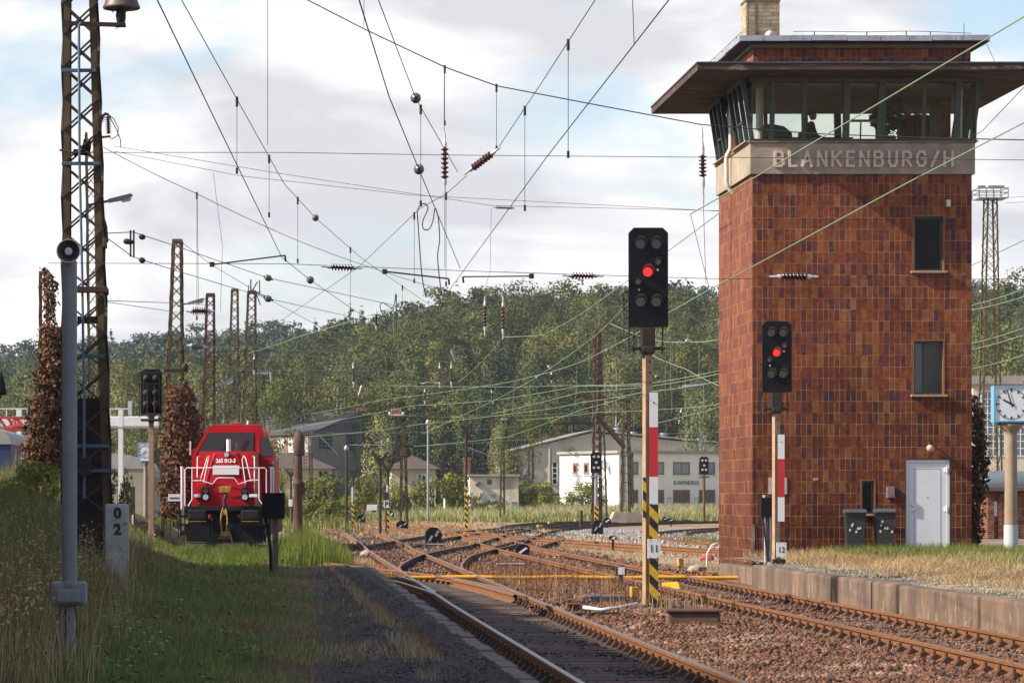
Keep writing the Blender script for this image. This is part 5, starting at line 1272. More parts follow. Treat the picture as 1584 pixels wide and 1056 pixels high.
# underframe, steps, plough
m = MB(); m.m(loco_grey); m.rbox(-1.35,0.62,1.16,1.35,15.0,1.34,.03); m.rbox(-1.36,.60,1.20,1.36,.70,1.36,.02)
m.m(black_metal); m.rbox(-1.25,.75,.35,1.25,14.8,1.15,.05); lobj(m, 'underframe')
m = MB(); m.m(black_metal); m.prism([(-1.28,.18),(-.35,.14),(.35,.14),(1.28,.18),(1.36,.72),(-1.36,.72)], .62, .70); m.prism([(-1.30,.16),(0,.12),(1.30,.16),(1.1,.10),(-1.1,.10)], .40, .62); lobj(m, 'plough')
for sx in (-1, 1):
    m = MB(); m.m(black_metal); m.cyl((sx*.875,.62,1.06),(sx*.875,.14,1.06),.11,n=16); m.m(loco_grey)
    m.rbox(sx*.875-.31,0.0,.885,sx*.875+.31,.13,1.235,.07); m.m(yel_hook); m.box(sx*.875-.30,.02,.845,sx*.875+.30,.10,.868); lobj(m, 'buffer')
    m = MB(); m.m(black_metal)
    for zz in (.42,.72,1.0): m.rbox(sx*1.12,.72,zz,sx*1.50,1.25,zz+.04,.01)
    m.bar((sx*1.48,.74,.36),(sx*1.48,.74,1.25),.05); m.bar((sx*1.48,1.22,.36),(sx*1.48,1.22,1.25),.05); lobj(m, 'step')
    for y in (3.2, 5.6, 10.2, 12.6):
        m = MB(); m.m(dark_iron); m.lathe((sx*.70,y,.5),[(0,.5),(.03,.5),(.03,.53),(.06,.53)] if sx > 0 else [(0,.5),(-.03,.5),(-.03,.53),(-.06,.53)],(1,0,0),n=24); lobj(m, 'wheel')
# bogie frames
m = MB(); m.m(black_metal)
for y0 in (2.4, 9.4):
    for sx in (-1, 1): m.rbox(sx*1.02-.06,y0,.42,sx*1.02+.06,y0+4.0,.78,.04)
lobj(m, 'bogie_frame')
# coupling
m = MB(); m.m(yel_hook); m.rbox(-.16,.30,1.80,.20,.55,2.02,.05); m.prism([(-.20,2.02),(-.05,1.98),(.12,1.98),(.25,2.06),(.16,1.82),(-.12,1.82)], .26,.34); m.rbox(-.07,.25,1.05,.10,.5,1.22,.03)
m.m(dark_iron); m.tube([(.03,.36,1.83),(.05,.32,1.70),(.0,.30,1.55),(.02,.30,1.40),(.0,.34,1.2)],[.05,.07,.06,.07,.05],8)
m.m(yel_hook)
for sx in (-1,1): m.tube([(sx*.04,.3,1.30),(sx*.09,.25,1.10),(sx*.115,.22,.85),(sx*.08,.22,.55),(sx*.03,.22,.42)],.028,8)
m.rbox(-.12,.18,.36,.14,.3,.52,.03); m.m(dark_iron); m.rbox(-.18,.2,.25,.2,.34,.40,.03); m.tube([(.1,.25,.7),(.22,.2,.4),(.3,.2,.15)],.05,8)
lobj(m, 'coupling')
m = MB(); m.m(black_metal)
for x, d in ((-.42,.1),(-.52,.0),(.42,-.1),(.52,0)): m.tube([(x,.6,1.0),(x,.42,.95),(x+d*.3,.36,.65),(x+d*.5,.40,.30)],.028,8)
m.m(red_paint)
for x in (-.5,.48): m.rbox(x-.035,.42,.95,x+.035,.56,1.08,.015)
lobj(m, 'brake_hose')
# hood: sloped nose with a recessed centre panel
hz0 = 1.345; hood = MB(); hood.m(loco_red)
def poly3(mb, pts): mb.add(pts, [tuple(range(len(pts)))])
def prism_y(mb, front, back):   # two rings of equal count
    n = len(front); mb.add(front+back, [tuple(range(n)), tuple(range(2*n-1,n-1,-1))]+[(i,n+i,n+(i+1)%n,(i+1)%n) for i in range(n)])
zt_ = LZ(697); hw_t = .90; hw_b = .98
front = [(-hw_b,.95,hz0),(hw_b,.95,hz0),(hw_b,.93,hz0+.62),(hw_t,1.28,zt_),(-hw_t,1.28,zt_),(-hw_b,.93,hz0+.62)]
back = [(-hw_b,5.2,hz0),(hw_b,5.2,hz0),(hw_b,5.2,hz0+.62),(hw_t,5.2,zt_-.02),(-hw_t,5.2,zt_-.02),(-hw_b,5.2,hz0+.62)]
prism_y(hood, front, back)
ho = lobj(hood, 'front_hood')
# raised nose panel, narrower on top
np_ = MB(); np_.m(loco_red)
A = [(-.78,.90,hz0+.02),(.78,.90,hz0+.02),(.70,.84,hz0+.55),(.36,1.19,zt_-.06),(-.36,1.19,zt_-.06),(-.70,.84,hz0+.55)]
B = [(-.84,1.0,hz0+.01),(.84,1.0,hz0+.01),(.78,.98,hz0+.56),(.44,1.30,zt_-.03),(-.44,1.30,zt_-.03),(-.78,.98,hz0+.56)]
prism_y(np_, A, B); lobj(np_, 'nose_panel', None, ho)
def on_nose(z, lift): 
    t = (z-(hz0+.55))/((zt_-.06)-(hz0+.55)); return lerp(.84,1.19,max(0,t)) - lift
m = MB(); m.m(mat('pale_grey_plate', (0.50,0.48,0.48), 0.5)); z0_, z1_ = LZ(733.5), LZ(719)
m.add([(-.43,on_nose(z0_,.012),z0_),(.45,on_nose(z0_,.012),z0_),(.45,on_nose(z1_,.012),z1_),(-.43,on_nose(z1_,.012),z1_)], [(0,1,2,3)]); lobj(m, 'front_plate', None, ho)
zn = LZ(712); tx = text_mesh('265 013-3', .19, .002, loco_white, 'number', ho, T(.0,on_nose(zn,.006),zn) @ Matrix.Rotation(R(-16),4,'X'), bold=.006, sx=.85)
m = MB(); m.m(black_metal); zh = LZ(702); yh = on_nose(zh,.0); m.cyl((.02,yh+.08,zh),(.02,yh-.06,zh),.105,n=20); m.m(lamp_glass); m.cyl((.02,yh-.055,zh),(.02,yh-.075,zh),.085,n=20); lobj(m, 'headlight')
for sx in (-1, 1):
    for py, r_ in ((758.5,.085),(768.5,.095)):
        zz = LZ(py); m = MB(); m.m(black_metal); m.rbox(sx*.655-.125,.80,zz-.12,sx*.655+.125,.90,zz+.12,.05); m.m(lamp_glass if py > 760 else lens_grey); m.cyl((sx*.655,.80,zz),(sx*.655,.775,zz),r_,n=18); lobj(m, 'headlight')
m = MB(); m.m(loco_white); m.cyl((.0,2.6,zt_-.05),(.0,2.6,LZ(677)),.075,n=14); lobj(m, 'exhaust_pipe')
# cab
cy0, cy1 = 5.2, 8.2; cs = sc(LY+cy0)
def CX_(px): return (px-349.0)/cs
def CZ(py): return EYE + (CY-py)/cs
cwl, cwr = CX_(284.5), CX_(413)
ring = [(cwl,1.33),(cwr,1.33),(cwr,CZ(712)),(CX_(393),CZ(660)),(CX_(386),CZ(657.5)),(CX_(318),CZ(657.5)),(CX_(311),CZ(660)),(cwl,CZ(703))]
cab = MB(); cab.m(loco_red)
cab.prism(ring, cy0, cy1); cb_ = lobj(cab, 'cab')
rf_ = MB(); rf_.m(loco_roof); rf_.rbox(CX_(314),cy0+.1,CZ(658.2),CX_(389),cy1-.1,CZ(656),.02); rf_.rbox(CX_(343),cy0+.5,CZ(656.5),CX_(361),cy0+1.6,CZ(652.5),.04); lobj(rf_, 'roof', None, cb_)
m = MB(); m.m(white_paint); m.cyl((CX_(370),cy0+.7,CZ(657)),(CX_(370),cy0+.7,CZ(651.5)),.04,n=10); m.cyl((CX_(370),cy0+.7,CZ(651.5)),(CX_(370),cy0+.7,CZ(649.5)),.02,n=8); lobj(m, 'antenna', None, cb_)
yw = cy0-.012
def glazing(pts, name):
    m = MB(); m.m(black_metal); V = [(CX_(a),yw+.006,CZ(b)) for a, b in pts]; m.add(V, [tuple(range(len(V)))])
    c = Vector((sum(v[0] for v in V)/len(V), yw, sum(v[2] for v in V)/len(V))); m.m(loco_glass)
    V2 = [tuple(c + (Vector(v)-c)*.95 + Vector((0,-.008,0))) for v in V]; m.add(V2, [tuple(range(len(V2)))]); return lobj(m, name, None, cb_)
glazing([(291,703),(382.5,698),(382.5,669),(311,669)], 'windscreen')
dw = glazing([(391.5,706),(411,706),(403,677),(391.5,676)], 'door_window')
m = MB(); m.m(mat('cab_interior_pale', (0.30,0.28,0.27), 0.8)); m.box(CX_(325),yw-.0125,CZ(696),CX_(331),yw-.0105,CZ(684)); m.box(CX_(397),yw-.0125,CZ(697),CX_(404),yw-.0105,CZ(684)); 
m = MB(); m.m(loco_grey)
for k in range(2): m.tube([(CX_(330+30*k),yw-.02,CZ(698)),(CX_(338+30*k),yw-.03,CZ(678))],.012,6)
lobj(m, 'wiper', None, cb_)
# door outline and handle on the right part of the cab front
m = MB(); m.m(mat('shadow_gap_red', (0.14,0.008,0.01), 0.6)); 
for (a, b, c2, d) in ((389.6,671,390.6,776),(411.8,707,412.6,776)): m.box(CX_(a),yw+.004,CZ(d),CX_(c2),yw+.013,CZ(b))
lobj(m, 'door_seam', None, cb_)
m = MB(); m.m(galv); m.tube([(CX_(404),yw,CZ(717)),(CX_(412),yw-.05,CZ(717))],.022,8); m.bar((CX_(411),yw-.04,CZ(722)),(CX_(411),yw-.04,CZ(713)),.04); lobj(m, 'door_handle', None, cb_)
# side window in the sloped right flank
m = MB(); m.m(loco_glass); p = [Vector((lerp(cwr,CX_(393),.1),cy0+.9,lerp(CZ(712),CZ(660),.1))),Vector((lerp(cwr,CX_(393),.1),cy1-.9,lerp(CZ(712),CZ(660),.1))),Vector((lerp(cwr,CX_(393),.85),cy1-.9,lerp(CZ(712),CZ(660),.85))),Vector((lerp(cwr,CX_(393),.85),cy0+.9,lerp(CZ(712),CZ(660),.85)))]
n_ = Vector((.9,0,.43))*.012; m.add([tuple(v+n_) for v in p], [(0,1,2,3)]); lobj(m, 'side_window', None, cb_)
for sx, xb in ((-1,cwl),):
    m = MB(); m.m(loco_white); m.rbox(xb-.02+sx*.05,cy0+.02,CZ(704),xb+.02+sx*.05,cy0+.25,CZ(682),.012); m.bar((xb,cy0+.1,CZ(700)),(xb+sx*.06,cy0+.1,CZ(700)),.02); lobj(m, 'mirror', None, cb_)
m = MB(); m.m(loco_red); m.box(-1.15,8.2,1.34,1.15,14.6,3.1); m.rbox(-1.0,8.21,3.1,1.0,14.4,3.2,.04); lobj(m, 'rear_hood')
for sx in (-1, 1):      # ventilation grilles and panel seams on the hood
    m = MB(); m.m(_M['shadow_gap_red'])
    for k in range(7): m.box(sx*.905-.008,2.2,2.1+.13*k,sx*.915+.008,4.6,2.16+.13*k)
    lobj(m, 'grille', None, ho)
m = MB(); m.m(_M['shadow_gap_red'])
m.tube([(-.36,1.185,zt_-.055),(-.70,.835,hz0+.55),(-.78,.895,hz0+.03)],.006,4); m.tube([(.36,1.185,zt_-.055),(.70,.835,hz0+.55),(.78,.895,hz0+.03)],.006,4); m.tube([(-.70,.835,hz0+.55),(.70,.835,hz0+.55)],.006,4); lobj(m, 'panel_seam', None, ho)
m = MB(); m.m(mat('brake_dust_film', (0.09,0.02,0.018), .9, 0, (0.2,0.015,0.016), 3)); m.rbox(-.97,.925,hz0+.001,.97,.95,hz0+.10,.01); lobj(m, 'dusty_skirt', None, ho)
# white handrails round the front platform
hr = MB(); hr.m(loco_white); y = .72
def HX(px): return (px-346.5)/LS
r_ = .017
hr.tube([(HX(284),y,1.34),(HX(284),y,LZ(726)),(HX(286.5),y,LZ(723)),(HX(408),y,LZ(723)),(HX(411),y,LZ(726)),(HX(411),y,LZ(762))],r_,8)
for px, t_ in ((295,723),(399.5,723)): hr.tube([(HX(px),y,LZ(t_)),(HX(px),y,LZ(772)),(HX(px-4 if px < 346 else px+5),y-.05,LZ(779)),(HX(px-8 if px < 346 else px+8),y-.05,LZ(790))],r_,8)
hr.tube([(HX(296),y,LZ(743)),(HX(310),y,LZ(743)),(HX(327),y,LZ(748.5)),(HX(333),y,LZ(740)),(HX(336),y,LZ(738.5)),(HX(359),y,LZ(738.5)),(HX(362),y,LZ(740)),(HX(367),y,LZ(748.5)),(HX(386),y,LZ(742)),(HX(398),y,LZ(742))],r_,8)
lobj(hr, 'handrail')
for sx in (-1, 1):
    h2 = MB(); h2.m(loco_white)
    a, b_, c_ = (302,307.5,314.5) if sx < 0 else (391.5,387,380)
    h2.tube([(HX(a+(4 if sx<0 else -4)),1.35,LZ(704)),(HX(a),1.1,LZ(706)),(HX(a),1.0,LZ(766))],r_,8)
    h2.tube([(HX(307 if sx < 0 else 387),.82,LZ(744)),(HX(317.5 if sx < 0 else 377.5),1.05,LZ(707)),(HX(321 if sx < 0 else 374.5),1.12,LZ(704)),(HX(319 if sx < 0 else 372),1.10,LZ(710)),(HX(312 if sx < 0 else 378),.88,LZ(748))],.015,8)
    h2.rbox(HX(a)-.16,.78,LZ(769),HX(a)+.12,.98,LZ(764),.02)
    lobj(h2, 'nose_rail')
for sx, pxs in ((-1,(279.5,282)),(1,(415.5,421))):
    for k, px in enumerate(pxs):
        h2 = MB(); h2.m(loco_white); yy = .75 + k*.55 if sx < 0 else 2.0+k*1.6; x_ = sx*1.46
        h2.tube([(x_,yy,.55 if sx < 0 else 1.3),(x_,yy,2.62),(x_-.02,yy+.05,2.66),(x_,yy+.35,2.66),(x_,yy+.40,2.60),(x_,yy+.40,.55 if sx<0 else 1.3)],.024,8); lobj(h2, 'side_rail')
# ------------------------------------------------------------------ lattice masts, lamps
def lattice(label, Y, zb, ztop, xb, xt, depth, material, leg=0.07, pitch=None, style='x', cap=True, name='lattice_mast', cat='mast', group=None, rz=0.0, brace_mat=None, dt=None):
    """xb, xt: (left, right) x of the legs at the foot and at the top"""
    t = thing(name, label, cat, ((xb[0]+xb[1])/2, Y, zb), rz, group)
    ox = (xb[0]+xb[1])/2; H = ztop-zb; dt = dt or depth
    def c(i, j, h):   # corner i (0 left, 1 right), j (0 front, 1 back)
        f = h/H; return Vector((lerp(xb[i], xt[i], f)-ox, (j-.5)*lerp(depth, dt, f), h))
    for i in (0, 1):
        for j in (0, 1):
            m = MB(); m.m(material); lo, hi = c(i,j,-.3), c(i,j,H); s_ = 1 if i == 0 else -1; q = 1 if j == 0 else -1
            # angle iron: two flanges
            th = leg*.16
            for (du, dv, wu, wv) in ((0, 0, leg*s_, th*q), (0, 0, th*s_, leg*q)):
                V = []
                for p in (lo, hi):
                    V += [p, p+Vector((wu,0,0)), p+Vector((wu,wv,0)), p+Vector((0,wv,0))]
                m.add(V, [(0,1,2,3),(7,6,5,4),(0,4,5,1),(1,5,6,2),(2,6,7,3),(3,7,4,0)])
            m.build('leg', None, t)
    bm_ = brace_mat or material; m = MB(); m.m(bm_)
    pitch = pitch or abs(xb[1]-xb[0])*1.05; h = .15; k = 0; bw = leg*.62
    while h < H-.1:
        w = abs(c(1,0,h).x-c(0,0,h).x); ph = pitch*(w/abs(xb[1]-xb[0]))**.5; h2 = min(h+ph, H-.04)
        for j in (0, 1):
            o = Vector((0,.012*(1 if j == 0 else -1),0))
            if style == 'x': m.bar(c(0,j,h)+o, c(1,j,h2)+o, bw, bw*.35); m.bar(c(1,j,h)+o*2.2, c(0,j,h2)+o*2.2, bw, bw*.35)
            elif style == 'z':
                a, b = (0,1) if k % 2 == 0 else (1,0); m.bar(c(a,j,h)+o, c(b,j,h2)+o, bw, bw*.35)
            elif style == 'ladder': m.bar(c(0,j,h2)+o, c(1,j,h2)+o, bw*1.3, bw*.5)
        for i in (0, 1):
            a, b = (0,1) if k % 2 == 0 else (1,0); m.bar(c(i,a,h), c(i,b,h2), bw, bw*.35)
        h = h2; k += 1
    m.build('bracing', None, t)
    if cap:
        w = xt[1]-xt[0]; cm = MB(); cm.m(material); cx = (xt[0]+xt[1])/2-ox; cm.rbox(cx-w/2-.01,-dt/2-.012,H-.32*w,cx+w/2+.01,dt/2+.012,H+.01,.01); cm.build('cap_plate', None, t)
    return t
def xs_at(Y, *px): return [px_x(p, Y) for p in px]
def lat_px(label, Y, zb, top_y, pb, pt, material, **k):
    """pixel x of the outer leg edges at the foot and at the top"""
    return lattice(label, Y, zb, px_z(top_y, Y), xs_at(Y, *pb), xs_at(Y, *pt), k.pop('depth', abs(pb[1]-pb[0])*Y/F*.8), material, **k)
brown_olive = mat('brown_olive_mast_paint', (0.115,0.075,0.030), 0.85, 0.1, (0.075,0.042,0.022), 1.3, col3=(0.16,0.125,0.05), n3scale=.8)
dark_lattice = mat('dark_bracing_paint', (0.055,0.042,0.038), 0.85, 0.1, (0.085,0.06,0.04), 3)
P1 = lattice('tall lattice mast at the left carrying the bell lamp and cross wires', 52, .6, 11.6, (px_x(98,52),px_x(173.5,52)), (px_x(99,52),px_x(145,52)), .52, brown_olive, leg=.115, pitch=.62, brace_mat=dark_lattice, cap=False, dt=.45)
def on(parent, mb, name, material=None): return tb(mb, name, material, parent)
m = MB(); m.m(mat('blue_grey_strap', (0.075,0.105,0.15), 0.7))
for py, a, b in ((113,97,150),(256,97,156),(452,121,168),(552,121,163),(690,121,170),(728,121,171)):
    z = px_z(py,52); m = MB(); m.m(_M['blue_grey_strap']); m.rbox(px_x(a,52),51.68,z-.03,px_x(b,52),51.72,z+.03,.008); on(P1, m, 'strap')
m = MB(); m.m(mat('blue_cable_duct', (0.10,0.145,0.22), 0.65)); m.tube([P(122,40,51.66),P(123,250,51.66),P(127,420,51.66),P(130,620,51.66),P(130,770,51.66)],.022,8); m.tube([P(122,40,51.66),P(124,36,51.66),P(128,36,51.7)],.02,6); on(P1, m, 'cable_pipe')
m = MB(); m.m(dark_iron); m.rbox(px_x(124,51.6),51.5,px_z(735,51.6),px_x(140,51.6),51.64,px_z(708,51.6),.01); on(P1, m, 'junction_box', galv)
for label, x0, x1, y0, y1 in (('a',113,140,229,243),('b',128,141,212,238)):
    m = MB(); m.m(dark_iron); a, b = P(x0,(y0+y1)/2,51.9), P(x1,(y0+y1)/2,51.9); r_ = (y1-y0)/2/sc(52)*.8; m.lathe(a,[(0,.03),(.02,r_),((b-a).length*.5,r_*.75),((b-a).length-.02,r_),((b-a).length,.03)],(1,0,0),n=14); on(P1, m, 'tension_weight')
m = MB(); m.m(rust_steel); z = px_z(450,52); m.rbox(px_x(120,52),51.60,z-.05,px_x(168,52),51.66,z+.05,.01); on(P1, m, 'cross_arm'); m = MB(); m.m(rust_steel); z = px_z(495,52); m.rbox(px_x(120,52),51.9,z-.06,px_x(165,52),51.96,z+.06,.01); on(P1, m, 'cross_arm')
m = MB(); m.m(rust_steel)
m.tube([P(92,232,51.6),P(100,233,51.6),P(115,237,51.6)],.02,6); on(P1, m, 'bracket'); m = MB(); m.m(rust_steel); m.rbox(px_x(159,52),51.7,px_z(385,52),px_x(166,52),52,px_z(370,52),.02); m.tube([P(158,330,52),P(164,350,52),P(166,375,52)],.025,6); on(P1, m, 'bracket'); m = MB(); m.m(rust_steel); m.rbox(px_x(165,52),51.8,px_z(457,52),px_x(168.5,52),52,px_z(447,52),.01); on(P1, m, 'bracket')
m = MB(); m.m(mat('dark_base_plate', (0.035,0.028,0.024), .9, 0, (0.06,0.045,0.035), 2)); m.rbox(px_x(116,52.2),52.1,.3,px_x(160,52.2),52.16,px_z(616,52.2),.01)  # dark plate filling the foot of the mast behind the bracing
for px in range(118,160,6): m.box(px_x(px,52.2),52.08,px_z(616,52.2),px_x(px+2,52.2),52.18,px_z(612,52.2))
on(P1, m, 'base_plate')
# bell-shaped lamp on its arm at the top of the mast
bl = thing('bell_lamp', 'upturned metal bell lamp on a horizontal arm high on the left mast', 'lamp', P(188,38,51.7))
m = MB(); m.m(dark_iron); m.bar(P(96,36,51.7), P(193,39,51.7), .05, .07); on(bl, m, 'arm')
m = MB(); m.m(mat('bell_lamp_metal', (0.10,0.075,0.07), 0.5, 0.4, (0.14,0.10,0.09), 5)); c = P(188,14,51.7); m.lathe(c,[(0,.30),(.02,.312),(.05,.30),(.10,.275),(.16,.26)],n=28); m.lathe(P(188,6,51.7)+Vector((0,0,.06)),[(0,.27),(.25,.1),(.3,.05)],n=24); on(bl, m, 'lamp_shade')
m = MB(); m.m(dark_iron); c = P(187,36,51.7); m.lathe(c,[(0,.05),(.03,.075),(.12,.085),(.2,.075),(.26,.06)],n=16); m.tube([P(164,9,51.6),P(176,20,51.6)],.008,6); m.tube([P(200,12,51.6),P(194,20,51.6)],.008,6); m.tube([P(180,40,51.7),P(179,45,51.7),P(182,45,51.7),P(183,40,51.7)],.006,5); m.rbox(c.x-.08,51.6,c.z-.06,c.x+.08,51.8,c.z,.01); on(bl, m, 'holder')
thin = lat_px('thin lattice mast standing just behind the tall left mast', 76, .5, 205, (140,158), (132,147), olive_steel, leg=.05, pitch=.34, cap=False)
# equipment mounted on the thin mast head
m = MB(); m.m(dark_iron); m.bar(P(152,213,76),P(171,211,76),.05); m.tube([P(153,195,76),P(158,180,76),P(163,176,76),P(168,178,76)],.04,6); on(thin, m, 'top_bracket')
for a, b in ((P(152,196,76),P(160,178,76)),(P(168,207,76),P(167,180,76))):
    m = MB(); m.m(dark_iron); d = (b-a); n = 9
    prof = []
    for k in range(n): t0 = d.length*k/n; prof += [(t0,.03),(t0+d.length/n*.35,.085),(t0+d.length/n*.7,.03)]
    m.lathe(a, prof+[(d.length,.03)], d, n=10); on(thin, m, 'insulator')
m = MB(); m.m(dark_iron); m.tube([P(168,178,76),P(176,184,76),P(183,198,76),P(182,210,76),P(174,215,76),P(170,213,76)],.012,5); m.tube([P(168,178,76),P(180,200,76),P(186,215,76),P(187,228,76)],.012,5); on(thin, m, 'loop_wire')
def street_lamp(label, Y, base, tip, parent_label=None, length=1.0, name='street_lamp'):
    a, b = P(*base, Y), P(*tip, Y); t = thing(name, label, 'lamp', a); d = b-a; u = d.normalized()
    m = MB(); m.m(galv); m.cyl(a-u*.25, a+d*.22, .022, n=8); on(t, m, 'arm')
    m = MB(); m.m(mat('lamp_head_grey', (0.26,0.27,0.30), 0.5, .2)); L_ = d.length; hgt = L_*.16
    M = Matrix.Translation(a+d*.2) @ Matrix.Rotation(-math.atan2(u.z,u.x),4,'Y')
    m.prism([(0,-hgt*.35),(L_*.62,-hgt*.45),(L_*.8,hgt*.1),(L_*.74,hgt*.55),(0,hgt*.35)], -hgt*.6, hgt*.6, 'xz', M); on(t, m, 'head')
    m = MB(); m.m(mat('lamp_cover_plastic', (0.62,0.64,0.66), 0.25)); m.prism([(L_*.38,-hgt*.47),(L_*.45,-hgt*.85),(L_*.68,-hgt*.85),(L_*.74,-hgt*.3)], -hgt*.45, hgt*.45, 'xz', M); on(t, m, 'cover')
    return t
street_lamp('grey street lamp head on a short arm of the tall left mast', 52.3, (158,313), (206,303))
street_lamp('grey street lamp head on the right side of the second tall mast', 115, (284,471), (317,463))
street_lamp('grey street lamp head between the third and fourth masts', 150, (330,600), (362,585))
street_lamp('grey street lamp head right of the fifth mast, above the engine', 165, (397,577), (416,576))
lat_px('dark red lattice mast top rising out of the brown ivy column', 90, .3, 420, (62,76), (61,75), red_rust, leg=.07, pitch=.4)
m2 = lat_px('tapering lattice mast behind the back-facing signal, hung with brown ivy', 115, .2, 371, (249,286), (267,282), brown_olive, leg=.10, pitch=.62)
m = MB(); m.m(dark_iron)
for py in (573,600): m = MB(); m.m(dark_iron); z = px_z(py,114.5); m.bar((px_x(254,114.5),114.5,z),(px_x(291,114.5),114.5,z),.08,.12); m.lathe((px_x(286,114.5),114.5,z+.05),[(0,.1),(.12,.14),(.22,.05)],n=10); on(m2, m, 'cross_arm')
m3 = lat_px('reddish lattice mast with a capped top, third from the left behind the engine', 150, .1, 454, (309,333), (319,332), red_rust, leg=.10, pitch=.62)
m4 = lat_px('slim olive lattice mast, fourth from the left behind the engine', 178, .1, 447, (346,372), (358,368.5), olive_steel, leg=.10, pitch=.66)
m5 = lat_px('dark and olive lattice mast with bent fittings on top, behind the engine', 166, .1, 450, (370,397), (383,396), brown_olive, leg=.10, pitch=.64)
m = MB(); m.m(dark_iron); m.bar(P(388,452,166),P(388,432,166),.07); m.bar(P(389,452,166),P(398,436,166),.06); m.bar(P(402,452,166),P(401,433,166),.06); m.bar(P(386,452,166),P(403,452,166),.06); m.bar(P(396,453,166),P(403,472,166),.05); m.bar(P(394,453,166),P(412,458,166),.05); m.bar(P(384,452,166),P(384.5,441,166),.05); on(m5, m, 'top_fitting')
m6 = lat_px('red brown lattice mast left of the nearest signal, above the white building', 190, 0, 512, (915,930), (919.5,929), red_rust, leg=.12, pitch=.55)
lat_px('olive lattice mast close beside the red brown mast at the white building', 196, 0, 545, (930,940), (926,931), olive_steel, leg=.08, pitch=.6, style='z')
m7 = lat_px('olive ladder-like lattice mast in front of the white building', 205, 0, 590, (960,976), (963.5,972.5), olive_steel, leg=.14, pitch=.62, style='ladder')
m = MB(); m.m(red_rust); m.bar(P(880,610,190),P(966,619,200),.14,.18); m.bar(P(905,622,190),P(965,690,203),.2,.26); m.bar(P(855,655,190),P(935,655,192),.1,.12); m.bar(P(895,641,190),P(955,641,200),.1,.12); on(m7, m, 'cross_beam')
m = MB(); m.m(concrete); m.prism([(-1.3,-.3),(1.3,-.3),(.8,.75),(-.8,.75)], -.8,.8); o_ = m.build('base_block', None, m7); o_.location = (0,0,-.1)
lat_px('olive ladder-like lattice mast in front of the small yellow house', 180, 0, 655, (618.5,631), (621,627.5), olive_steel, leg=.12, pitch=.7, style='ladder')
lat_px('thin olive lattice mast standing before the little flat-roofed hut', 230, .3, 690, (773,781), (775,780), olive_steel, leg=.1, pitch=.7, style='z')
lat_px('short olive lattice post beside the low tiled roof left of centre', 240, -.1, 700, (478,484), (478.5,483), olive_steel, leg=.1, pitch=.7, style='ladder')
lat_px('grey double lattice post before the beige hall wall', 290, .4, 690, (817,826), (817,825), rust_steel, leg=.12, pitch=.9, style='z')
lat_px('short olive ladder post right of the ladder mast by the shaded wall', 260, .3, 700, (974,979.5), (975,979), olive_steel, leg=.12, pitch=.9, style='ladder')
# floodlight tower on the right
fm = lat_px('tall slender floodlight tower with a railed top platform right of the signal box', 170, .3, 308, (1513,1549), (1524,1540), olive_steel, leg=.09, pitch=1.0, cap=False, name='floodlight_tower', cat='floodlight tower')
m = MB(); m.m(galv); Yf = 170
x0, x1 = px_x(1509,Yf), px_x(1554,Yf); z0, z1 = px_z(307,Yf), px_z(293,Yf)
m.box(x0,Yf-.8,z0-.06,x1,Yf+.8,z0)
for zz in (z0+.25,z1): m.bar((x0,Yf-.8,zz),(x1,Yf-.8,zz),.05); m.bar((x0,Yf+.8,zz),(x1,Yf+.8,zz),.05); m.bar((x0,Yf-.8,zz),(x0,Yf+.8,zz),.05); m.bar((x1,Yf-.8,zz),(x1,Yf+.8,zz),.05)
for k in range(5):
    for yy in (-.8,.8): x = lerp(x0,x1,k/4); m.bar((x,Yf+yy,z0),(x,Yf+yy,z1),.05)
on(fm, m, 'platform')
for px in (1516,1532,1545):
    m = MB(); m.m(galv); c = P(px,291,Yf); m.rbox(c.x-.22,Yf-.5,c.z-.06,c.x+.2,Yf-.2,c.z+.10,.03); on(fm, m, 'floodlight')
# plain poles
def pole(label, px, Y, top, bot_z, r, material, name='pole', cat='pole', capr=0, group=None):
    t = thing(name, label, cat, (px_x(px,Y), Y, bot_z), group=group); H = px_z(top,Y)-bot_z
    m = MB(); m.m(material); m.cyl((0,0,-.3),(0,0,H),r,r*.75,n=10); m.build('shaft', None, t)
    if capr: m = MB(); m.m(galv); m.lathe((0,0,H),[(-.2,capr*.4),(-.1,capr),(.05,capr*.9),(.2,capr*.4)],n=12); m.build('cap', None, t)
    return t
pole('plain grey pole with a pale cap in front of the yellow house', 662, 220, 653, 0, .09, galv, capr=.17)
pole('dark wooden pole with a pale cap left of the birch tree', 536, 210, 693, 0, .11, dark_iron, capr=.18)
pole('thick pale pole at the corner of the beige hall', 851, 300, 693, .4, .2, post_concrete)
pole('short dark stump post standing in the pale grass', 899, 185, 789, -.1, .12, dark_iron, capr=0)
pole('white marker stake in the field grass left of the hut', 688, 260, 771, .2, .12, white_paint)
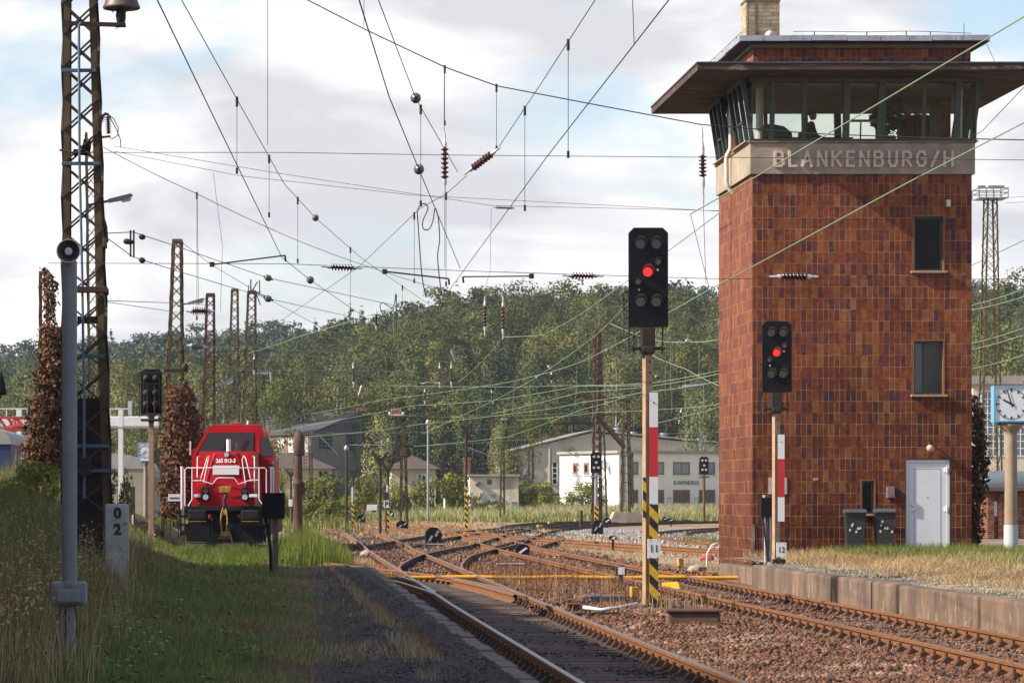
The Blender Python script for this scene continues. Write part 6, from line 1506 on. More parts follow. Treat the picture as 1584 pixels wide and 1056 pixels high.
# funnel-headed yard posts
def funnel(label, px, Y, top, striped, w):
    t = thing('yard_lamp_post', label, 'yard post', (px_x(px,Y), Y, -.16), group='dark yard posts with a forked head')
    H = px_z(top,Y)+.16; hh = w*1.0
    m = MB(); m.m(dark_iron); m.cyl((0,0,0),(0,0,H-hh),.07,n=10)
    if striped: m.m(hazard); m.box(-.075,-.075,0,.075,.075,H*.42)
    if striped and w < .55 or striped and px < 600: m.m(mat('pale_blue_post', (0.26,0.31,0.34), .6)); m.cyl((0,0,H*.42),(0,0,H*.68),.078,n=10)
    m.build('post', None, t)
    m = MB(); m.m(dark_iron)
    m.prism([(-w*.12,H-hh),(w*.12,H-hh),(w*.58,H-hh*.2),(w*.54,H),(w*.40,H-.06*hh),(w*.2,H-.36*hh),(0,H-hh*.46),(-w*.2,H-.36*hh),(-w*.40,H-.06*hh),(-w*.54,H),(-w*.58,H-hh*.2)], -.09, .09)
    m.cyl((-w*.1,0,H-hh*.3),(w*.1,0,H-hh*.3),.04,n=8); m.rbox(-w*.4,-.04,H-hh*1.35,w*.3,.04,H-hh*1.28,.01); m.build('head', None, t)
funnel('tallest dark forked post in front of the birch tree', 588, 150, 699, False, .62)
funnel('dark forked post on a thin striped foot left of the birch', 546, 190, 724, True, .55)
funnel('rusty forked post on a striped foot beside the sign with a black P', 600, 165, 716, True, .5)
funnel('dark forked post on a yellow striped foot left of the hut', 721, 165, 655, True, .55)
funnel('small dark forked post beside the rusty water column', 450, 200, 726, False, .5)
# the P board
x, Y = px_x(597.5,158), 158; t = thing('letter_board', 'stacked square boards, the lower one white with a black P', 'sign', (x, Y, -.16))
m = MB(); m.m(rust_steel); m.bar((0,0.08,0),(0,0.08,px_z(760,Y)+.16),.08); m.build('post', None, t)
m = MB(); m.m(white_paint); s = sc(Y); m.rbox(-.125,-.02,px_z(785,Y)+.16,.125,.0,px_z(774,Y)+.16,.01); b = m.build('lower_board', None, t)
text_mesh('P', .34, .004, black_paint, 'letter', b, T(0,-.024,px_z(779.5,Y)+.16), bold=.012)
m = MB(); m.m(red_rust); m.rbox(-.125,-.02,px_z(773,Y)+.16,.125,.0,px_z(761,Y)+.16,.01); b = m.build('upper_board', None, t)
text_mesh('P', .30, .004, dark_iron, 'letter', b, T(0,-.024,px_z(767,Y)+.16), bold=.012)
x, Y = px_x(576,155), 155; t = thing('white_board', 'blank white rectangular board on a short post beside the tallest forked post', 'sign', (x, Y, -.16)); s = sc(Y)
m = MB(); m.m(white_paint); m.rbox(-8.5/s,-.02,px_z(789,Y)+.16,7.5/s,.0,px_z(780,Y)+.16,.02); m.build('board', None, t); m = MB(); m.m(galv); m.bar((0,.03,0),(0,.03,px_z(786,Y)+.16),.05); m.build('post', None, t)
# rusty water column behind the engine
wc = thing('water_column', 'thick rusty water column with a wider drum top right of the engine', 'water column', (px_x(461,150), 150, -.1))
wr = mat('rusty_brown_iron', (0.115,0.06,0.042), 0.9, 0.1, (0.07,0.038,0.03), 2.5, bump=.2); zq = lambda py: px_z(py,150)+.1; s = sc(150)
m = MB(); m.m(wr); m.lathe((0,0,-.3),[(0,.24),(zq(752)+.3,.19),(zq(750)+.3,.26),(zq(746)+.3,.26),(zq(744)+.3,.19),(zq(738)+.3,.22),(zq(704)+.3,.19)],n=18); m.build('standpipe', None, wc)
m = MB(); m.m(wr); m.lathe((0.05,0,zq(705)),[(0,.2),(.05,.27),(zq(675)-zq(705),.27),(zq(669)-zq(705),.17),(zq(667)-zq(705),.05),(zq(664)-zq(705),.03)],n=20); m.build('drum', None, wc)
m = MB(); m.m(wr); m.tube([(-.18,0,zq(703)),(-.22,-.05,zq(712)),(-.16,-.05,zq(722)),(-.14,0,zq(740))],.03,8); m.rbox(.15,-.1,zq(765),.32,.1,zq(745),.03)
for k in range(4): m.bar((.26,-.02,zq(706+5*k)),(.36,-.02,zq(706+5*k)),.03)
m.build('valve_gear', None, wc)
t = thing('lettered_sign', 'small white sign with tiny dark lettering left of the red engine', 'sign', (px_x(270,103), 103, .6)); s = sc(103)
m = MB(); m.m(white_paint); m.rbox(-9.5/s,-.02,px_z(775,103)-.6,9/s,0,px_z(764,103)-.6,.01); b = m.build('board', None, t); m.m
for k in range(2): m = MB(); m.m(dark_iron); m.bar((-.13+.26*k,.02,-.3),(-.13+.26*k,.02,px_z(766,103)-.6),.03); m.build('post', None, t)
m = MB(); m.m(black_paint); 
for k in range(9): m.box(-.16+.036*k,-.026,px_z(771.2,103)-.6,-.138+.036*k,-.0205,px_z(768.6,103)-.6)
m.build('lettering', None, t)
x, Y = px_x(449,148), 148; t = thing('small_notice', 'white notice on a short post at the foot of the rusty water column', 'sign', (px_x(449.5,146), 146, -.1))
m = MB(); m.m(white_paint); s = sc(146); m.rbox(-3/s,-.02,px_z(783,146)+.1,3/s,0,px_z(772,146)+.1,.01); m.build('board', None, t); m = MB(); m.m(galv); m.bar((0,.03,-.1),(0,.03,px_z(774,146)+.1),.04); m.build('post', None, t)
# ------------------------------------------------------------------ buildings
stucco_white = mat('fresh_white_render', (0.74,0.74,0.72), 0.9, 0, (0.66,0.66,0.64), 1.2, col3=(0.52,0.50,0.46), n3scale=.35, n3lo=.62, n3hi=.75)
stucco_beige = mat('beige_render', (0.70,0.61,0.47), 0.9, 0, (0.62,0.53,0.40), .8, col3=(0.30,0.25,0.19), n3scale=.3, n3lo=.55, n3hi=.7)
stucco_yellow = mat('pale_yellow_render', (0.50,0.44,0.28), 0.9, 0, (0.42,0.37,0.24), .8)
roof_felt = mat('grey_roof_felt', (0.34,0.31,0.28), 0.9, 0, (0.27,0.245,0.22), .5)
slate = mat('dark_slate_roof', (0.068,0.056,0.058), 0.95, 0, (0.042,0.035,0.037), 1.5, stretch=(.4,1,3), bump=.3, col3=(0.10,0.085,0.082), n3scale=.4, n3lo=.55, n3hi=.7)
brown_tile_roof = mat('brown_tiled_roof', (0.10,0.066,0.055), 0.9, 0, (0.07,0.045,0.038), 2, bump=.3)
brick_red = tile_mat('weathered_red_brick', 0.25, 0.075, (0,0), [(0.0,(0.16,0.05,0.035)),(0.5,(0.25,0.085,0.055)),(1.0,(0.33,0.14,0.09))])
for n_ in brick_red.node_tree.nodes:
    if n_.type == 'TEX_BRICK': n_.offset = 0.5; n_.inputs['Mortar Size'].default_value = 0.007
wood_frame = mat('brown_window_frame', (0.24,0.12,0.07), 0.6); white_frame = mat('white_window_frame', (0.66,0.66,0.63), 0.5)
sky_glass = mat('pale_window_glass', (0.10,0.13,0.15), 0.06, 0, spec=.9); boarded = mat('boarded_brown_window', (0.17,0.09,0.065), 0.7, 0, (0.12,0.065,0.05), 2)
class Facade:
    """a wall from A to B (plan points); places windows on it by pixel columns or metres"""
    def __init__(s, A, B):
        s.A, s.B = Vector((A[0],A[1],0)), Vector((B[0],B[1],0)); d = s.B-s.A; s.L = d.length; s.d = d/s.L; s.n = Vector((s.d.y,-s.d.x,0))
    def t(s, px):       # metres along the wall seen at pixel column px
        k = (px-CX)/F; return (k*s.A.y - s.A.x)/(s.d.x - k*s.d.y)
    def p(s, t, z, out=0.0): v = s.A + s.d*t + s.n*out; return Vector((v.x, v.y, z))
    def slab(s, mb, t0, t1, z0, z1, o0, o1):
        V = [s.p(a,z,o) for o in (o0,o1) for (a,z) in ((t0,z0),(t1,z0),(t1,z1),(t0,z1))]
        mb.add(V, [(0,1,2,3),(7,6,5,4),(0,4,5,1),(1,5,6,2),(2,6,7,3),(3,7,4,0)])
    def window(s, parent, t0, t1, z0, z1, frame, glass, bars=(0,0), fw=.09, sill=None, reveal=.10):
        m = MB(); m.m(frame); s.slab(m, t0,t0+fw,z0,z1,.0,.05); s.slab(m, t1-fw,t1,z0,z1,.0,.05); s.slab(m, t0+fw,t1-fw,z0,z0+fw,.0,.05); s.slab(m, t0+fw,t1-fw,z1-fw,z1,.0,.05)
        for i in range(bars[0]): t = lerp(t0+fw,t1-fw,(i+1)/(bars[0]+1)); s.slab(m, t-fw*.4,t+fw*.4,z0+fw,z1-fw,.0,.045)
        for i in range(bars[1]): z = lerp(z0+fw,z1-fw,(i+1)/(bars[1]+1)); s.slab(m, t0+fw,t1-fw,z-fw*.35,z+fw*.35,.0,.04)
        w = tb(m, 'window', None, parent)
        g = MB(); g.m(glass); s.slab(g, t0+fw+.002,t1-fw-.002,z0+fw+.002,z1-fw-.002,.005,.02); tb(g, 'pane', None, w)
        if sill: q = MB(); q.m(sill); s.slab(q, t0-.08,t1+.08,z0-.09,z0-.004,.0,.14); tb(q, 'sill', None, w)
        return w
def body(parent, plan, z0, z1, material, name='wall'):
    m = MB(); m.m(material); m.prism(plan, z0, z1, 'xy'); return tb(m, name, None, parent)

# --- white station building with the painted name
C, Lp, Rp = (38.8,330.0), (33.6,340.4), (56.5,338.9)
back = (Rp[0]-C[0]+Lp[0], Rp[1]-C[1]+Lp[1]); ztop = 6.15
wb = thing('office_building', 'two storey white station building with brown windows and its station name painted on the wall', 'building', (C[0], C[1], .4))
body(wb, [C, Rp, back, Lp], .2, ztop, stucco_white)
FL, FR = Facade(Lp, C), Facade(C, Rp)
m = MB(); m.m(mat('off_white_render', (0.80,0.765,0.69), 0.9, 0, (0.73,0.695,0.62), .6)); FR.slab(m, 0.0, FR.L, .2, ztop-.01, .001, .004); tb(m, 'front_render', None, wb)
m = MB(); m.m(roof_felt); FR.slab(m, -.15, FR.L, ztop+.003, ztop+.28, -12, .35); FL.slab(m, 0, FL.L+.2, ztop+.005, ztop+.26, -.5, .30); tb(m, 'roof_edge', None, wb)
zf = lambda py, Y=332: px_z(py, Y)
for a, b, bars in ((975,987,0),(1012,1027,0),(1041,1067,1),(1081,1106,1),(1120,1144,1)):
    FR.window(wb, FR.t(a), FR.t(b), zf(734), zf(714), wood_frame, sky_glass, (bars,0), .16, stucco_white)
    FR.window(wb, FR.t(a), FR.t(b), zf(778), zf(757), wood_frame, boarded, (bars,0), .14)
for a, b in ((886,893.5),(903,911),(921,929)): FL.window(wb, FL.t(a), FL.t(b), zf(733.5,335), zf(715,335), wood_frame, glass_dark, (0,0), .28 if a == 886 else .26, stucco_white)
t_ = (FR.t(1039)+FR.t(1083.5))/2; pc = FR.p(t_, zf(746.5), .045); ang = math.atan2(FR.d.y, FR.d.x)
nm_ = text_mesh('BLANKENBURG/H', .62, .004, mat('dark_painted_letters', (0.03,0.03,0.035), .8), 'painted_name', None, Matrix.Translation(pc) @ Matrix.Rotation(ang,4,'Z'), bold=.006, spacing=1.22, sx=.56); nm_.parent = wb; nm_.location = -Vector(wb.location)
m = MB(); m.m(galv); FR.slab(m, .6,.72,.3,ztop,.04,.14); tb(m, 'downpipe', None, wb)
m = MB(); m.m(pale_metal); c = FL.p(FL.t(941), zf(720,333), .5); m.lathe(c, [(0,.05),(.02,.45),(.08,.55),(.10,.56)], (FL.n.x*.6+.5, FL.n.y*.6-.5, .3), n=18); m.bar(c, FL.p(FL.t(943), zf(722,333), 0), .08); tb(m, 'satellite_dish', None, wb)
m = MB(); m.m(mat('faded_graffiti', (0.33,0.28,0.33), .9));
for k, px in enumerate((1032,1036,1074,1079)): tt = FR.t(px); FR.slab(m, tt,tt+.08,zf(778)+.1*k%.3,zf(769),.032,.036); FR.slab(m, tt+.09,tt+.3,zf(770)-.02,zf(769),.032,.036)
tb(m, 'graffiti', None, wb)
# --- beige gabled hall behind
hall = thing('gabled_hall', 'wide beige hall with a shallow gabled roof rising behind the white building', 'building', (30, 365, .4))
Yh = 365; hx = lambda px: px_x(px, Yh); hz = lambda py: px_z(py, Yh)
gp_ = [(hx(780),.2),(hx(1130),.2),(hx(1130),hz(689)),(hx(915),hz(669)),(hx(783),hz(701)),(hx(780),hz(702))]
m = MB(); m.m(stucco_beige); m.prism(gp_, Yh, Yh+45); tb(m, 'wall', None, hall)
m = MB(); m.m(roof_felt)
for a, b in (((778,703),(915,668)),((915,668),(1160,691))):
    p, q = Vector((hx(a[0]),0,hz(a[1])+.12)), Vector((hx(b[0]),0,hz(b[1])+.12)); m.prism([(p.x,p.z),(q.x,q.z),(q.x,q.z+.16),(p.x,p.z+.16)], Yh-.6, Yh+45.6)
tb(m, 'roof', None, hall)
Fh = Facade((hx(780),Yh),(hx(1130),Yh)); Fh.window(hall, hx(846)-hx(780), hx(863)-hx(780), hz(750), hz(713), white_frame, glass_dark, (1,3), .16)
for px, w, top in ((943,12,655),(968,10,662),(993,6,668),(1041,12,670),(1098,6,678)):
    m = MB(); m.m(galv); m.cyl((hx(px),Yh+8,hz(700)),(hx(px),Yh+8,hz(top)),w/2/sc(Yh)*.9,n=12); m.lathe((hx(px),Yh+8,hz(top)),[(0,.5),(.15,.55),(.2,.1)],n=12); tb(m, 'roof_vent', None, hall)
# --- flat roofed hut with graffiti
Yq = 270; qx = lambda px: px_x(px,Yq); qz = lambda py: px_z(py,Yq)
hut = thing('flat_roofed_hut', 'small beige flat roofed hut with graffiti standing alone in the pale grass', 'hut', (qx(765), Yq, .3))
m = MB(); m.m(stucco_beige); m.box(qx(727),Yq,.0,qx(802),Yq+4,qz(737)); tb(m, 'wall', None, hut)
m = MB(); m.m(roof_felt); m.rbox(qx(724),Yq-.3,qz(737)+.003,qx(805),Yq+4.3,qz(733.5),.03); tb(m, 'roof', None, hut)
Fq = Facade((qx(727),Yq),(qx(802),Yq)); Fq.window(hut, qx(753.5)-qx(727), qx(760.5)-qx(727), qz(749), qz(741), wood_frame, boarded, (0,0), .06)
m = MB(); m.m(mat('blue_white_graffiti', (0.42,0.45,0.58), .8, 0, (0.25,0.22,0.22), 3)); r_ = random.Random(3)
for k in range(16): x, z = r_.uniform(qx(746),qx(768)), r_.uniform(qz(779),qz(766)); m.box(x-.12,Yq-.004-.0005*k,z-.22,x+.1*r_.random(),Yq-.001,z+.2*r_.random())
for k, (a, b) in enumerate((((738,752),(742,748)),((741,772),(743,761)),((744,768),(747,760)))): m.bar((qx(a[0]),Yq-.02-.003*k,qz(a[1])),(qx(b[0]),Yq-.02-.003*k,qz(b[1])),.12,.02)
tb(m, 'graffiti', None, hut)
m = MB(); m.m(mat('black_awning', (0.03,0.028,0.028), .8)); m.prism([(qx(735),qz(749)),(qx(743),qz(745)),(qx(743),qz(747)),(qx(736),qz(751))], Yq-.5, Yq-.02); tb(m, 'awning', None, hut)
ub = thing('utility_cabinet', 'grey utility cabinet standing at the right end of the graffiti hut', 'cabinet', (qx(792.5),Yq-2,.3)); m = MB(); m.m(galv); m.rbox(-.27,-.2,0,.27,.2,.85,.02); m.build('housing', None, ub); m = MB(); m.m(pale_metal); m.rbox(-.3,-.23,.853,.3,.23,.90,.015); m.build('lid', None, ub)
bc = thing('brick_chimney', 'red brick chimney stack rising behind the flat roofed hut', 'chimney', (qx(740),Yq+14,0)); m = MB(); m.m(brick_red); w = .3; z1_ = px_z(711,Yq+14); m.box(-.28,-.28,0,.28,.28,z1_); m.build('stack', None, bc); m = MB(); m.m(brick_red); m.box(-.33,-.33,z1_+.003,.33,.33,z1_+.22); m.build('cap', None, bc)
# --- engine shed with slate roof
es = thing('engine_shed', 'old engine shed with a big dark slate roof and orange framed windows', 'building', (6.5, 330, 0))
Ce, Ae, De = Vector((6.5,330)), Vector((-7.0,355.0)), Vector((12.6,353.0)); Be = Ae+De-Ce; ze, za = 8.3, 11.0
body(es, [tuple(Ce), tuple(De), tuple(Be), tuple(Ae)], -.2, ze, mat('sooty_shed_wall', (0.27,0.21,0.16), .9, 0, (0.19,0.145,0.115), .7))
m = MB(); m.m(slate)
ov = (Ce-De).normalized()*.7; sv = (Ce-Ae).normalized()*.6
e0, e1, r0, r1 = Ce+ov+sv, Ae+ov-sv, De+sv, Be-sv
def v3(p, z): return (p.x, p.y, z)
m.add([v3(e0,ze-.2),v3(e1,ze-.2),v3(r1,za),v3(r0,za),v3(e0,ze+.05),v3(e1,ze+.05),v3(r1,za+.25),v3(r0,za+.25)], [(3,2,1,0),(4,5,6,7),(0,1,5,4),(1,2,6,5),(2,3,7,6),(3,0,4,7)]); tb(m, 'roof', None, es)
m = MB(); m.m(mat('dark_gable_boards', (0.13,0.105,0.092), .9, 0, (0.085,0.070,0.064), 1)); m.add([v3(Ce,ze),v3(De,ze),v3(De,za-.02),v3(Be,ze),v3(Be,za-.02),v3(Ae,ze)], [(0,1,2),(1,3,4,2),(5,4,3)]); tb(m, 'gable', None, es)
Fs = Facade(tuple(Ae), tuple(Ce)); Fg = Facade(tuple(Ce), tuple(De))
orange_brick = mat('orange_brick_pier', (0.36,0.15,0.08), .9, 0, (0.28,0.11,0.06), 3)
for a, b in ((408,420),(427,440),(446,459),(465,477)):
    zt_w, zb_w = px_z(675,336), px_z(700,336)
    Fs.window(es, Fs.t(a), Fs.t(b), zb_w, zt_w, white_frame, mat('milky_pane', (0.36,0.36,0.34), .4), (3,2), .10)
    m = MB(); m.m(orange_brick); Fs.slab(m, Fs.t(a)-.55,Fs.t(a)-.05,zb_w-.3,zt_w+.3,.0,.12); tb(m, 'brick_pier', None, es)
for a, b in ((492,514),(535,548)): Fg.window(es, Fg.t(a), Fg.t(b), px_z(696,338), px_z(668,338), mat('faded_blue_frame', (0.17,0.22,0.26), .7), glass_dark, (3,4), .09)
for px, w in ((477,.35),(550,.55)):
    m = MB(); m.m(orange_brick); f = (px-450)/100; c = r1.lerp(r0, .55 if px == 477 else .98); m.box(c.x-w,c.y-w,za,c.x+w,c.y+w,za+.55); tb(m, 'chimney', None, es)
# low annex in front of the shed
an = thing('low_annex', 'low beige house with a brown hipped roof in front of the engine shed', 'building', (4, 282, 0))
def hip(parent, x0, x1, y0, y1, zw, zr, wall_m, roof_m, ov=.5, inset=None):
    m = MB(); m.m(wall_m); m.box(x0,y0,-.2,x1,y1,zw); tb(m, 'wall', None, parent)
    i = inset or (y1-y0)/2; a = [(x0-ov,y0-ov,zw-.02),(x1+ov,y0-ov,zw-.02),(x1+ov,y1+ov,zw-.02),(x0-ov,y1+ov,zw-.02)]; r = [(x0+i,(y0+y1)/2,zr),(x1-i,(y0+y1)/2,zr)]
    m = MB(); m.m(roof_m); m.add(a+r, [(0,1,5,4),(1,2,5),(2,3,4,5),(3,0,4),(3,2,1,0)]); tb(m, 'roof', None, parent)
hip(an, px_x(393,282), px_x(512,282), 282, 290, px_z(724,282), px_z(700,286), stucco_yellow, brown_tile_roof, .5, 2.6)
Fa = Facade((px_x(393,282),282),(px_x(512,282),282)); Fa.window(an, Fa.t(493), Fa.t(507), px_z(737,282), px_z(728,282), wood_frame, glass_dark, (1,0), .08)
yh = thing('yellow_house', 'little pale yellow house with a dark hipped roof behind the bushes', 'house', (px_x(650,290), 290, 0))
hip(yh, px_x(606,290), px_x(674,290), 290, 298, px_z(724.5,290), px_z(703,294), stucco_yellow, brown_tile_roof, .5, 2.2)
Fy = Facade((px_x(606,290),290),(px_x(674,290),290)); Fy.window(yh, Fy.t(645), Fy.t(660), px_z(747,290), px_z(733,290), white_frame, glass_dark, (1,0), .12)
m = MB(); m.m(mat('grey_green_shutter', (0.12,0.17,0.16), .7)); Fy.slab(m, Fy.t(645)+.1,Fy.t(652),px_z(746,290),px_z(734,290),.05,.08); tb(m, 'shutter', None, yh)
ts = thing('brick_turret', 'small red brick turret with a pale band above the birch tree', 'turret', (px_x(613,300), 300, 0)); w = 8/sc(300)
m = MB(); m.m(dark_iron); m.box(-w*.28,-w*.28,0,w*.28,w*.28,px_z(645,300)); m.build('shaft', None, ts)
m = MB(); m.m(brick_red); m.box(-w,-w,px_z(645,300)+.003,w,w,px_z(631,300)); m.build('head', None, ts)
m = MB(); m.m(pale_metal); m.box(-w*1.15,-w*1.15,px_z(642.5,300),w*1.15,w*1.15,px_z(640.5,300))
for q in (-1,1): m.cyl((q*w*1.3,-w,px_z(641,300)),(q*w*1.3,-w,px_z(637,300)),.12,n=8)
m.build('band', None, ts)
# --- right edge
rb_ = thing('glazed_workshop', 'pale workshop with a tall white gridded window wall beyond the right clock', 'building', (px_x(1550,210), 210, .3))
Yr = 210; x0, x1 = px_x(1505,Yr), px_x(1720,Yr); zR = px_z(592,Yr)
m = MB(); m.m(mat('cream_workshop_wall', (0.62,0.56,0.47), .9, 0, (0.55,0.49,0.41), .6)); m.box(x0,Yr,0,x1,Yr+20,zR-.1); tb(m, 'wall', None, rb_)
m = MB(); m.m(roof_felt); m.box(x0-.4,Yr-.5,zR-.097,x1+.4,Yr+20.5,zR+.45); tb(m, 'roof', None, rb_)
Fw = Facade((x0,Yr),(x1,Yr)); z0, z1 = px_z(706,Yr), px_z(604,Yr)
for k in range(4): Fw.window(rb_, .5+2.2*k, 2.6+2.2*k, z0, z1, white_frame, sky_glass, (4,8), .09)
bs = thing('brick_shed', 'low red brick shed with a flat slab roof behind the right clock post', 'shed', (px_x(1575,112), 112, .2))
Yb = 112; x0, x1 = px_x(1528,Yb), px_x(1680,Yb); zt = px_z(760,Yb)
m = MB(); m.m(brick_red); m.box(x0,Yb,-.2,x1,Yb+5,zt)
for px in (1528,1545): m.box(px_x(px,Yb)-.03,Yb-.12,-.2,px_x(px,Yb)+.2,Yb-.001,zt-.1)
tb(m, 'wall', None, bs)
m = MB(); m.m(mat('tar_paper_roof', (0.12,0.095,0.08), .9, 0, (0.09,0.07,0.06), 2)); m.rbox(x0-.35,Yb-.45,zt+.003,x1+.3,Yb+5.3,zt+.18,.03); tb(m, 'roof', None, bs)
Fb = Facade((x0,Yb),(x1,Yb)); Fb.window(bs, Fb.t(1536), Fb.t(1542), px_z(798,Yb), px_z(775,Yb), white_frame, glass_dark, (1,2), .05)
tk = thing('long_tank', 'long blue grey horizontal tank lying behind the brick shed', 'tank', (px_x(1580,130), 130, .3))
m = MB(); m.m(mat('blue_grey_tank', (0.14,0.17,0.20), .5, .2, (0.10,0.12,0.145), 1)); c = Vector((px_x(1518,130),130,px_z(747,130))); m.lathe(c, [(0,.2),(.06,.42),(.2,.5),(7,.5),(7.2,.3)], (1,0,0), n=20); tb(m, 'shell', None, tk)
m = MB(); m.m(dark_iron)
for x in (.8,3,5.5): m.box(c.x+x-.1,129.7,.0,c.x+x+.1,130.3,c.z-.35)
tb(m, 'cradle', None, tk)

# --- left edge: coaches, crane, gantry
coach_cream = mat('cream_coach_side', (0.36,0.33,0.26), .6, 0, (0.30,0.27,0.21), 1); coach_roof = mat('pale_coach_roof', (0.40,0.385,0.37), .6, .1, (0.33,0.315,0.30), .8)
coach_blue = mat('dark_blue_coach', (0.02,0.045,0.14), .45, 0, (0.03,0.05,0.12), 2); blue_white = mat('white_coach_pillar', (0.62,0.62,0.63), .5)
def coach(label, X0, X1, Y0, Y1, zr, side_m, n, win_m, pillar=None, ze=None):
    t = thing('railway_coach', label, 'railway coach', ((X0+X1)/2, Y0, 0)); w = X1-X0; L_ = Y1-Y0; ze = ze or zr-.62
    m = MB(); m.m(side_m); m.box(-w/2,0,.55,w/2,L_,ze); m.build('body', None, t)
    m = MB(); m.m(coach_roof); k = 10; prof = [(-w/2-.03,ze-.02)]+[(-w/2*math.cos(math.pi*i/k)*1.01, ze+(zr-ze)*math.sin(math.pi*i/k)**.8) for i in range(k+1)]+[(w/2+.03,ze-.02)]
    m.prism(prof, -.05, L_+.05); 
    for f in m.f: pass
    m.build('roof', None, t)
    for i in range(n):
        y = L_*(i+.5)/n; q = L_/n*.30; m = MB(); m.m(win_m); m.box(w/2-.01,y-q,1.5+.35*(ze-2.6),w/2+.012,y+q,ze-.32); m.build('window', None, t)
        if pillar: m = MB(); m.m(pillar); m.box(w/2+.001,y+q*1.1,.9,w/2+.014,y+q*1.45,ze-.15); m.build('door_pillar', None, t)
    for y in (L_*.16, L_*.84):
        m = MB(); m.m(black_metal); m.box(-w*.42,y-1.5,.15,w*.42,y+1.5,.6); m.build('bogie', None, t)
    return t
coach('dark blue coach with white pillars at the left edge beneath the red crane jib', -10.45, -7.6, 100, 121, 3.98, coach_blue, 9, glass_dark, blue_white)
coach('cream coach with a pale rounded roof seen end on behind the left clock', -8.1, -4.95, 150, 174, 3.72, coach_cream, 10, glass_dark, ze=3.0)
cr = thing('crane_jib', 'red lattice crane jib lying above the blue coach at the left edge', 'crane', (px_x(15,123), 123, 4))
crm = mat('crane_red_paint', (0.50,0.06,0.05), .5, 0, (0.42,0.05,0.045), 2); m = MB(); m.m(crm); Yc = 123
for yy in (0,1.1):
    a, b = Vector((px_x(-60,Yc),Yc+yy,px_z(643,Yc))), Vector((px_x(38,Yc),Yc+yy,px_z(646,Yc))); c, d = a-Vector((0,0,.58)), b-Vector((0,0,.45))
    m.bar(a,b,.09); m.bar(c,d,.09); n = 7
    for k in range(n): p, q = a.lerp(b,k/n), c.lerp(d,(k+1)/n); m.bar(p,q,.06); m.bar(c.lerp(d,k/n),a.lerp(b,(k+1)/n),.06) if k % 2 else m.bar(c.lerp(d,k/n),p,.06)
tb(m, 'jib_frame', None, cr)
m = MB(); m.m(crm); a = Vector((px_x(14,Yc),Yc+.5,px_z(660,Yc))); m.lathe(a,[(0,.12),(.1,.16),(.5,.16),(.6,.1)],(1,0,0),n=12); tb(m, 'winch_drum', None, cr)
m = MB(); m.m(dark_iron); m.rbox(px_x(-55,Yc),Yc-.2,3.2,px_x(-10,Yc),Yc+1.4,px_z(662,Yc),.05); m.box(px_x(-50,Yc),Yc,0,px_x(-15,Yc),Yc+1.2,3.2); tb(m, 'crane_base', None, cr)
ga = thing('white_gantry', 'white painted steel gantry over the tracks behind the left back-facing signal', 'gantry', (px_x(205,146), 146, 0)); Yg = 146
m = MB(); m.m(white_paint); m.rbox(px_x(0,Yg),Yg-.4,px_z(660,Yg),px_x(246,Yg),Yg+.4,px_z(644,Yg),.04); tb(m, 'beam', None, ga)
m = MB(); m.m(concrete); m.box(px_x(0,Yg),Yg-.42,px_z(662.5,Yg),px_x(246,Yg),Yg+.42,px_z(660,Yg)-.003); tb(m, 'lower_flange', None, ga)
for px in (187,30): m = MB(); m.m(white_paint); m.box(px_x(px-3.5,Yg),Yg-.41,0,px_x(px+3.5,Yg),Yg+.41,px_z(634,Yg)); tb(m, 'post', None, ga)
m = MB(); m.m(pale_metal); z = px_z(632,Yg); m.bar((px_x(0,Yg),Yg,z),(px_x(205,Yg),Yg,z),.06)
for px in range(10,206,16): m.bar((px_x(px,Yg),Yg,px_z(644,Yg)),(px_x(px,Yg),Yg,z),.05)
m.box(px_x(198,Yg),Yg-.2,px_z(644,Yg),px_x(204,Yg),Yg+.2,px_z(620,Yg)); tb(m, 'railing', None, ga)
dl_ = thing('yard_lamp', 'black bell shaped yard lamp cut off by the left edge of the view', 'lamp', (px_x(1,85), 85, 1)); zl = px_z(575,85)-1
m = MB(); m.m(black_metal); m.lathe((0,0,zl),[(0,.03),(-.08,.06),(-.3,.12),(-.55,.165),(-.62,.17),(-.6,.10)],n=16); m.build('shade', None, dl_); m = MB(); m.m(black_metal); m.tube([(-.05,0,-.5),(-.05,0,zl-.8),(.02,0,zl-.6)],.025,6); m.tube([(0,0,zl-.02),(-.4,0,zl+.2),(-.9,0,zl+.1)],.02,6); m.build('bracket', None, dl_)
rbd = thing('red_board', 'narrow red board standing in the grass below the left clock', 'board', (px_x(205,100), 100, .5)); m = MB(); m.m(red_rust); m.rbox(-.08,-.05,-.3,.08,.05,px_z(752,100)-.5,.01); m.build('board', None, rbd); m = MB(); m.m(white_paint); m.box(-.02,-.06,.3,.03,-.051,.6); m.build('stripe', None, rbd)

# --- an unseen house added out of frame on the left: it throws the shade over the platform
st = thing('unseen_shade_house', 'unseen long brick house with a tiled roof, added left of the view for shade', 'building', (-13, 40, 0))
m = MB(); m.m(brick_red); m.prism([(-9.6,6),(-9.9,66.5),(-19,66.5),(-19,6)], -.2, 7.9, 'xy'); tb(m, 'wall', None, st)
m = MB(); m.m(brown_tile_roof); m.add([(-8.6,5,8.4),(-9.2,67.5,8.0),(-14.6,67.5,12.7),(-13.6,5,13.3),(-20,5,8.4),(-20,67.5,8.0)], [(0,1,2,3),(3,2,5,4),(0,3,4),(1,5,2),(0,4,5,1)]); tb(m, 'roof', None, st)
Fst = Facade((-9.9,66.5),(-9.6,6)); 
for k in range(10): Fst.window(st, 3+6*k, 4.4+6*k, 1.2, 3.2, white_frame, glass_dark, (1,1), .08)
for yy in (20, 45): m = MB(); m.m(brick_red); m.box(-15.0,yy-.5,11.6,-14.0,yy+.5,14.0); tb(m, 'chimney', None, st)
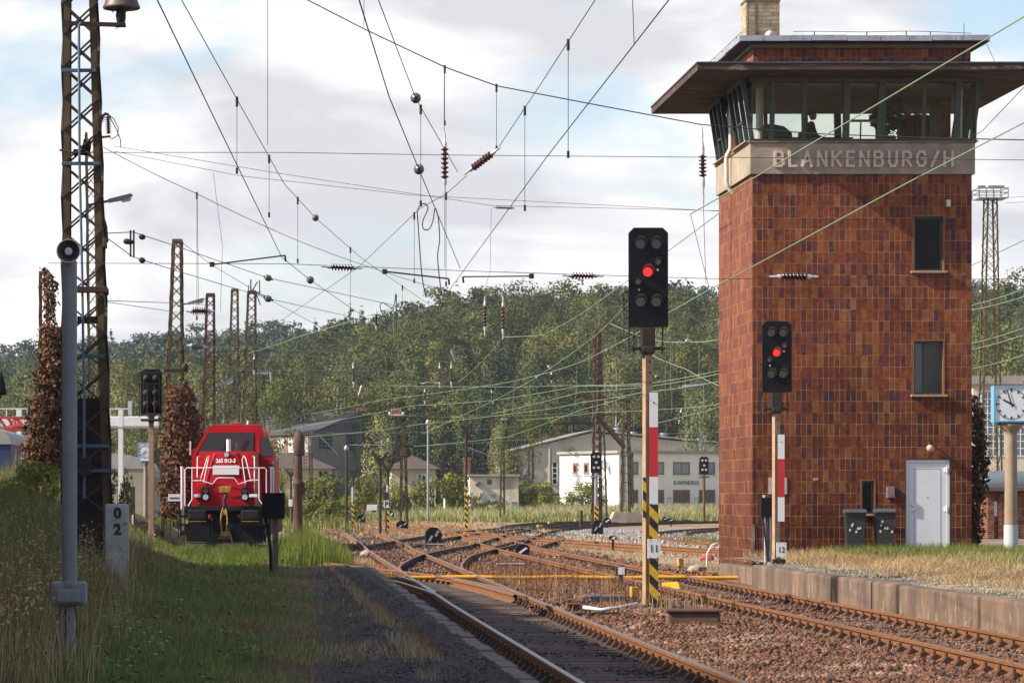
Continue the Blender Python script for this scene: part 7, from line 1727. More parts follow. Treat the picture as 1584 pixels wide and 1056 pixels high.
# ------------------------------------------------------------------ overhead wires, insulators, droppers
def wire(label, pts, r=.0058, material=None, sag=0.0, droppers=(), name='overhead_wire', group=None, n=10, dm=None):
    """pts: list of 3-D points; a light catenary sag between each pair; droppers: (fraction along, length)"""
    material = material or wire_dark
    out = []
    for a, b in zip(pts, pts[1:]):
        for k in range(n): t = k/n; p = a.lerp(b, t); p.z -= sag*4*t*(1-t); out.append(p)
    out.append(pts[-1].copy())
    m = MB(); m.m(material); m.tube(out, r, 5); o = m.build(name, None); tag(o, label, 'overhead wire', group)
    for q, L_ in droppers:
        i = q*(len(out)-1); a = out[int(i)].lerp(out[min(int(i)+1,len(out)-1)], i-int(i)); d = MB(); d.m(dm or wire_dark); d.cyl(a, a-Vector((0,0,L_)), .0045 if r < .012 else .007, n=5)
        d.m(pale_metal if r > .012 else dark_iron); d.cyl(a+Vector((0,0,.03)), a-Vector((0,0,.10)), .018, n=6); d.cyl(a-Vector((0,0,L_-.05)), a-Vector((0,0,L_+.03)), .016, n=6); d.build('dropper', None, o)
    return o
def W(label, *pp, z=None, Y=None, **k):
    """pixel points; each may carry its own depth as a third number"""
    pts = []
    for i, p in enumerate(pp):
        if len(p) == 3: pts.append(P(*p))
        elif z is not None: pts.append(PZ(p[0], p[1], z))
        else: pts.append(P(p[0], p[1], Y))
    return wire(label, pts, **k)
def insulator(label, a, b, Y, r=.06, discs=7, material=None, ends=.24, Yb=None, group='ribbed brown insulators in the overhead line'):
    a, b = P(*a, Y), P(*b, Yb or Y); d = b-a; L_ = d.length; t = thing('insulator', label, 'insulator', a, 0, group)
    m = MB(); m.m(material or porcelain); l0, l1 = L_*ends, L_*(1-ends); prof = [(l0,r*.35)]
    for k in range(discs): s_ = (l1-l0)/discs; q = l0+s_*k; prof += [(q+s_*.15,r*.4),(q+s_*.4,r),(q+s_*.55,r),(q+s_*.85,r*.4)]
    prof.append((l1,r*.35)); m.lathe((0,0,0), prof, d, n=12); m.build('ribbed_body', None, t)
    u = d.normalized()
    for q0, q1 in ((0,l0),(l1,L_)):
        m = MB(); m.m(pale_metal if r > .02 else dark_iron); m.lathe(u*q0, [(0,r*.16),((q1-q0)*.3,r*.3),((q1-q0)*.5,r*.22),((q1-q0)*.75,r*.55),(q1-q0,r*.5)] if q0 == 0 else [(0,r*.5),((q1-q0)*.25,r*.55),((q1-q0)*.5,r*.22),((q1-q0)*.7,r*.3),(q1-q0,r*.16)], d, n=10); m.build('end_cap', None, t)
    return t
egg_m = mat('dark_egg_insulator', (0.07,0.055,0.06), .25, 0, (0.16,0.15,0.155), 10)
def egg(label, px, py, z=None, Y=None, r=.075, along=(0,1,0)):
    c = PZ(px,py,z) if z else P(px,py,Y); t = thing('egg_insulator', label, 'insulator', c, 0, 'dark egg shaped insulators on the wires')
    m = MB(); m.m(egg_m); d = Vector(along).normalized(); L_ = r*2.3; m.lathe(-d*L_/2, [(0,r*.3),(L_*.12,r*.72),(L_*.3,r*.97),(L_*.5,r),(L_*.7,r*.9),(L_*.88,r*.6),(L_,r*.3)], d, n=16); m.build('body', None, t)
    for s_ in (-1,1): m = MB(); m.m(dark_iron); m.cyl(d*s_*L_*.46, d*s_*L_*.66, r*.28, n=8); m.build('ferrule', None, t)
zc_, zm_ = 5.5, 6.9
# contact and messenger wires running away from the viewer
W('dark contact wire at the left, falling from the top edge to a clamp', (224,-40),(330,180),(436,398),(480,433),(534,470),(600,515), z=zc_, droppers=())
W('dark carrying wire at the left, running parallel above the left contact wire', (264,-30),(412,235),(440,285),(488,337),(560,400),(636,452),(705,500), z=zm_, droppers=((.10,.95),(.19,.9),(.40,1.1),(.62,1.3),(.80,1.3)))
W('dark contact wire left of centre strung with an egg insulator', (543,-40),(602,150),(648,262),(712,415), z=zc_)
W('dark carrying wire left of centre strung with an egg insulator', (574,-30),(643,152),(708,266), z=zm_, droppers=((.55,1.3),))
W('dark contact wire falling from the top edge right of centre to the treeline', (1066,-40),(848,240),(716,420),(672,482), z=zc_)
W('thin carrying wire right of centre crossing the thick cross-span', (935,-22),(840,125),(770,230), z=zm_, droppers=((.27,1.3),(.68,1.35)))
W('thin wire continuing from the tilted insulator down to the left', (722,272),(690,300),(650,322),(556,412),(400,520), z=zm_-.2, r=.006, droppers=((.25,1.5),(.52,1.2)))
egg('upper egg insulator left of centre', 643, 152, z=zm_, r=.07)
egg('lower egg insulator left of centre', 648, 262, z=zc_, r=.062)
egg('small egg insulator on the left carrying wire', 488, 337, z=zm_, r=.065)
egg('egg insulator on the left contact wire below its clamp', 480, 433, z=zc_, r=.068)
egg('upper egg insulator on the wire leaving the second mast', 415, 430, Y=80, r=.085, along=(.9,.3,-.3))
egg('lower egg insulator beside the bent fittings of the fifth mast', 415, 462, Y=90, r=.10, along=(.9,.3,-.25))
# cross-span and cross wires between the masts
W('thick cross-span wire sagging from the top edge to the signal box cabin', (440,-18,50),(563,45,50),(688,104,50),(768,133,50),(920,162,50),(1085,193,50),(1260,207,50),(1420,213,50),(1640,218,50), r=.0095, n=4, droppers=((.25,0.9),(.375,1.0)))
W('level upper cross wire from the left mast to the right edge', (100,236,51),(440,236,51),(690,240,51),(1640,248,51), r=.0055)
W('level lower cross wire with three brown insulators', (75,407,51),(440,408,51),(720,419,51),(1100,431,51),(1640,432,51), r=.0055)
W('thin wire from the insulators of the thin mast slanting down to the right', (176,226,76),(430,268,78),(760,318,80),(1120,326,82), r=.006)
W('second thin wire just below it from the thin mast', (176,234,76),(370,272,78),(640,302,80),(1120,327,84), r=.006)
W('wire slanting from the left mast down past the second mast to the treeline', (160,228,52),(305,300,58),(460,372,64),(590,419,72),(700,452,80),(905,490,95),(1120,520,110), r=.0065, droppers=((.166,2.3),(.66,1.5),(.72,1.2)), sag=.02)
W('upper wire through the spreader fitting left of the second mast', (160,361,60),(206,359,62),(270,380,68),(415,430,80),(600,470,95),(840,540,120), r=.009)
W('lower wire through the spreader fitting left of the second mast', (160,364,60),(205,397,62),(270,418,70),(420,463,90),(530,487,105),(700,552,130),(760,592,140), r=.009)
W('short wire from the head of the second mast down to the right', (283,376,114),(328,410,116),(420,465,125),(560,540,140), r=.010)
W('faint wire from the left mast to the third mast', (165,465,60),(285,469,100),(330,473,140), r=.009)
W('faint slanting wire below it left of the second mast', (165,467,60),(275,483,112), r=.008)
for px in (303,341): pass
sf = thing('wire_spreader', 'small twin bar spreader holding two wires left of the second mast', 'wire fitting', P(204,378,62))
for px in (202,207): m = MB(); m.m(dark_iron); m.bar(P(px,356,62),P(px,397,62),.035); on(sf, m, 'bar')
m = MB(); m.m(dark_iron); m.lathe(P(191,373,62),[(0,.03),(.05,.06),(.15,.05),(.2,.03)],(1,0,-.1),n=8); on(sf, m, 'clamp')
for c in ((217,366),(217,402)): m = MB(); m.m(dark_iron); m.lathe(P(c[0]-2,c[1]-1,62),[(0,.02),(.04,.06),(.10,.05),(.13,.02)],(1,0,-.3),n=8); on(sf, m, 'end_clamp')
# registration arms
def arm(label, a, b, Y, r=.012):
    t = thing('registration_arm', label, 'wire fitting', P(*a,Y), 0, 'thin steel arms steadying the wires'); m = MB(); m.m(dark_iron); m.cyl(P(*a,Y), P(*b,Y), r, n=8); on(t, m, 'tube')
    m = MB(); m.m(dark_iron); c = P(*a,Y); m.rbox(c.x-.06,Y-.03,c.z-.04,c.x+.02,Y+.03,c.z+.04,.01); on(t, m, 'clamp'); m = MB(); m.m(dark_iron); c = P(*b,Y); m.bar(c, c-Vector((-.01,0,.10)), .03); on(t, m, 'hook')
arm('thin steel arm rising to the left contact wire clamp', (330,409), (441,395), 51)
arm('dark steel arm below the cross wire left of centre', (597,420), (694,431), 51, .013)
arm('dark steel arm below the cross wire right of centre', (824,427), (716,428), 51, .011)
insulator('left brown insulator in the lower cross wire', (497,412), (561,415), 51)
insulator('middle brown insulator in the lower cross wire left of signal 11', (869,426), (934,427), 51)
insulator('right brown insulator in the lower cross wire in front of the tower', (1190,428), (1266,428), 51, .075)
insulator('hanging brown insulator below the thick cross-span near centre', (688,205), (688,300), 50, .062)
insulator('tilted brown insulator right of the hanging one', (718,270), (774,228), 50, .062, Yb=49.5)
insulator('small slim insulator in the thin wire right of centre', (762,320.5), (797,322), 80, .05, material=egg_m, ends=.15, discs=9)
insulator('hanging brown insulator left of the tower cabin', (1086,196), (1088,318), 50, .066, ends=.36, discs=6)
insulator('brown insulator between the second and third masts', (287,481), (332,481), 116, .16)
insulator('lower brown insulator fixed to the third mast', (289,534), (322,537), 140, .2)
def V_(label, x, y0, y1, Y, r=.005, x2=None, name='hanging_wire', mid=None):
    m = MB(); m.m(wire_dark); pts = [P(x,y0,Y)] + ([P(*mid,Y)] if mid else []) + [P(x2 or x,y1,Y)]; m.tube(pts, r, 5); o = m.build(name, None); tag(o, label, 'wire'); return o
V_('thin vertical wire dropping from the top edge to the left carrying wire', 414, -10, 225, 46)
V_('thin vertical wire from the top edge onto the cross-span left of centre', 563, -10, 42, 49)
V_('vertical wire hanging from the cross-span to the central hanging insulator', 687, 106, 206, 50)
V_('vertical wire hanging from the cross-span to the tilted insulator', 768, 134, 230, 50)
V_('thin vertical wire at the top edge right of centre', 978, -10, 70, 35, x2=981)
V_('vertical wire below the hanging insulator beside the tower', 1088, 316, 440, 50, x2=1092)
V_('slanting thin wire left of the tower below the insulator', 1068, 331, 450, 50, x2=1098)
V_('vertical wire below the central hanging insulator', 688, 300, 415, 50)
V_('long thin wire hanging in the sky left of the second mast', 305, 300, 468, 60, x2=307)
V_('curving thin wire hanging in the sky right of the second mast', 330, 268, 482, 70, mid=(344,380), x2=341)
V_('thin dropper right of the slim insulator', 760, 322, 452, 78, mid=(758,420), x2=748)
def loop(label, pts, Y, r=.011): m = MB(); m.m(wire_dark); m.tube([P(a,b,Y) for a, b in pts], r, 6); tag(m.build('jumper_loop', None), label, 'wire')
def smoothpts(pts, n=6): C = catmull(pts, 1e9) if False else None; out = []; Q = [np.array(p,float) for p in pts]; Q = [Q[0]]+Q+[Q[-1]]; \
    [out.append(tuple(.5*((2*Q[i])+(Q[i+1]-Q[i-1])*t+(2*Q[i-1]-5*Q[i]+4*Q[i+1]-Q[i+2])*t*t+(-Q[i-1]+3*Q[i]-3*Q[i+1]+Q[i+2])*t**3))) for i in range(1,len(Q)-2) for t in [k/n for k in range(n)]]; out.append(pts[-1]); return out
loop('large looping jumper cable near the centre of the sky', smoothpts([(658,457),(652,420),(647,350),(646,325),(655,315),(662,322),(654,342),(655,354),(664,354),(670,340),(673,322),(678,336)]), 54)
loop('straight hanging jumper cable right of the loop', smoothpts([(678,336),(680,370),(677,400),(683,457)]), 54)
loop('small looping jumper cable above the treeline left of centre', smoothpts([(612,454),(610,470),(606,476),(596,470),(592,468),(588,472),(590,482),(600,500)]), 75, .012)
loop('jumper cable hanging from the small loop into the trees', smoothpts([(613,455),(613,480),(613,515)]), 75, .014)
# green patinated wires in front of the woods and the tower
G = dict(material=wire_green)
W('pale green wire crossing the tower front from the lettering up to the right', (1068,331,49.6),(1162,278,47),(1584,26,40),(1680,-35,38), r=.010, **G)
W('pale green wire crossing the tower front below the upper window level', (1000,503,60),(1112,440,54),(1165,412,52),(1400,285,45),(1584,190,41),(1700,128,39), r=.010, **G)
W('thin dark wire from the cabin corner up to the right edge', (1505,210,70),(1518,204,68),(1584,135,52), r=.008)
W('thin dark stay wire from the tower roof edge to the canopy', (1522,60,71.5),(1540,98,71.5), r=.006)
W('thin wire above the floodlight tower at the right edge', (1556,306,168),(1640,300,160), r=.012)
W('second thin wire above the floodlight tower at the right edge', (1556,314,168),(1640,309,160), r=.012)
W('faint level wire right of the tower behind the floodlight mast', (1500,412,60),(1640,345,50), r=.006)
def Gw(label, *pp, r=.012, sag=.03, drop=((.22,1.1),(.5,1.5),(.78,1.2))): return W(label, *pp, r=r, sag=sag, droppers=drop, n=6, material=wire_green, dm=wire_green)
Gw('bright green wire rising from the engine shed to the tower at its middle', (480,640,215),(592,618,200),(763,595,160),(833,580,130),(900,559,110),(1000,507,85))
Gw('green wire climbing steeply from the lower left across centre behind signal 11', (651,671,200),(720,640,170),(799,601,140),(844,574,120),(920,520,100),(975,465,85))
Gw('lowest long green wire rising gently from the roof to the tower', (400,680,230),(560,668,215),(640,657,200),(844,633,160),(900,622,140),(992,607,120),(1112,590,100), drop=((.7,.8),(.85,.9)))
Gw('green wire just above the lowest one, ending at the tower', (420,668,240),(640,627,200),(763,619,170),(900,596,140),(1008,592,120),(1112,573,100), drop=((.45,1),(.65,1.1)))
Gw('green wire meeting it at the tower from slightly below', (760,640,190),(900,606,150),(1008,597,120),(1112,578,100))
Gw('short bright green wire right of signal 11 at the height of its bracket', (944,500,100),(1010,526,95),(1066,529,92),(1112,525,90))
Gw('green wire descending to the right from behind signal 11', (1006,548,100),(1060,570,95),(1112,596,92))
Gw('green wire curving down from the left and up through the middle', (708,592,150),(745,560,140),(779,521,130),(840,518,125),(900,485,110),(1112,330,75), sag=.02)
Gw('green wire rising from behind the birch to the cantilever by the hut', (640,690,220),(785,676,190),(900,633,150),(970,613,130))
Gw('level green wire low across the woods left of signal 11', (600,596,210),(760,598,190),(880,596,170),(992,596,150), drop=((.3,1.2),(.7,1.3)))
Gw('green wire from the white building roof to the right, rising to the tower', (800,650,220),(931,637,180),(1040,632,150),(1112,625,130))
Gw('lower right green wire slanting up from the catwalk of signal 11 to the tower', (1010,655,160),(1060,643,140),(1112,629,120))
Gw('long green wire from the fifth mast up to the treeline', (385,546,160),(467,519,140),(594,480,115),(640,466,105), r=.011)
Gw('level green wire from the masts across the dark wood', (330,598,165),(440,572+24,170),(620,598,180),(760,604,190), r=.011)
Gw('faint level green wire above the engine shed roof', (200,573,120),(330,571,150),(450,572,170),(640,574,190), r=.012, drop=((.5,1.2),(.7,1.4),(.9,1.5)))
Gw('faint green wire from the second mast across to the centre', (285,535,120),(385,536,150),(520,545,170),(700,560,190), r=.012, drop=((.8,1.3),))
Gw('green wire sloping down to the right above the birch', (470,548,150),(600,574,160),(700,592,165),(800,615,170),(900,640,175), r=.011)
Gw('green wire sloping down to the right just below it', (490,560,150),(600,590,160),(760,618,170), r=.012)
Gw('green line low in front of the engine shed windows', (400,655,200),(470,659,205),(640,640,220),(770,642,225), r=.011)
Gw('green wire from the engine cab top across the slate roof', (330,690,150),(420,665,170),(505,623,190),(640,619,200), r=.011)
Gw('level wire at the foot of the dark wood, left half', (400,671,240),(520,670,240),(660,668,240),(800,660,240), r=.011)
Gw('level wire over the white building roof', (640,690,240),(800,680,240),(940,672,240),(1112,668,240), r=.011, drop=((.4,1.5),(.75,1.2)))
Gw('level wire across the dark wood above the white hut', (560,640,230),(700,645,230),(860,640,230),(1000,628,230), r=.011, drop=((.2,1.6),(.5,1.4),(.8,1.6)))
Gw('upper green wire right of the tower over the wooded hill', (1500,473,110),(1584,447,95),(1650,428,90), r=.012)
Gw('second green wire right of the tower', (1500,480,110),(1584,459,95),(1650,444,90), r=.012)
Gw('pair of low green wires right of the tower, upper one', (1500,532,110),(1584,507,100),(1650,492,95), r=.012)
Gw('pair of low green wires right of the tower, lower one', (1500,541,110),(1584,518,100),(1650,504,95), r=.012)
Gw('bright green wire just above the right clock', (1500,571,110),(1584,549,100),(1650,538,95), r=.011)
# insulators and pale fittings among the green wires
for k, (a, b, Y, lab) in enumerate([((750,458),(750,520),105,'hanging insulator at the treeline, left one of a pair'),((778,458),(778,525),108,'hanging insulator at the treeline, right one of a pair'),((546,560),(547,600),150,'vertical insulator in the wires above the engine shed'),((582,478),(582,512),110,'vertical insulator below the small jumper loop'),((650,593),(680,592),150,'level insulator with pale ends in the middle of the wood'),((680,560),(680,600),160,'vertical brown insulator at the centre of the wood'),((698,560),(698,600),160,'vertical brown insulator just right of the central one'),((657,600),(657,625),165,'short brown insulator hanging below the level one'),((853,575),(853,592),140,'small brown insulator near the bright fittings left of signal 11'),((828,580),(838,596),140,'tilted small insulator left of the bright fittings'),((760,602),(763,625),170,'small brown insulator hanging over the hut'),((1013,580),(1022,590),110,'tilted dark insulator just right of signal 11'),((393,548),(393,580),160,'vertical insulator on the front of the fifth mast'),((1050,655),(1054,632),150,'small dark insulator between signal 11 and the tower')]):
    insulator(lab, a, b, Y, .08, 6)
for k, (a, b, Y, lab) in enumerate([((560,596),(555,612),160,'white bent fitting left of the brick turret'),((697,540),(705,560),160,'pale round fitting left in the wood'),((848,565),(852,572),140,'bright white fitting left of signal 11'),((1060,527),(1070,529),92,'bright white clamp right of the signal 11 screen'),((775,649),(785,648),220,'pale level clamp above the white hut'),((720,690),(775,712),220,'long pale cantilever tube left of the hut'),((570,668),(606,690),200,'long pale cantilever tube in front of the birch'),((540,688),(602,688),200,'level pale tube left of the birch top'),((1055,598),(1088,596),110,'pale long clamp between signal 11 and the tower'),((493,672),(522,702),210,'thin pale tube beside the shed gable'),((418,575),(420,592),165,'white loose fitting right of the fifth mast'),((860,688),(895,708),230,'thin pale tube in front of the white wall')]):
    t = thing('wire_fitting', lab, 'wire fitting', P(*a,Y), 0, 'pale metal fittings among the green wires'); A, B = P(*a,Y), P(*b,Y); L_ = (B-A).length; m = MB(); m.m(galv)
    rr_ = .035 if L_ > 1.0 else .08
    m.lathe(A, [(0,rr_*.6),(L_*.15,rr_),(L_*.5,rr_*.7),(L_*.85,rr_),(L_,rr_*.6)], B-A, n=8); on(t, m, 'tube')
# ------------------------------------------------------------------ trees, bushes, dead ivy, grass
def leaf_mat(name, col, col2, rnd=None, trans=0.15, amt=.45, rough=.65):
    return mat(name, col, rough, 0, col2, .35, .4, .62, attr='tint', attr_amt=amt, rnd=rnd, trans=trans, spec=.2)
RN = [(0.42,0.50,0.48),(0.95,0.92,0.78),(0.62,0.70,0.66),(1.30,1.16,0.85),(0.52,0.62,0.56),(1.05,1.05,0.9),(0.75,0.72,0.66)]
leaf_dec = leaf_mat('broad_leaves', (0.090,0.104,0.026), (0.135,0.138,0.036), RN)
leaf_birch = leaf_mat('birch_leaves', (0.14,0.155,0.050), (0.185,0.185,0.072), [(0.75,0.8,0.75),(1.1,1.05,0.95),(0.9,0.95,0.9)])
leaf_dark = leaf_mat('conifer_needles', (0.024,0.036,0.017), (0.038,0.050,0.022), [(0.7,0.75,0.75),(1.1,1.1,1.0)], .08)
leaf_far = leaf_mat('far_hazy_leaves', (0.048,0.068,0.038), (0.074,0.092,0.044), None, .12, .5)  # some distance haze is put into this darker, bluer leaf colour
leaf_bush = leaf_mat('bush_leaves', (0.14,0.15,0.026), (0.19,0.185,0.036), [(0.5,0.58,0.5),(1.15,1.1,0.9),(0.8,0.86,0.75)])
leaf_single = leaf_mat('sunlit_birch_leaves', (0.21,0.22,0.075), (0.28,0.265,0.11))  # brighter copy of the birch leaves, sunlight put into the colour
dead_ivy = leaf_mat('dead_ivy_leaves', (0.105,0.052,0.028), (0.17,0.088,0.045), None, .15, .6)
bark = mat('grey_brown_bark', (0.075,0.058,0.045), .9, 0, (0.045,0.035,0.028), 3, bump=.3)
birch_bark = mat('white_birch_bark', (0.52,0.48,0.43), .8, 0, (0.12,0.10,0.09), 4, .55, .65, stretch=(1,1,3))
def clumps(r, n, W, H, h0, kind):
    """centres and radii of the leaf clumps of one crown"""
    C, Rr = [], []
    for i in range(n):
        if kind == 'spruce':
            f = (i+.5)/n; z = h0+(H-h0)*f; w = W*.5*(1-f)**.85*(.75+.5*r.random()); a = i*2.4; C.append((math.cos(a)*w*.55, math.sin(a)*w*.55, z)); Rr.append((max(.35,w*.75), max(.35,w*.75), (H-h0)/n*2.0))
        elif kind == 'pine':
            f = r.random(); a = r.random()*6.28; q = W*.38*math.sqrt(r.random()); z = h0+(H-h0)*(.35+.65*f); C.append((math.cos(a)*q, math.sin(a)*q, z)); rr = W*(.16+.10*r.random()); Rr.append((rr*1.25, rr*1.25, rr*.6))
        elif kind == 'birch':
            f = r.random(); z = h0+(H-h0)*f; w = W*.5*math.sin(math.pi*min(.97,.14+.8*f))**.8; a = r.random()*6.28; q = w*.8*math.sqrt(r.random()); C.append((math.cos(a)*q, math.sin(a)*q, z)); rr = W*(.09+.07*r.random()); Rr.append((rr, rr, rr*2.0))
        else:
            a = r.random()*6.28; f = r.random(); z = h0+(H-h0)*(.10+.88*f); w = W*.5*math.sqrt(max(.05,1-((f-.42)/.62)**2)); q = w*(.45+.5*r.random()); C.append((math.cos(a)*q, math.sin(a)*q, min(z,H-.4))); rr = W*(.11+.10*r.random()); Rr.append((rr, rr, rr*.8))
    return np.array(C), np.array(Rr)
def crown(name, seed, W, H, h0, n_cl, n_leaf, size, material, kind='round', k=.55):
    r = np.random.default_rng(seed); C, Rr = clumps(r, n_cl, W, H, h0, kind)
    w = Rr.prod(1)**.66; idx = r.choice(len(C), n_leaf, p=w/w.sum())
    d = r.normal(size=(n_leaf,3)); d /= np.linalg.norm(d,axis=1)[:,None]; rad = (k+(1-k)*r.random((n_leaf,1)))*(1+.35*(r.random((n_leaf,1))>.9))
    p = C[idx] + d*Rr[idx]*rad; ow = d.copy(); ow[:,2] += .3
    if kind == 'birch': p[:,2] -= r.random(n_leaf)*.5; 
    cc = np.array([0,0,h0+(H-h0)*.45]); oc = p-cc; oc /= np.maximum(np.linalg.norm(oc,axis=1)[:,None],1e-6); ow = ow*.75+oc*.55
    me = leaf_quads(name, p, ow, size, material, r, .38, .75)
    # every clump carries its own tone
    tone = r.random(len(C)); a = me.attributes['tint']; val = np.clip(.55*tone[idx] + .45*r.random(n_leaf), 0, 1).astype(np.float32); a.data.foreach_set('value', val)
    return me, C
def trunk_mesh(name, H, r0, material, C, seed, n_limb=7, lean=.3):
    rr = random.Random(seed); m = MB(); m.m(material); top = Vector((lean*rr.uniform(-1,1), lean*rr.uniform(-1,1), H))
    pts = [Vector((0,0,-.6)), Vector((0,0,H*.25)), top*.55+Vector((0,0,0)), top]; m.tube(pts, [r0*1.2,r0,r0*.65,r0*.12], 7)
    for c in list(C)[:n_limb]:
        c = Vector(c); z = min(max(c.z*rr.uniform(.5,.75), H*.18), H*.85); b = top*(z/H); mid = b.lerp(c,.5)+Vector((0,0,.1*H*rr.uniform(0,.4))); m.tube([b, mid, c], [r0*.4,r0*.25,r0*.08], 5)
    me_o = m.build(name, None); me = me_o.data; bpy.data.objects.remove(me_o); return me
PROTO = {}
def proto(key, *a, trunk=bark, tr=.2, limbs=7, **k):
    me, C = crown('crown', *a, **k); PROTO[key] = (me, trunk_mesh('trunk', a[2]*.86, tr, trunk, C, a[0], limbs), a[2])
proto('oak1', 1, 10.5, 12.5, 1.8, 40, 5600, .27, leaf_dec)
proto('oak2', 2, 9.0, 13.5, 2.0, 36, 5200, .27, leaf_dec)
proto('oak3', 3, 8.0, 11.0, 1.2, 32, 4400, .27, leaf_dec)
proto('ash', 4, 7.0, 14.0, 2.2, 36, 4600, .26, leaf_dec)
proto('birch1', 5, 6.5, 14.0, 1.8, 66, 4200, .22, leaf_birch, 'birch', trunk=birch_bark, tr=.13)
proto('birch2', 6, 5.5, 12.5, 1.5, 58, 3800, .22, leaf_birch, 'birch', trunk=birch_bark, tr=.12)
proto('spruce1', 7, 6.0, 15.0, .8, 28, 4200, .27, leaf_dark, 'spruce', tr=.2, limbs=0)
proto('spruce2', 8, 5.0, 12.5, .6, 24, 3600, .27, leaf_dark, 'spruce', tr=.18, limbs=0)
proto('pine', 9, 8.0, 15.0, 4.0, 24, 3000, .29, leaf_dark, 'pine', tr=.2, limbs=10)
KIND_NAME = {'oak1':'broadleaf_tree','oak2':'broadleaf_tree','oak3':'broadleaf_tree','ash':'broadleaf_tree','birch1':'birch_tree','birch2':'birch_tree','spruce1':'spruce_tree','spruce2':'spruce_tree','pine':'pine_tree'}
KIND_LAB = {'oak1':'broad round crowned leafy tree in the wood on the slope','oak2':'tall rounded leafy tree in the wood on the slope','oak3':'low bushy leafy tree in the wood on the slope','ash':'narrow tall leafy tree in the wood on the slope','birch1':'tall pale birch with drooping leaves in the wood','birch2':'smaller pale birch with drooping leaves in the wood','spruce1':'tall dark spruce in the wood on the slope','spruce2':'short dark spruce in the wood on the slope','pine':'flat topped pine in the wood on the slope'}
def tree(key, x, y, z, s=1.0, rot=0.0, label=None, group='trees on the wooded slope', sz=None):
    me, tm, H = PROTO[key]; t = thing(KIND_NAME[key], label or KIND_LAB[key], 'tree', (x,y,z), rot, group); t.scale = (s,s,sz or s)
    obj('crown', me, t); obj('trunk', tm, t); return t
LAND = [(100,'above the blue coach'),(250,'behind the tall left mast'),(400,'behind the masts'),(560,'above the engine shed'),(700,'above the yellow house'),(790,'behind the brick chimney'),(940,'above the beige hall roof'),(1140,'left of the tower'),(1480,'partly behind the tower'),(9999,'right of the tower')]
SHORT = {'oak1':'broad round leafy tree','oak2':'tall rounded leafy tree','oak3':'low bushy leafy tree','ash':'narrow tall leafy tree','birch1':'tall pale birch','birch2':'short pale birch','spruce1':'tall dark spruce','spruce2':'short dark spruce','pine':'flat topped pine'}
def wood_label(key, px, y, s_):
    row = 'in the front row' if y < 385 else 'low on the slope' if y < 420 else 'halfway up' if y < 470 else 'high on the slope' if y < 525 else 'near the crest'
    return f"{'big ' if s_ > 1.05 else 'small ' if s_ < .9 else ''}{SHORT[key]} {row} {next(n for v, n in LAND if px < v)}"
rt = random.Random(21); trees = []
Yt = 352.0
while Yt < 575:
    step = 8.6; x = -.09*Yt - 6 + rt.uniform(0,step)
    while x < .262*Yt+6:
        trees.append((x+rt.uniform(-3,3), Yt+rt.uniform(-4,4))); x += step*rt.uniform(.85,1.2)
    Yt += 8.8
trees.sort(key=lambda p: p[1])
n_ind = 0; rest = []
wood = []
for x, y in trees:
    if 30 < x < 58 and y < 385: continue
    px = CX+F*x/y; q = rt.random()
    if 1170 < px < 1455: continue
    light = px < 430 or (px > 880 and q < .55) or rt.random() < .12
    if light: key = rt.choice(['birch1','birch2','birch1','oak3','ash'])
    elif 560 < px < 860 and y < 430: key = rt.choice(['oak1','oak2','spruce1','spruce2','ash','oak3'])
    else: key = rt.choice(['oak1','oak2','oak3','ash','oak1','birch2','spruce2'])
    if y > 535 and rt.random() < .3: key = 'pine'
    s_ = rt.uniform(.8,1.18)
    if n_ind < 290: wood.append((px, tree(key, x, y, gzs(x,y)-.2, s_, rt.uniform(0,6.28), wood_label(key, px, y, s_)))); n_ind += 1
    else: rest.append((x, y, s_, key))
by_label = {}
for px, o in wood: by_label.setdefault(o['label'], []).append((px, o))
for lab, L_ in by_label.items():
    if len(L_) > 1:
        L_.sort(key=lambda q: q[0])
        for i, (px, o) in enumerate(L_): o['label'] = ('left ' if i == 0 else 'right ' if i == len(L_)-1 else ('second ' if i == 1 else 'third ')) + lab
# the wood farther up the hills reads as one mass
def mass(name, spots, leaves, size, material, seed, kinds):
    r = np.random.default_rng(seed); V = []; A = []
    lib = []
    for k, (kind, W, H, h0, ncl) in enumerate(kinds):
        for v in range(4):
            C, Rr = clumps(np.random.default_rng(seed*10+k*4+v), ncl, W, H, h0, kind); w = Rr.prod(1)**.66; idx = r.choice(len(C), leaves, p=w/w.sum())
            d = r.normal(size=(leaves,3)); d /= np.linalg.norm(d,axis=1)[:,None]; p = C[idx]+d*Rr[idx]*(.6+.4*r.random((leaves,1))); tone = r.random(len(C))[idx]
            ow = d.copy(); ow[:,2] += .3; nrm = ow + r.normal(scale=.35,size=(leaves,3)); nrm /= np.linalg.norm(nrm,axis=1)[:,None]
            t = np.cross(nrm, r.normal(size=(leaves,3))); t /= np.linalg.norm(t,axis=1)[:,None]; b = np.cross(nrm,t); s = size*(.6+.8*r.random((leaves,1)))
            lib.append((np.stack([p-t*s*.5,p+b*s*.4,p+t*s*.5,p-b*s*.4],1), tone, k))
    for (x, y, sc_, k) in spots:
        q, tone, _ = lib[k*4+int(r.integers(4))]; a = r.random()*6.28; ca, sa = math.cos(a), math.sin(a)
        v = q*sc_; v = np.stack([v[...,0]*ca-v[...,1]*sa, v[...,0]*sa+v[...,1]*ca, v[...,2]],-1) + np.array([x,y,gzs(x,y)-.3])
        V.append(v.reshape(-1,3)); A.append(np.clip(.30*tone+.25*r.random(len(tone))+.45*r.random(),0,1))
    V = np.concatenate(V); A = np.concatenate(A); me = npmesh(name, V, np.arange(len(V)).reshape(-1,4), material, attr=A); o = obj(name, me); tag(o, kind='stuff'); return o
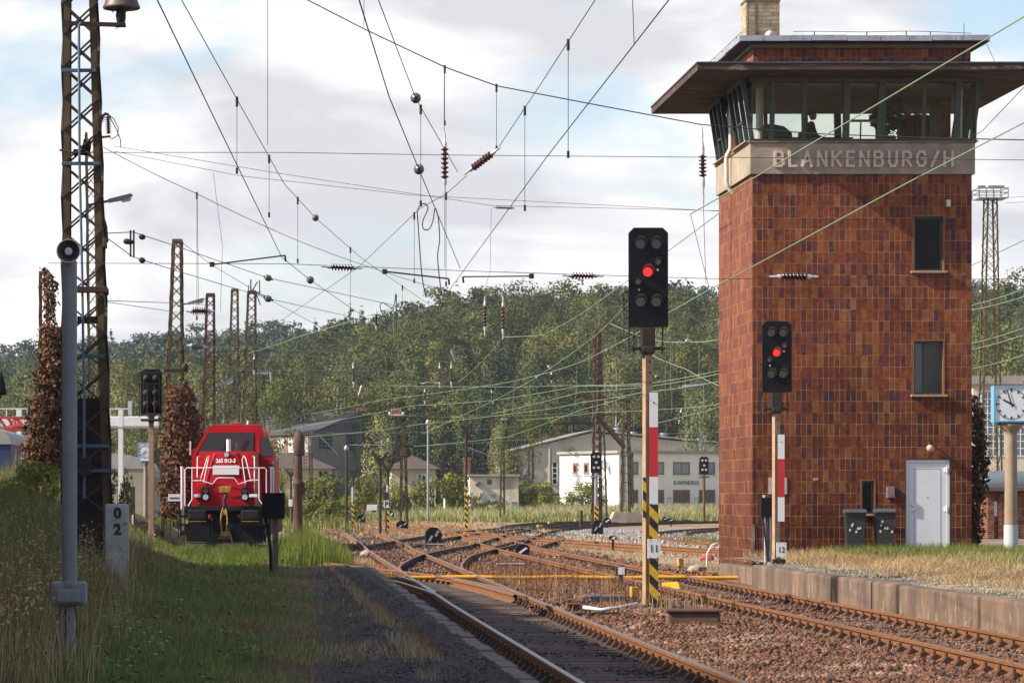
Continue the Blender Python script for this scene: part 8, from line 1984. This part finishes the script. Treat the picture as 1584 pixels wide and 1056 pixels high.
KS = [('round',9.5,12.5,1.5,22),('round',7.5,14,2,20),('pine',8,15,4,16),('spruce',6,15,1,18),('birch',6,13,1.5,30)]
spots = [(x,y,s_,{'oak1':0,'oak2':0,'oak3':0,'ash':1,'pine':2,'spruce1':3,'spruce2':3,'birch1':4,'birch2':4}[k]) for x,y,s_,k in rest]
if spots: mass('forest', spots, 1200, .46, leaf_dec, 5, KS)
spots = []; Yt = 585.0
while Yt < 1030:
    x = -.088*Yt-8
    while x < .26*Yt+8: spots.append((x+rt.uniform(-3,3), Yt+rt.uniform(-4,4), rt.uniform(.75,1.25), rt.choice([0,0,1,1,2,2,3,0]))); x += 8.2*rt.uniform(.8,1.25)
    Yt += 9.5
mass('forest', spots, 480, .72, leaf_far, 6, KS)
# single trees and bushes between the buildings
def px_tree(key, px, Y, top, base_z, label, wpx=None, group=None):
    me, tm, H = PROTO[key]; h = px_z(top,Y)-base_z; sz = h/H; W = {'oak1':10.5,'oak2':9,'oak3':8,'ash':7,'birch1':6.5,'birch3':6.5,'birch2':5.5,'spruce1':6,'spruce2':5,'pine':8}[key]
    s_ = (wpx/sc(Y)/W) if wpx else sz; t = tree(key, px_x(px,Y), Y, base_z, s_, rt.uniform(0,6.28), label, group or 'trees around the station buildings', sz); return t
proto('birch3', 15, 6.5, 14.0, .6, 70, 3600, .26, leaf_single, 'birch', trunk=birch_bark, tr=.13)
KIND_NAME['birch3'] = 'birch_tree'
px_tree('birch3', 588, 262, 645, .2, 'pale drooping birch standing right of the engine shed', 74)
px_tree('birch3', 770, 292, 664, .4, 'slim pointed birch behind the flat roofed hut', 50)
for px, Y, top, w, key, lab in [(20,300,588,90,'birch1','light green tree at the far left edge above the blue coach'),(190,310,566,86,'birch2','light green tree between the tall left mast and the back-facing signal'),(232,318,556,80,'oak3','dull green tree behind the back-facing signal'),(305,312,560,84,'birch1','yellow green tree between second and third masts'),(345,325,575,80,'birch2','yellow green tree between third and fourth masts'),(410,330,580,90,'oak2','green tree right of the fifth mast above the shed roof'),(455,345,565,100,'oak1','broad tree above the slate roof of the shed'),(520,350,560,100,'birch1','pale tree above the right end of the shed'),(650,325,610,70,'spruce1','dark spruce behind the yellow house'),(690,322,590,66,'spruce1','tall dark spruce right of the yellow house'),(722,330,580,70,'spruce2','dark spruce behind the brick chimney'),(748,335,600,70,'spruce1','dark spruce left of the slim pointed birch'),(800,345,610,80,'oak2','dark leafy tree above the left end of the hall roof'),(845,420,600,90,'oak1','broad leafy tree above the hall roof'),(1085,350,588,80,'birch2','birch beside the left edge of the tower'),(620,330,600,64,'spruce2','dark spruce above the brick turret'),(1530,330,470,110,'oak2','leafy tree behind the floodlight tower'),(1575,320,520,110,'birch1','pale tree at the right edge above the workshop')]:
    px_tree(key, px, Y, top, .1, lab, w)
BUSH = []
for k in range(4):
    me, C = crown('foliage', 40+k, 3.0, 2.2, .15, 22, 1500, .17, leaf_bush, 'round', .5); BUSH.append((me, C))
stem_me = MB(); stem_me.m(bark)
for k in range(7): a = k*.9; stem_me.tube([(0,0,-.2),(math.cos(a)*.4,math.sin(a)*.4,.7),(math.cos(a)*1.0,math.sin(a)*1.0,1.6)],[.05,.035,.012],5)
_so = stem_me.build('stems', None); stem_d = _so.data; bpy.data.objects.remove(_so)
def bush(px, Y, top, w, base_z, label, deep=1.0, k=None):
    me, _ = BUSH[k if k is not None else rt.randrange(4)]; h = px_z(top,Y)-base_z; t = thing('bush', label, 'bush', (px_x(px,Y),Y,base_z), rt.uniform(0,6.28), 'bushes among the station buildings'); s_ = w/sc(Y)/3.0
    t.scale = (s_, s_*deep, h/2.2); obj('foliage', me, t); obj('stems', stem_d, t); return t
for px, Y, top, w, b, lab in [(425,205,728,50,-.1,'yellow green bush at the right side of the engine behind the water column'),(480,225,735,60,-.1,'yellow green bush left of the dark wooden pole'),(515,235,728,64,0,'large yellow green bush in front of the low annex'),(560,240,735,56,0,'bush with dark gaps below the birch on its left side'),(500,215,768,60,-.1,'low bush beside the curving far track'),(545,225,764,44,-.1,'low bright bush at the foot of the striped forked post'),(612,250,745,50,.1,'bush below the birch on its right side'),(640,258,752,56,.1,'bush in front of the yellow house'),(672,262,735,64,.1,'dark dense bush right of the yellow house window'),(705,266,730,70,.2,'dark dense bush left of the hut'),(728,262,765,40,.2,'low bush at the left foot of the hut'),(815,275,742,50,.3,'bush at the right corner of the hut'),(838,285,745,56,.4,'bush in front of the tall hall window'),(905,300,744,70,.4,'round yellow green bush before the white wall'),(872,298,765,44,.4,'low bush left of the round bush at the white wall'),(760,258,772,40,.2,'low dark bush in the grass before the graffiti'),(790,345,700,60,.3,'bush at the left end of the beige hall'),(588,250,760,50,0,'bush at the foot of the birch trunk'),(450,210,765,50,-.1,'low bush right of the rusty water column')]:
    bush(px, Y, top, w, b, lab)
bush(62, 68, 708, 120, .9, 'sunlit yellow green bush on top of the bank below the ivy column', .6)
bush(182, 90, 722, 60, .3, 'dark green climber bush at the foot of the tall left mast', .6)
bush(20, 62, 735, 130, .7, 'wide low bush in the shade at the left edge of the bank', .6)

# dead ivy on two masts and on the tower
def ivy(label, Y, prof, n, seed, x_of, size=.16, depth=.8, material=None):
    """prof: list of (py, left px, right px)"""
    r = np.random.default_rng(seed); py = np.array([p[0] for p in prof]); l = np.array([p[1] for p in prof]); rr = np.array([p[2] for p in prof]); w = np.interp
    yy = []; 
    cand = r.uniform(py.min(), py.max(), n*4); ww = np.interp(cand, py, rr-l); keep = r.random(len(cand)) < ww/ww.max()*np.where(cand < 505, .38, 1.0); cand = cand[keep][:n]; m_ = len(cand)
    lo, hi = np.interp(cand,py,l), np.interp(cand,py,rr); u = r.random(m_)*2-1; a = r.random(m_)*6.28
    cx, hw = (lo+hi)/2, (hi-lo)/2; k = np.sqrt(.35+.65*r.random(m_)); X = ((cx+hw*np.cos(a)*k*(.92+.16*np.sin(cand*.17+seed)+.10*np.sin(cand*.43+2*a)))-CX)*Y/F; Yv = Y + np.sin(a)*hw*k*Y/F*depth; Z = EYE+(CY-cand)*Y/F
    p = np.stack([X,Yv,Z],1) + r.normal(scale=.05,size=(m_,3)); ow = np.stack([np.cos(a),np.sin(a)*1.0,.2+0*a],1); base = np.array([x_of, Y, 0.4]); me = leaf_quads('foliage', p-base, ow, size*r.uniform(.55,1.45,m_), material or dead_ivy, r, .8, .7)
    clump = .5+.5*np.sin(X*9+2*np.sin(Z*5))*np.sin(Z*7.3); me.attributes['tint'].data.foreach_set('value', np.clip(.45*clump+.55*r.random(m_),0,1).astype(np.float32))
    t = thing('dead_climber', label, 'climbing plant', tuple(base)); obj('foliage', me, t)
    m = MB(); m.m(bark)
    for q in range(5):
        rq = random.Random(seed*9+q); pts = []
        for f in np.linspace(.98,.05,7): pyv = lerp(py.min(),py.max(),f); c0, h0 = np.interp(pyv,py,(l+rr)/2), np.interp(pyv,py,(rr-l)/2); pts.append(Vector(((c0+h0*rq.uniform(-.6,.6)-CX)*Y/F, Y+rq.uniform(-.1,.1), EYE+(CY-pyv)*Y/F))-Vector(base))
        m.tube(pts, [.03]*4+[.02,.015,.01], 5)
    m.build('stem', None, t); return t
ivy('tall cone of dead brown ivy climbing the dark red mast at the left', 89.4, [(418,66,76),(440,66,90),(460,66,88),(478,72,86),(500,68,84),(512,60,100),(560,60,104),(610,48,104),(650,38,104),(690,34,102),(722,34,104)], 9500, 3, px_x(68,89.4), .105)
ivy('dead brown ivy bulging right of the second mast behind the signal', 113.5, [(596,262,290),(610,256,302),(640,250,310),(670,248,318),(720,246,318),(770,244,316),(800,246,310)], 8000, 5, px_x(280,113.5), .115)
ivy('dead ivy hanging down the right rear edge of the signal box tower', 76.5, [(612,1500,1508),(640,1496,1522),(680,1494,1527),(730,1494,1531),(760,1498,1524),(850,1500,1514)], 2600, 6, px_x(1505,76.5), .09, .6)

# ---- grasses: nobody could count these
def blades(name, n, sampler, h, w, material, seed, lean=.35, hv=.5, keepout=None):
    r = np.random.default_rng(seed); X, Y = sampler(r, n)
    Z = gz(X, Y)
    if keepout is not None: m_ = keepout(X, Y, Z, r); X, Y, Z = X[m_], Y[m_], Z[m_]
    return blades_at(name, X, Y, Z, h, w, material, r, lean, hv)
def blades_at(name, X, Y, Z, h, w, material, r, lean=.35, hv=.5, kindname='stuff'):
    n = len(X); H = (h if np.isscalar(h) else h(X,Y))*(1-hv+2*hv*r.random(n)); a = r.random(n)*6.28; Wd = w*(.6+.8*r.random(n))*np.maximum(1, Y/60)
    dx, dy = np.cos(a), np.sin(a); la = r.random(n)*6.28; lx, ly = np.cos(la)*lean*H*r.random(n), np.sin(la)*lean*H*r.random(n)
    b = np.stack([X,Y,Z-.02],1); t = np.stack([dx,dy,0*dx],1)*Wd[:,None]*.5; mid = b+np.stack([lx*.35,ly*.35,H*.6],1); tip = b+np.stack([lx,ly,H],1)
    V = np.stack([b-t,b+t,mid+t*.7,mid-t*.7,tip],1).reshape(-1,3); i = np.arange(n)[:,None]*5
    Fc = np.concatenate([i+np.array([[0,1,2]]), i+np.array([[0,2,3]]), i+np.array([[3,2,4]])],0)
    tint = r.random(n); me = npmesh(name, V, Fc, material, attr=np.concatenate([tint]*3)); o = obj(name, me); tag(o, kind='stuff'); return o
g_mead = leaf_mat('meadow_grass_blade', (0.165,0.180,0.056), (0.245,0.22,0.088), None, .3, .55)
g_low = leaf_mat('low_green_blade', (0.125,0.19,0.034), (0.18,0.235,0.052), None, .3, .5)
g_dry = leaf_mat('dry_straw_blade', (0.48,0.345,0.185), (0.36,0.245,0.125), None, .2, .5)
g_rust = leaf_mat('rusty_weed_stalk', (0.24,0.105,0.05), (0.17,0.09,0.045), None, .1, .5)
g_pale = leaf_mat('pale_field_grass', (0.40,0.35,0.185), (0.26,0.27,0.10), None, .3, .4)
g_sun = leaf_mat('fresh_weed_blade', (0.16,0.19,0.035), (0.11,0.15,0.03), None, .35, .45)
def uni(x0, x1, y0, y1, p=1.0):
    return lambda r, n: (x0+(x1-x0)*r.random(n), y0+(y1-y0)*r.random(n)**p)
def bank_s(y0, y1, xo=-.6, wid=.085, p=1.5):
    def f(r, n):
        Y = y0+(y1-y0)*r.random(n)**p; right = xo-.006*(Y-27)-1.75*np.clip((Y-70)/22,0,1); left = -wid*Y-.5; return left+(right-left)*r.random(n), Y
    return f
def patchy(freq, thr, seed=0):
    def k(X, Y, Z, r): v = np.sin(X*freq+seed)*np.sin(Y*freq*.5+seed*2)+.5*np.sin(X*freq*2.3+Y*.9+seed)+.5*r.random(len(X)); return v > thr
    return k
PL = lambda Y: np.interp(Y,[14,27,34,43,55,68,76],[0.4,0.92,1.12,1.32,1.45,1.58,1.9])
def lawn(y0, y1, w0, out=0.0, p=1.4):
    def f(r, n): Y = y0+(y1-y0)*r.random(n)**p; return PL(Y)+out+.30*np.sin(Y*.83)+.18*np.sin(Y*2.3)+.5*(r.random(n)+r.random(n)-1)-(w0+PL(Y)+.02*Y)*r.random(n), Y
    return f
blades('meadow_grass', 52000, bank_s(16,96), lambda X,Y: .14+.40*np.clip((-1.9-.018*(Y-27)-X)/1.6,0,1), .010, g_mead, 31)
blades('low_grass', 40000, lawn(18,74,.6,-1.0), .11, .007, g_mead, 331, .7)
blades('low_grass', 9000, lawn(18,74,.2,.0), .09, .007, g_mead, 334, .9, keepout=patchy(1.7,.1,9))
blades('low_grass', 14000, lawn(20,74,.4,.15), .10, .006, g_dry, 332, .9, keepout=patchy(1.1,.25,3))
blades('low_grass', 26000, lawn(26,76,1.6,-.7), .13, .008, g_low, 333, .7, keepout=patchy(.7,-.1,2))
blades('meadow_grass', 26000, bank_s(17,90,-1.9), lambda X,Y: .32+.42*np.clip((-2.2-.02*(Y-27)-X)/1.2,0,1), .009, g_mead, 32, .5)
blades('dry_stalks', 6000, bank_s(18,80,-1.5), .58, .005, g_rust, 33, .4, keepout=patchy(1.1,.35,2))
blades('dry_stalks', 4500, bank_s(18,80,-1.2), .48, .005, g_dry, 34, .5, keepout=patchy(1.3,.25,1))
blades('dry_grass', 15000, lambda r, n: ((lambda Y: (PL(Y)-1.5+1.6*r.random(n)**1.5, Y))(22+50*r.random(n)**1.3)), .06, .006, g_dry, 37, 1.0, keepout=patchy(1.9,.25,3))
blades('dry_grass', 15000, lambda r, n: ((lambda Y: (PL(Y)-1.4+1.6*r.random(n)**1.5, Y))(22+50*r.random(n)**1.3)), .07, .006, g_rust, 36, 1.0, keepout=patchy(1.5,-.2,6))
blades('kerb_weeds', 14000, lambda r, n: ((lambda Y: (2.42+.0066*(Y-28)-.95*r.random(n)**1.6, Y))(27+42*r.random(n)**1.3)), .13, .006, g_dry, 38, .7, keepout=patchy(1.4,-.35,5))
blades('kerb_weeds', 7000, lambda r, n: ((lambda Y: (2.55+.0066*(Y-28)-.8*r.random(n), Y))(27+42*r.random(n)**1.3)), .22, .005, g_rust, 39, .8, keepout=patchy(1.2,-.3,6))
blades('kerb_weeds', 1700, uni(2.62,2.98,27,60), .13, .006, g_rust, 40, .8, keepout=patchy(2,.4,7))
# weeds round the engine and the end of the path
blades('tall_weeds', 17000, uni(-3.2,1.3,80,101,.9), lambda X,Y: .16+.16*np.sin(X*2.1+Y*.4)**2, .010, g_sun, 41, .5)
blades('tall_weeds', 6000, uni(.6,2.7,80,99), lambda X,Y: .42+.35*np.clip(1-np.abs(X-1.6),0,1), .012, g_sun, 42, .35)
blades('dry_grass', 8000, uni(1.6,3.4,70,92), .15, .009, g_dry, 43, .9, keepout=patchy(1.2,.3,2))
blades('red_weeds', 2600, uni(1.9,3.4,70,84), .16, .008, leaf_mat('red_sorrel', (0.24,0.065,0.05), (0.17,0.05,0.045), None, .1, .5), 44, .8, keepout=patchy(1.5,.4,3))
# between the tracks
blades('dry_stalks', 2400, uni(4.9,7.2,50,76), .42, .007, g_rust, 45, .35, keepout=patchy(1.6,.3,1))
blades('dry_stalks', 900, uni(5.2,7.3,47,66), .38, .006, g_dry, 46, .5, keepout=patchy(1.3,.5,8))
blades('track_weeds', 4200, uni(4.9,10.1,30,110,.8), .13, .008, g_dry, 47, .9, keepout=patchy(.9,.7,2))
blades('track_weeds', 700, uni(4.9,7.6,34,80,.8), .16, .008, g_low, 48, .6, keepout=patchy(1.1,.85,4))
blades('dry_grass', 16000, uni(2.0,16,108,225,.8), .16, .014, g_dry, 49, .8, keepout=patchy(.35,.25,2))
blades('dry_grass', 5000, uni(10.6,15.5,74,112), .12, .010, g_dry, 50, .9, keepout=patchy(.8,.15,3))
# the pale field in front of the buildings
blades('field_grass', 52000, lambda r, n: ((lambda Y: (8.5+.004*(Y-220)+(.235*Y-8)*r.random(n), Y))(222+62*r.random(n))), lambda X,Y: .30+.45*np.clip((Y-226)/25,0,1), .016, g_pale, 51, .5)
blades('field_grass', 15000, lambda r, n: ((lambda Y: (6.5+(.16*Y-4)*r.random(n), Y))(215+70*r.random(n))), .5, .017, g_sun, 52, .5, keepout=patchy(.22,.45,5))
blades('field_grass', 7000, uni(-30,6,150,280), .6, .02, g_sun, 53, .5)
# the tower platform
def plat(r, n, x0, x1, y0, y1): X, Y = x0+(x1-x0)*r.random(n), y0+(y1-y0)*r.random(n); return X, Y
def plat_blades(name, n, x0, x1, y0, y1, h, w, material, seed, lean, thr=None):
    r = np.random.default_rng(seed); X, Y = plat(r, n, x0, x1, y0, y1)
    if thr is not None: k = patchy(.9,thr,seed)(X,Y,None,r); X, Y = X[k], Y[k]
    Z = np.array([rz_(x,y) for x, y in zip(X,Y)])
    blades_at(name, X, Y, Z, h, w, material, r, lean)
plat_blades('dry_grass', 30000, 11.2, 13.8, 36, 70.5, .09, .008, g_dry, 61, 1.7, -.55)
plat_blades('dry_grass', 24000, 12.0, 18.5, 42, 71.5, .13, .009, g_dry, 62, 1.5, -.6)
plat_blades('low_grass', 12000, 13.2, 20, 54, 71.8, .20, .008, g_low, 63, .6, .15)
plat_blades('low_grass', 6500, 12.9, 18, 64, 71.8, .20, .008, g_sun, 64, .5)
plat_blades('dry_grass', 9000, 12.2, 17, 60, 71.6, .12, .008, g_dry, 68, 1.4)
plat_blades('low_grass', 2500, 10.55, 11.6, 38, 62, .06, .007, g_low, 65, .9, .5)
plat_blades('dry_grass', 700, 11.3, 13.6, 71.2, 71.95, .16, .007, g_dry, 66, .8)
blades('field_grass', 6000, uni(16.8,30,76,130), .3, .012, g_sun, 67, .6)
# broad-leaved weeds and seed heads among the grass
r_w = np.random.default_rng(81); nW = 230; Yw = 24+56*r_w.random(nW)**1.3; Xw = PL(Yw)-.9-r_w.random(nW)*(2.2+.05*Yw); Zw = gz(Xw,Yw); cW = np.repeat(np.stack([Xw,Yw,Zw],1),14,0); dW = r_w.normal(size=(nW*14,3)); dW[:,2] = np.abs(dW[:,2])
obj_w = obj('broad_weeds', leaf_quads('broad_weeds', cW+dW*np.array([.09,.09,.13]), dW+np.array([0,0,.6]), .07, leaf_mat('dock_leaf', (0.14,0.19,0.05), (0.19,0.19,0.06)), r_w, .5, .45)); tag(obj_w, kind='stuff')
nS = 1500; Ys = 22+55*r_w.random(nS)**1.4; Xs = -1.6-.012*(Ys-27)-r_w.random(nS)*.075*Ys; Zs = gz(Xs,Ys)+.38+.35*r_w.random(nS); cS = np.repeat(np.stack([Xs,Ys,Zs],1),6,0)+r_w.normal(scale=(.012,.012,.05),size=(nS*6,3))
obj_s = obj('seed_heads', leaf_quads('seed_heads', cS, r_w.normal(size=(nS*6,3)), .035, g_dry, r_w, .5, .4)); tag(obj_s, kind='stuff')
# flowers on the bank
def dots(name, n, sampler, h, rad, material, seed):
    r = np.random.default_rng(seed); X, Y = sampler(r, n); Z = gz(X,Y)+h*(.5+.6*r.random(n)); k = 6; a = np.arange(k)*6.283/k
    rr = rad*(.6+.8*r.random(n)); V = np.stack([X[:,None]+rr[:,None]*np.cos(a), Y[:,None]+rr[:,None]*np.sin(a), Z[:,None]+.25*rr[:,None]*np.sin(a*2+X[:,None])],-1).reshape(-1,3)
    me = npmesh(name, V, np.arange(n*k).reshape(n,k), material, attr=r.random(n)); o = obj(name, me); tag(o, kind='stuff')
dots('wild_flowers', 170, bank_s(26,80,-.7), .3, .024, leaf_mat('white_umbel', (0.62,0.62,0.56), (0.5,0.5,0.44), None, .2, .2), 71)
dots('wild_flowers', 130, bank_s(26,60,-.9), .35, .018, leaf_mat('yellow_flower', (0.6,0.36,0.02), (0.5,0.28,0.02), None, .2, .2), 72)

# ------------------------------------------------------------------ the air: far woods fade a little towards blue
hzm = bpy.data.materials.new('thin_summer_haze'); hzm.use_nodes = True
hn, hl = hzm.node_tree.nodes, hzm.node_tree.links; hn.clear()
ho_ = hn.new('ShaderNodeOutputMaterial'); pv = hn.new('ShaderNodeVolumePrincipled')
pv.inputs['Color'].default_value = (0.62,0.72,0.92,1); pv.inputs['Density'].default_value = 0.00013; pv.inputs['Anisotropy'].default_value = 0.2
hl.new(pv.outputs[0], ho_.inputs['Volume'])
m = MB(); m.box(-420,-260,-8,760,1420,96); hz_o = m.build('haze', hzm); tag(hz_o, kind='stuff')
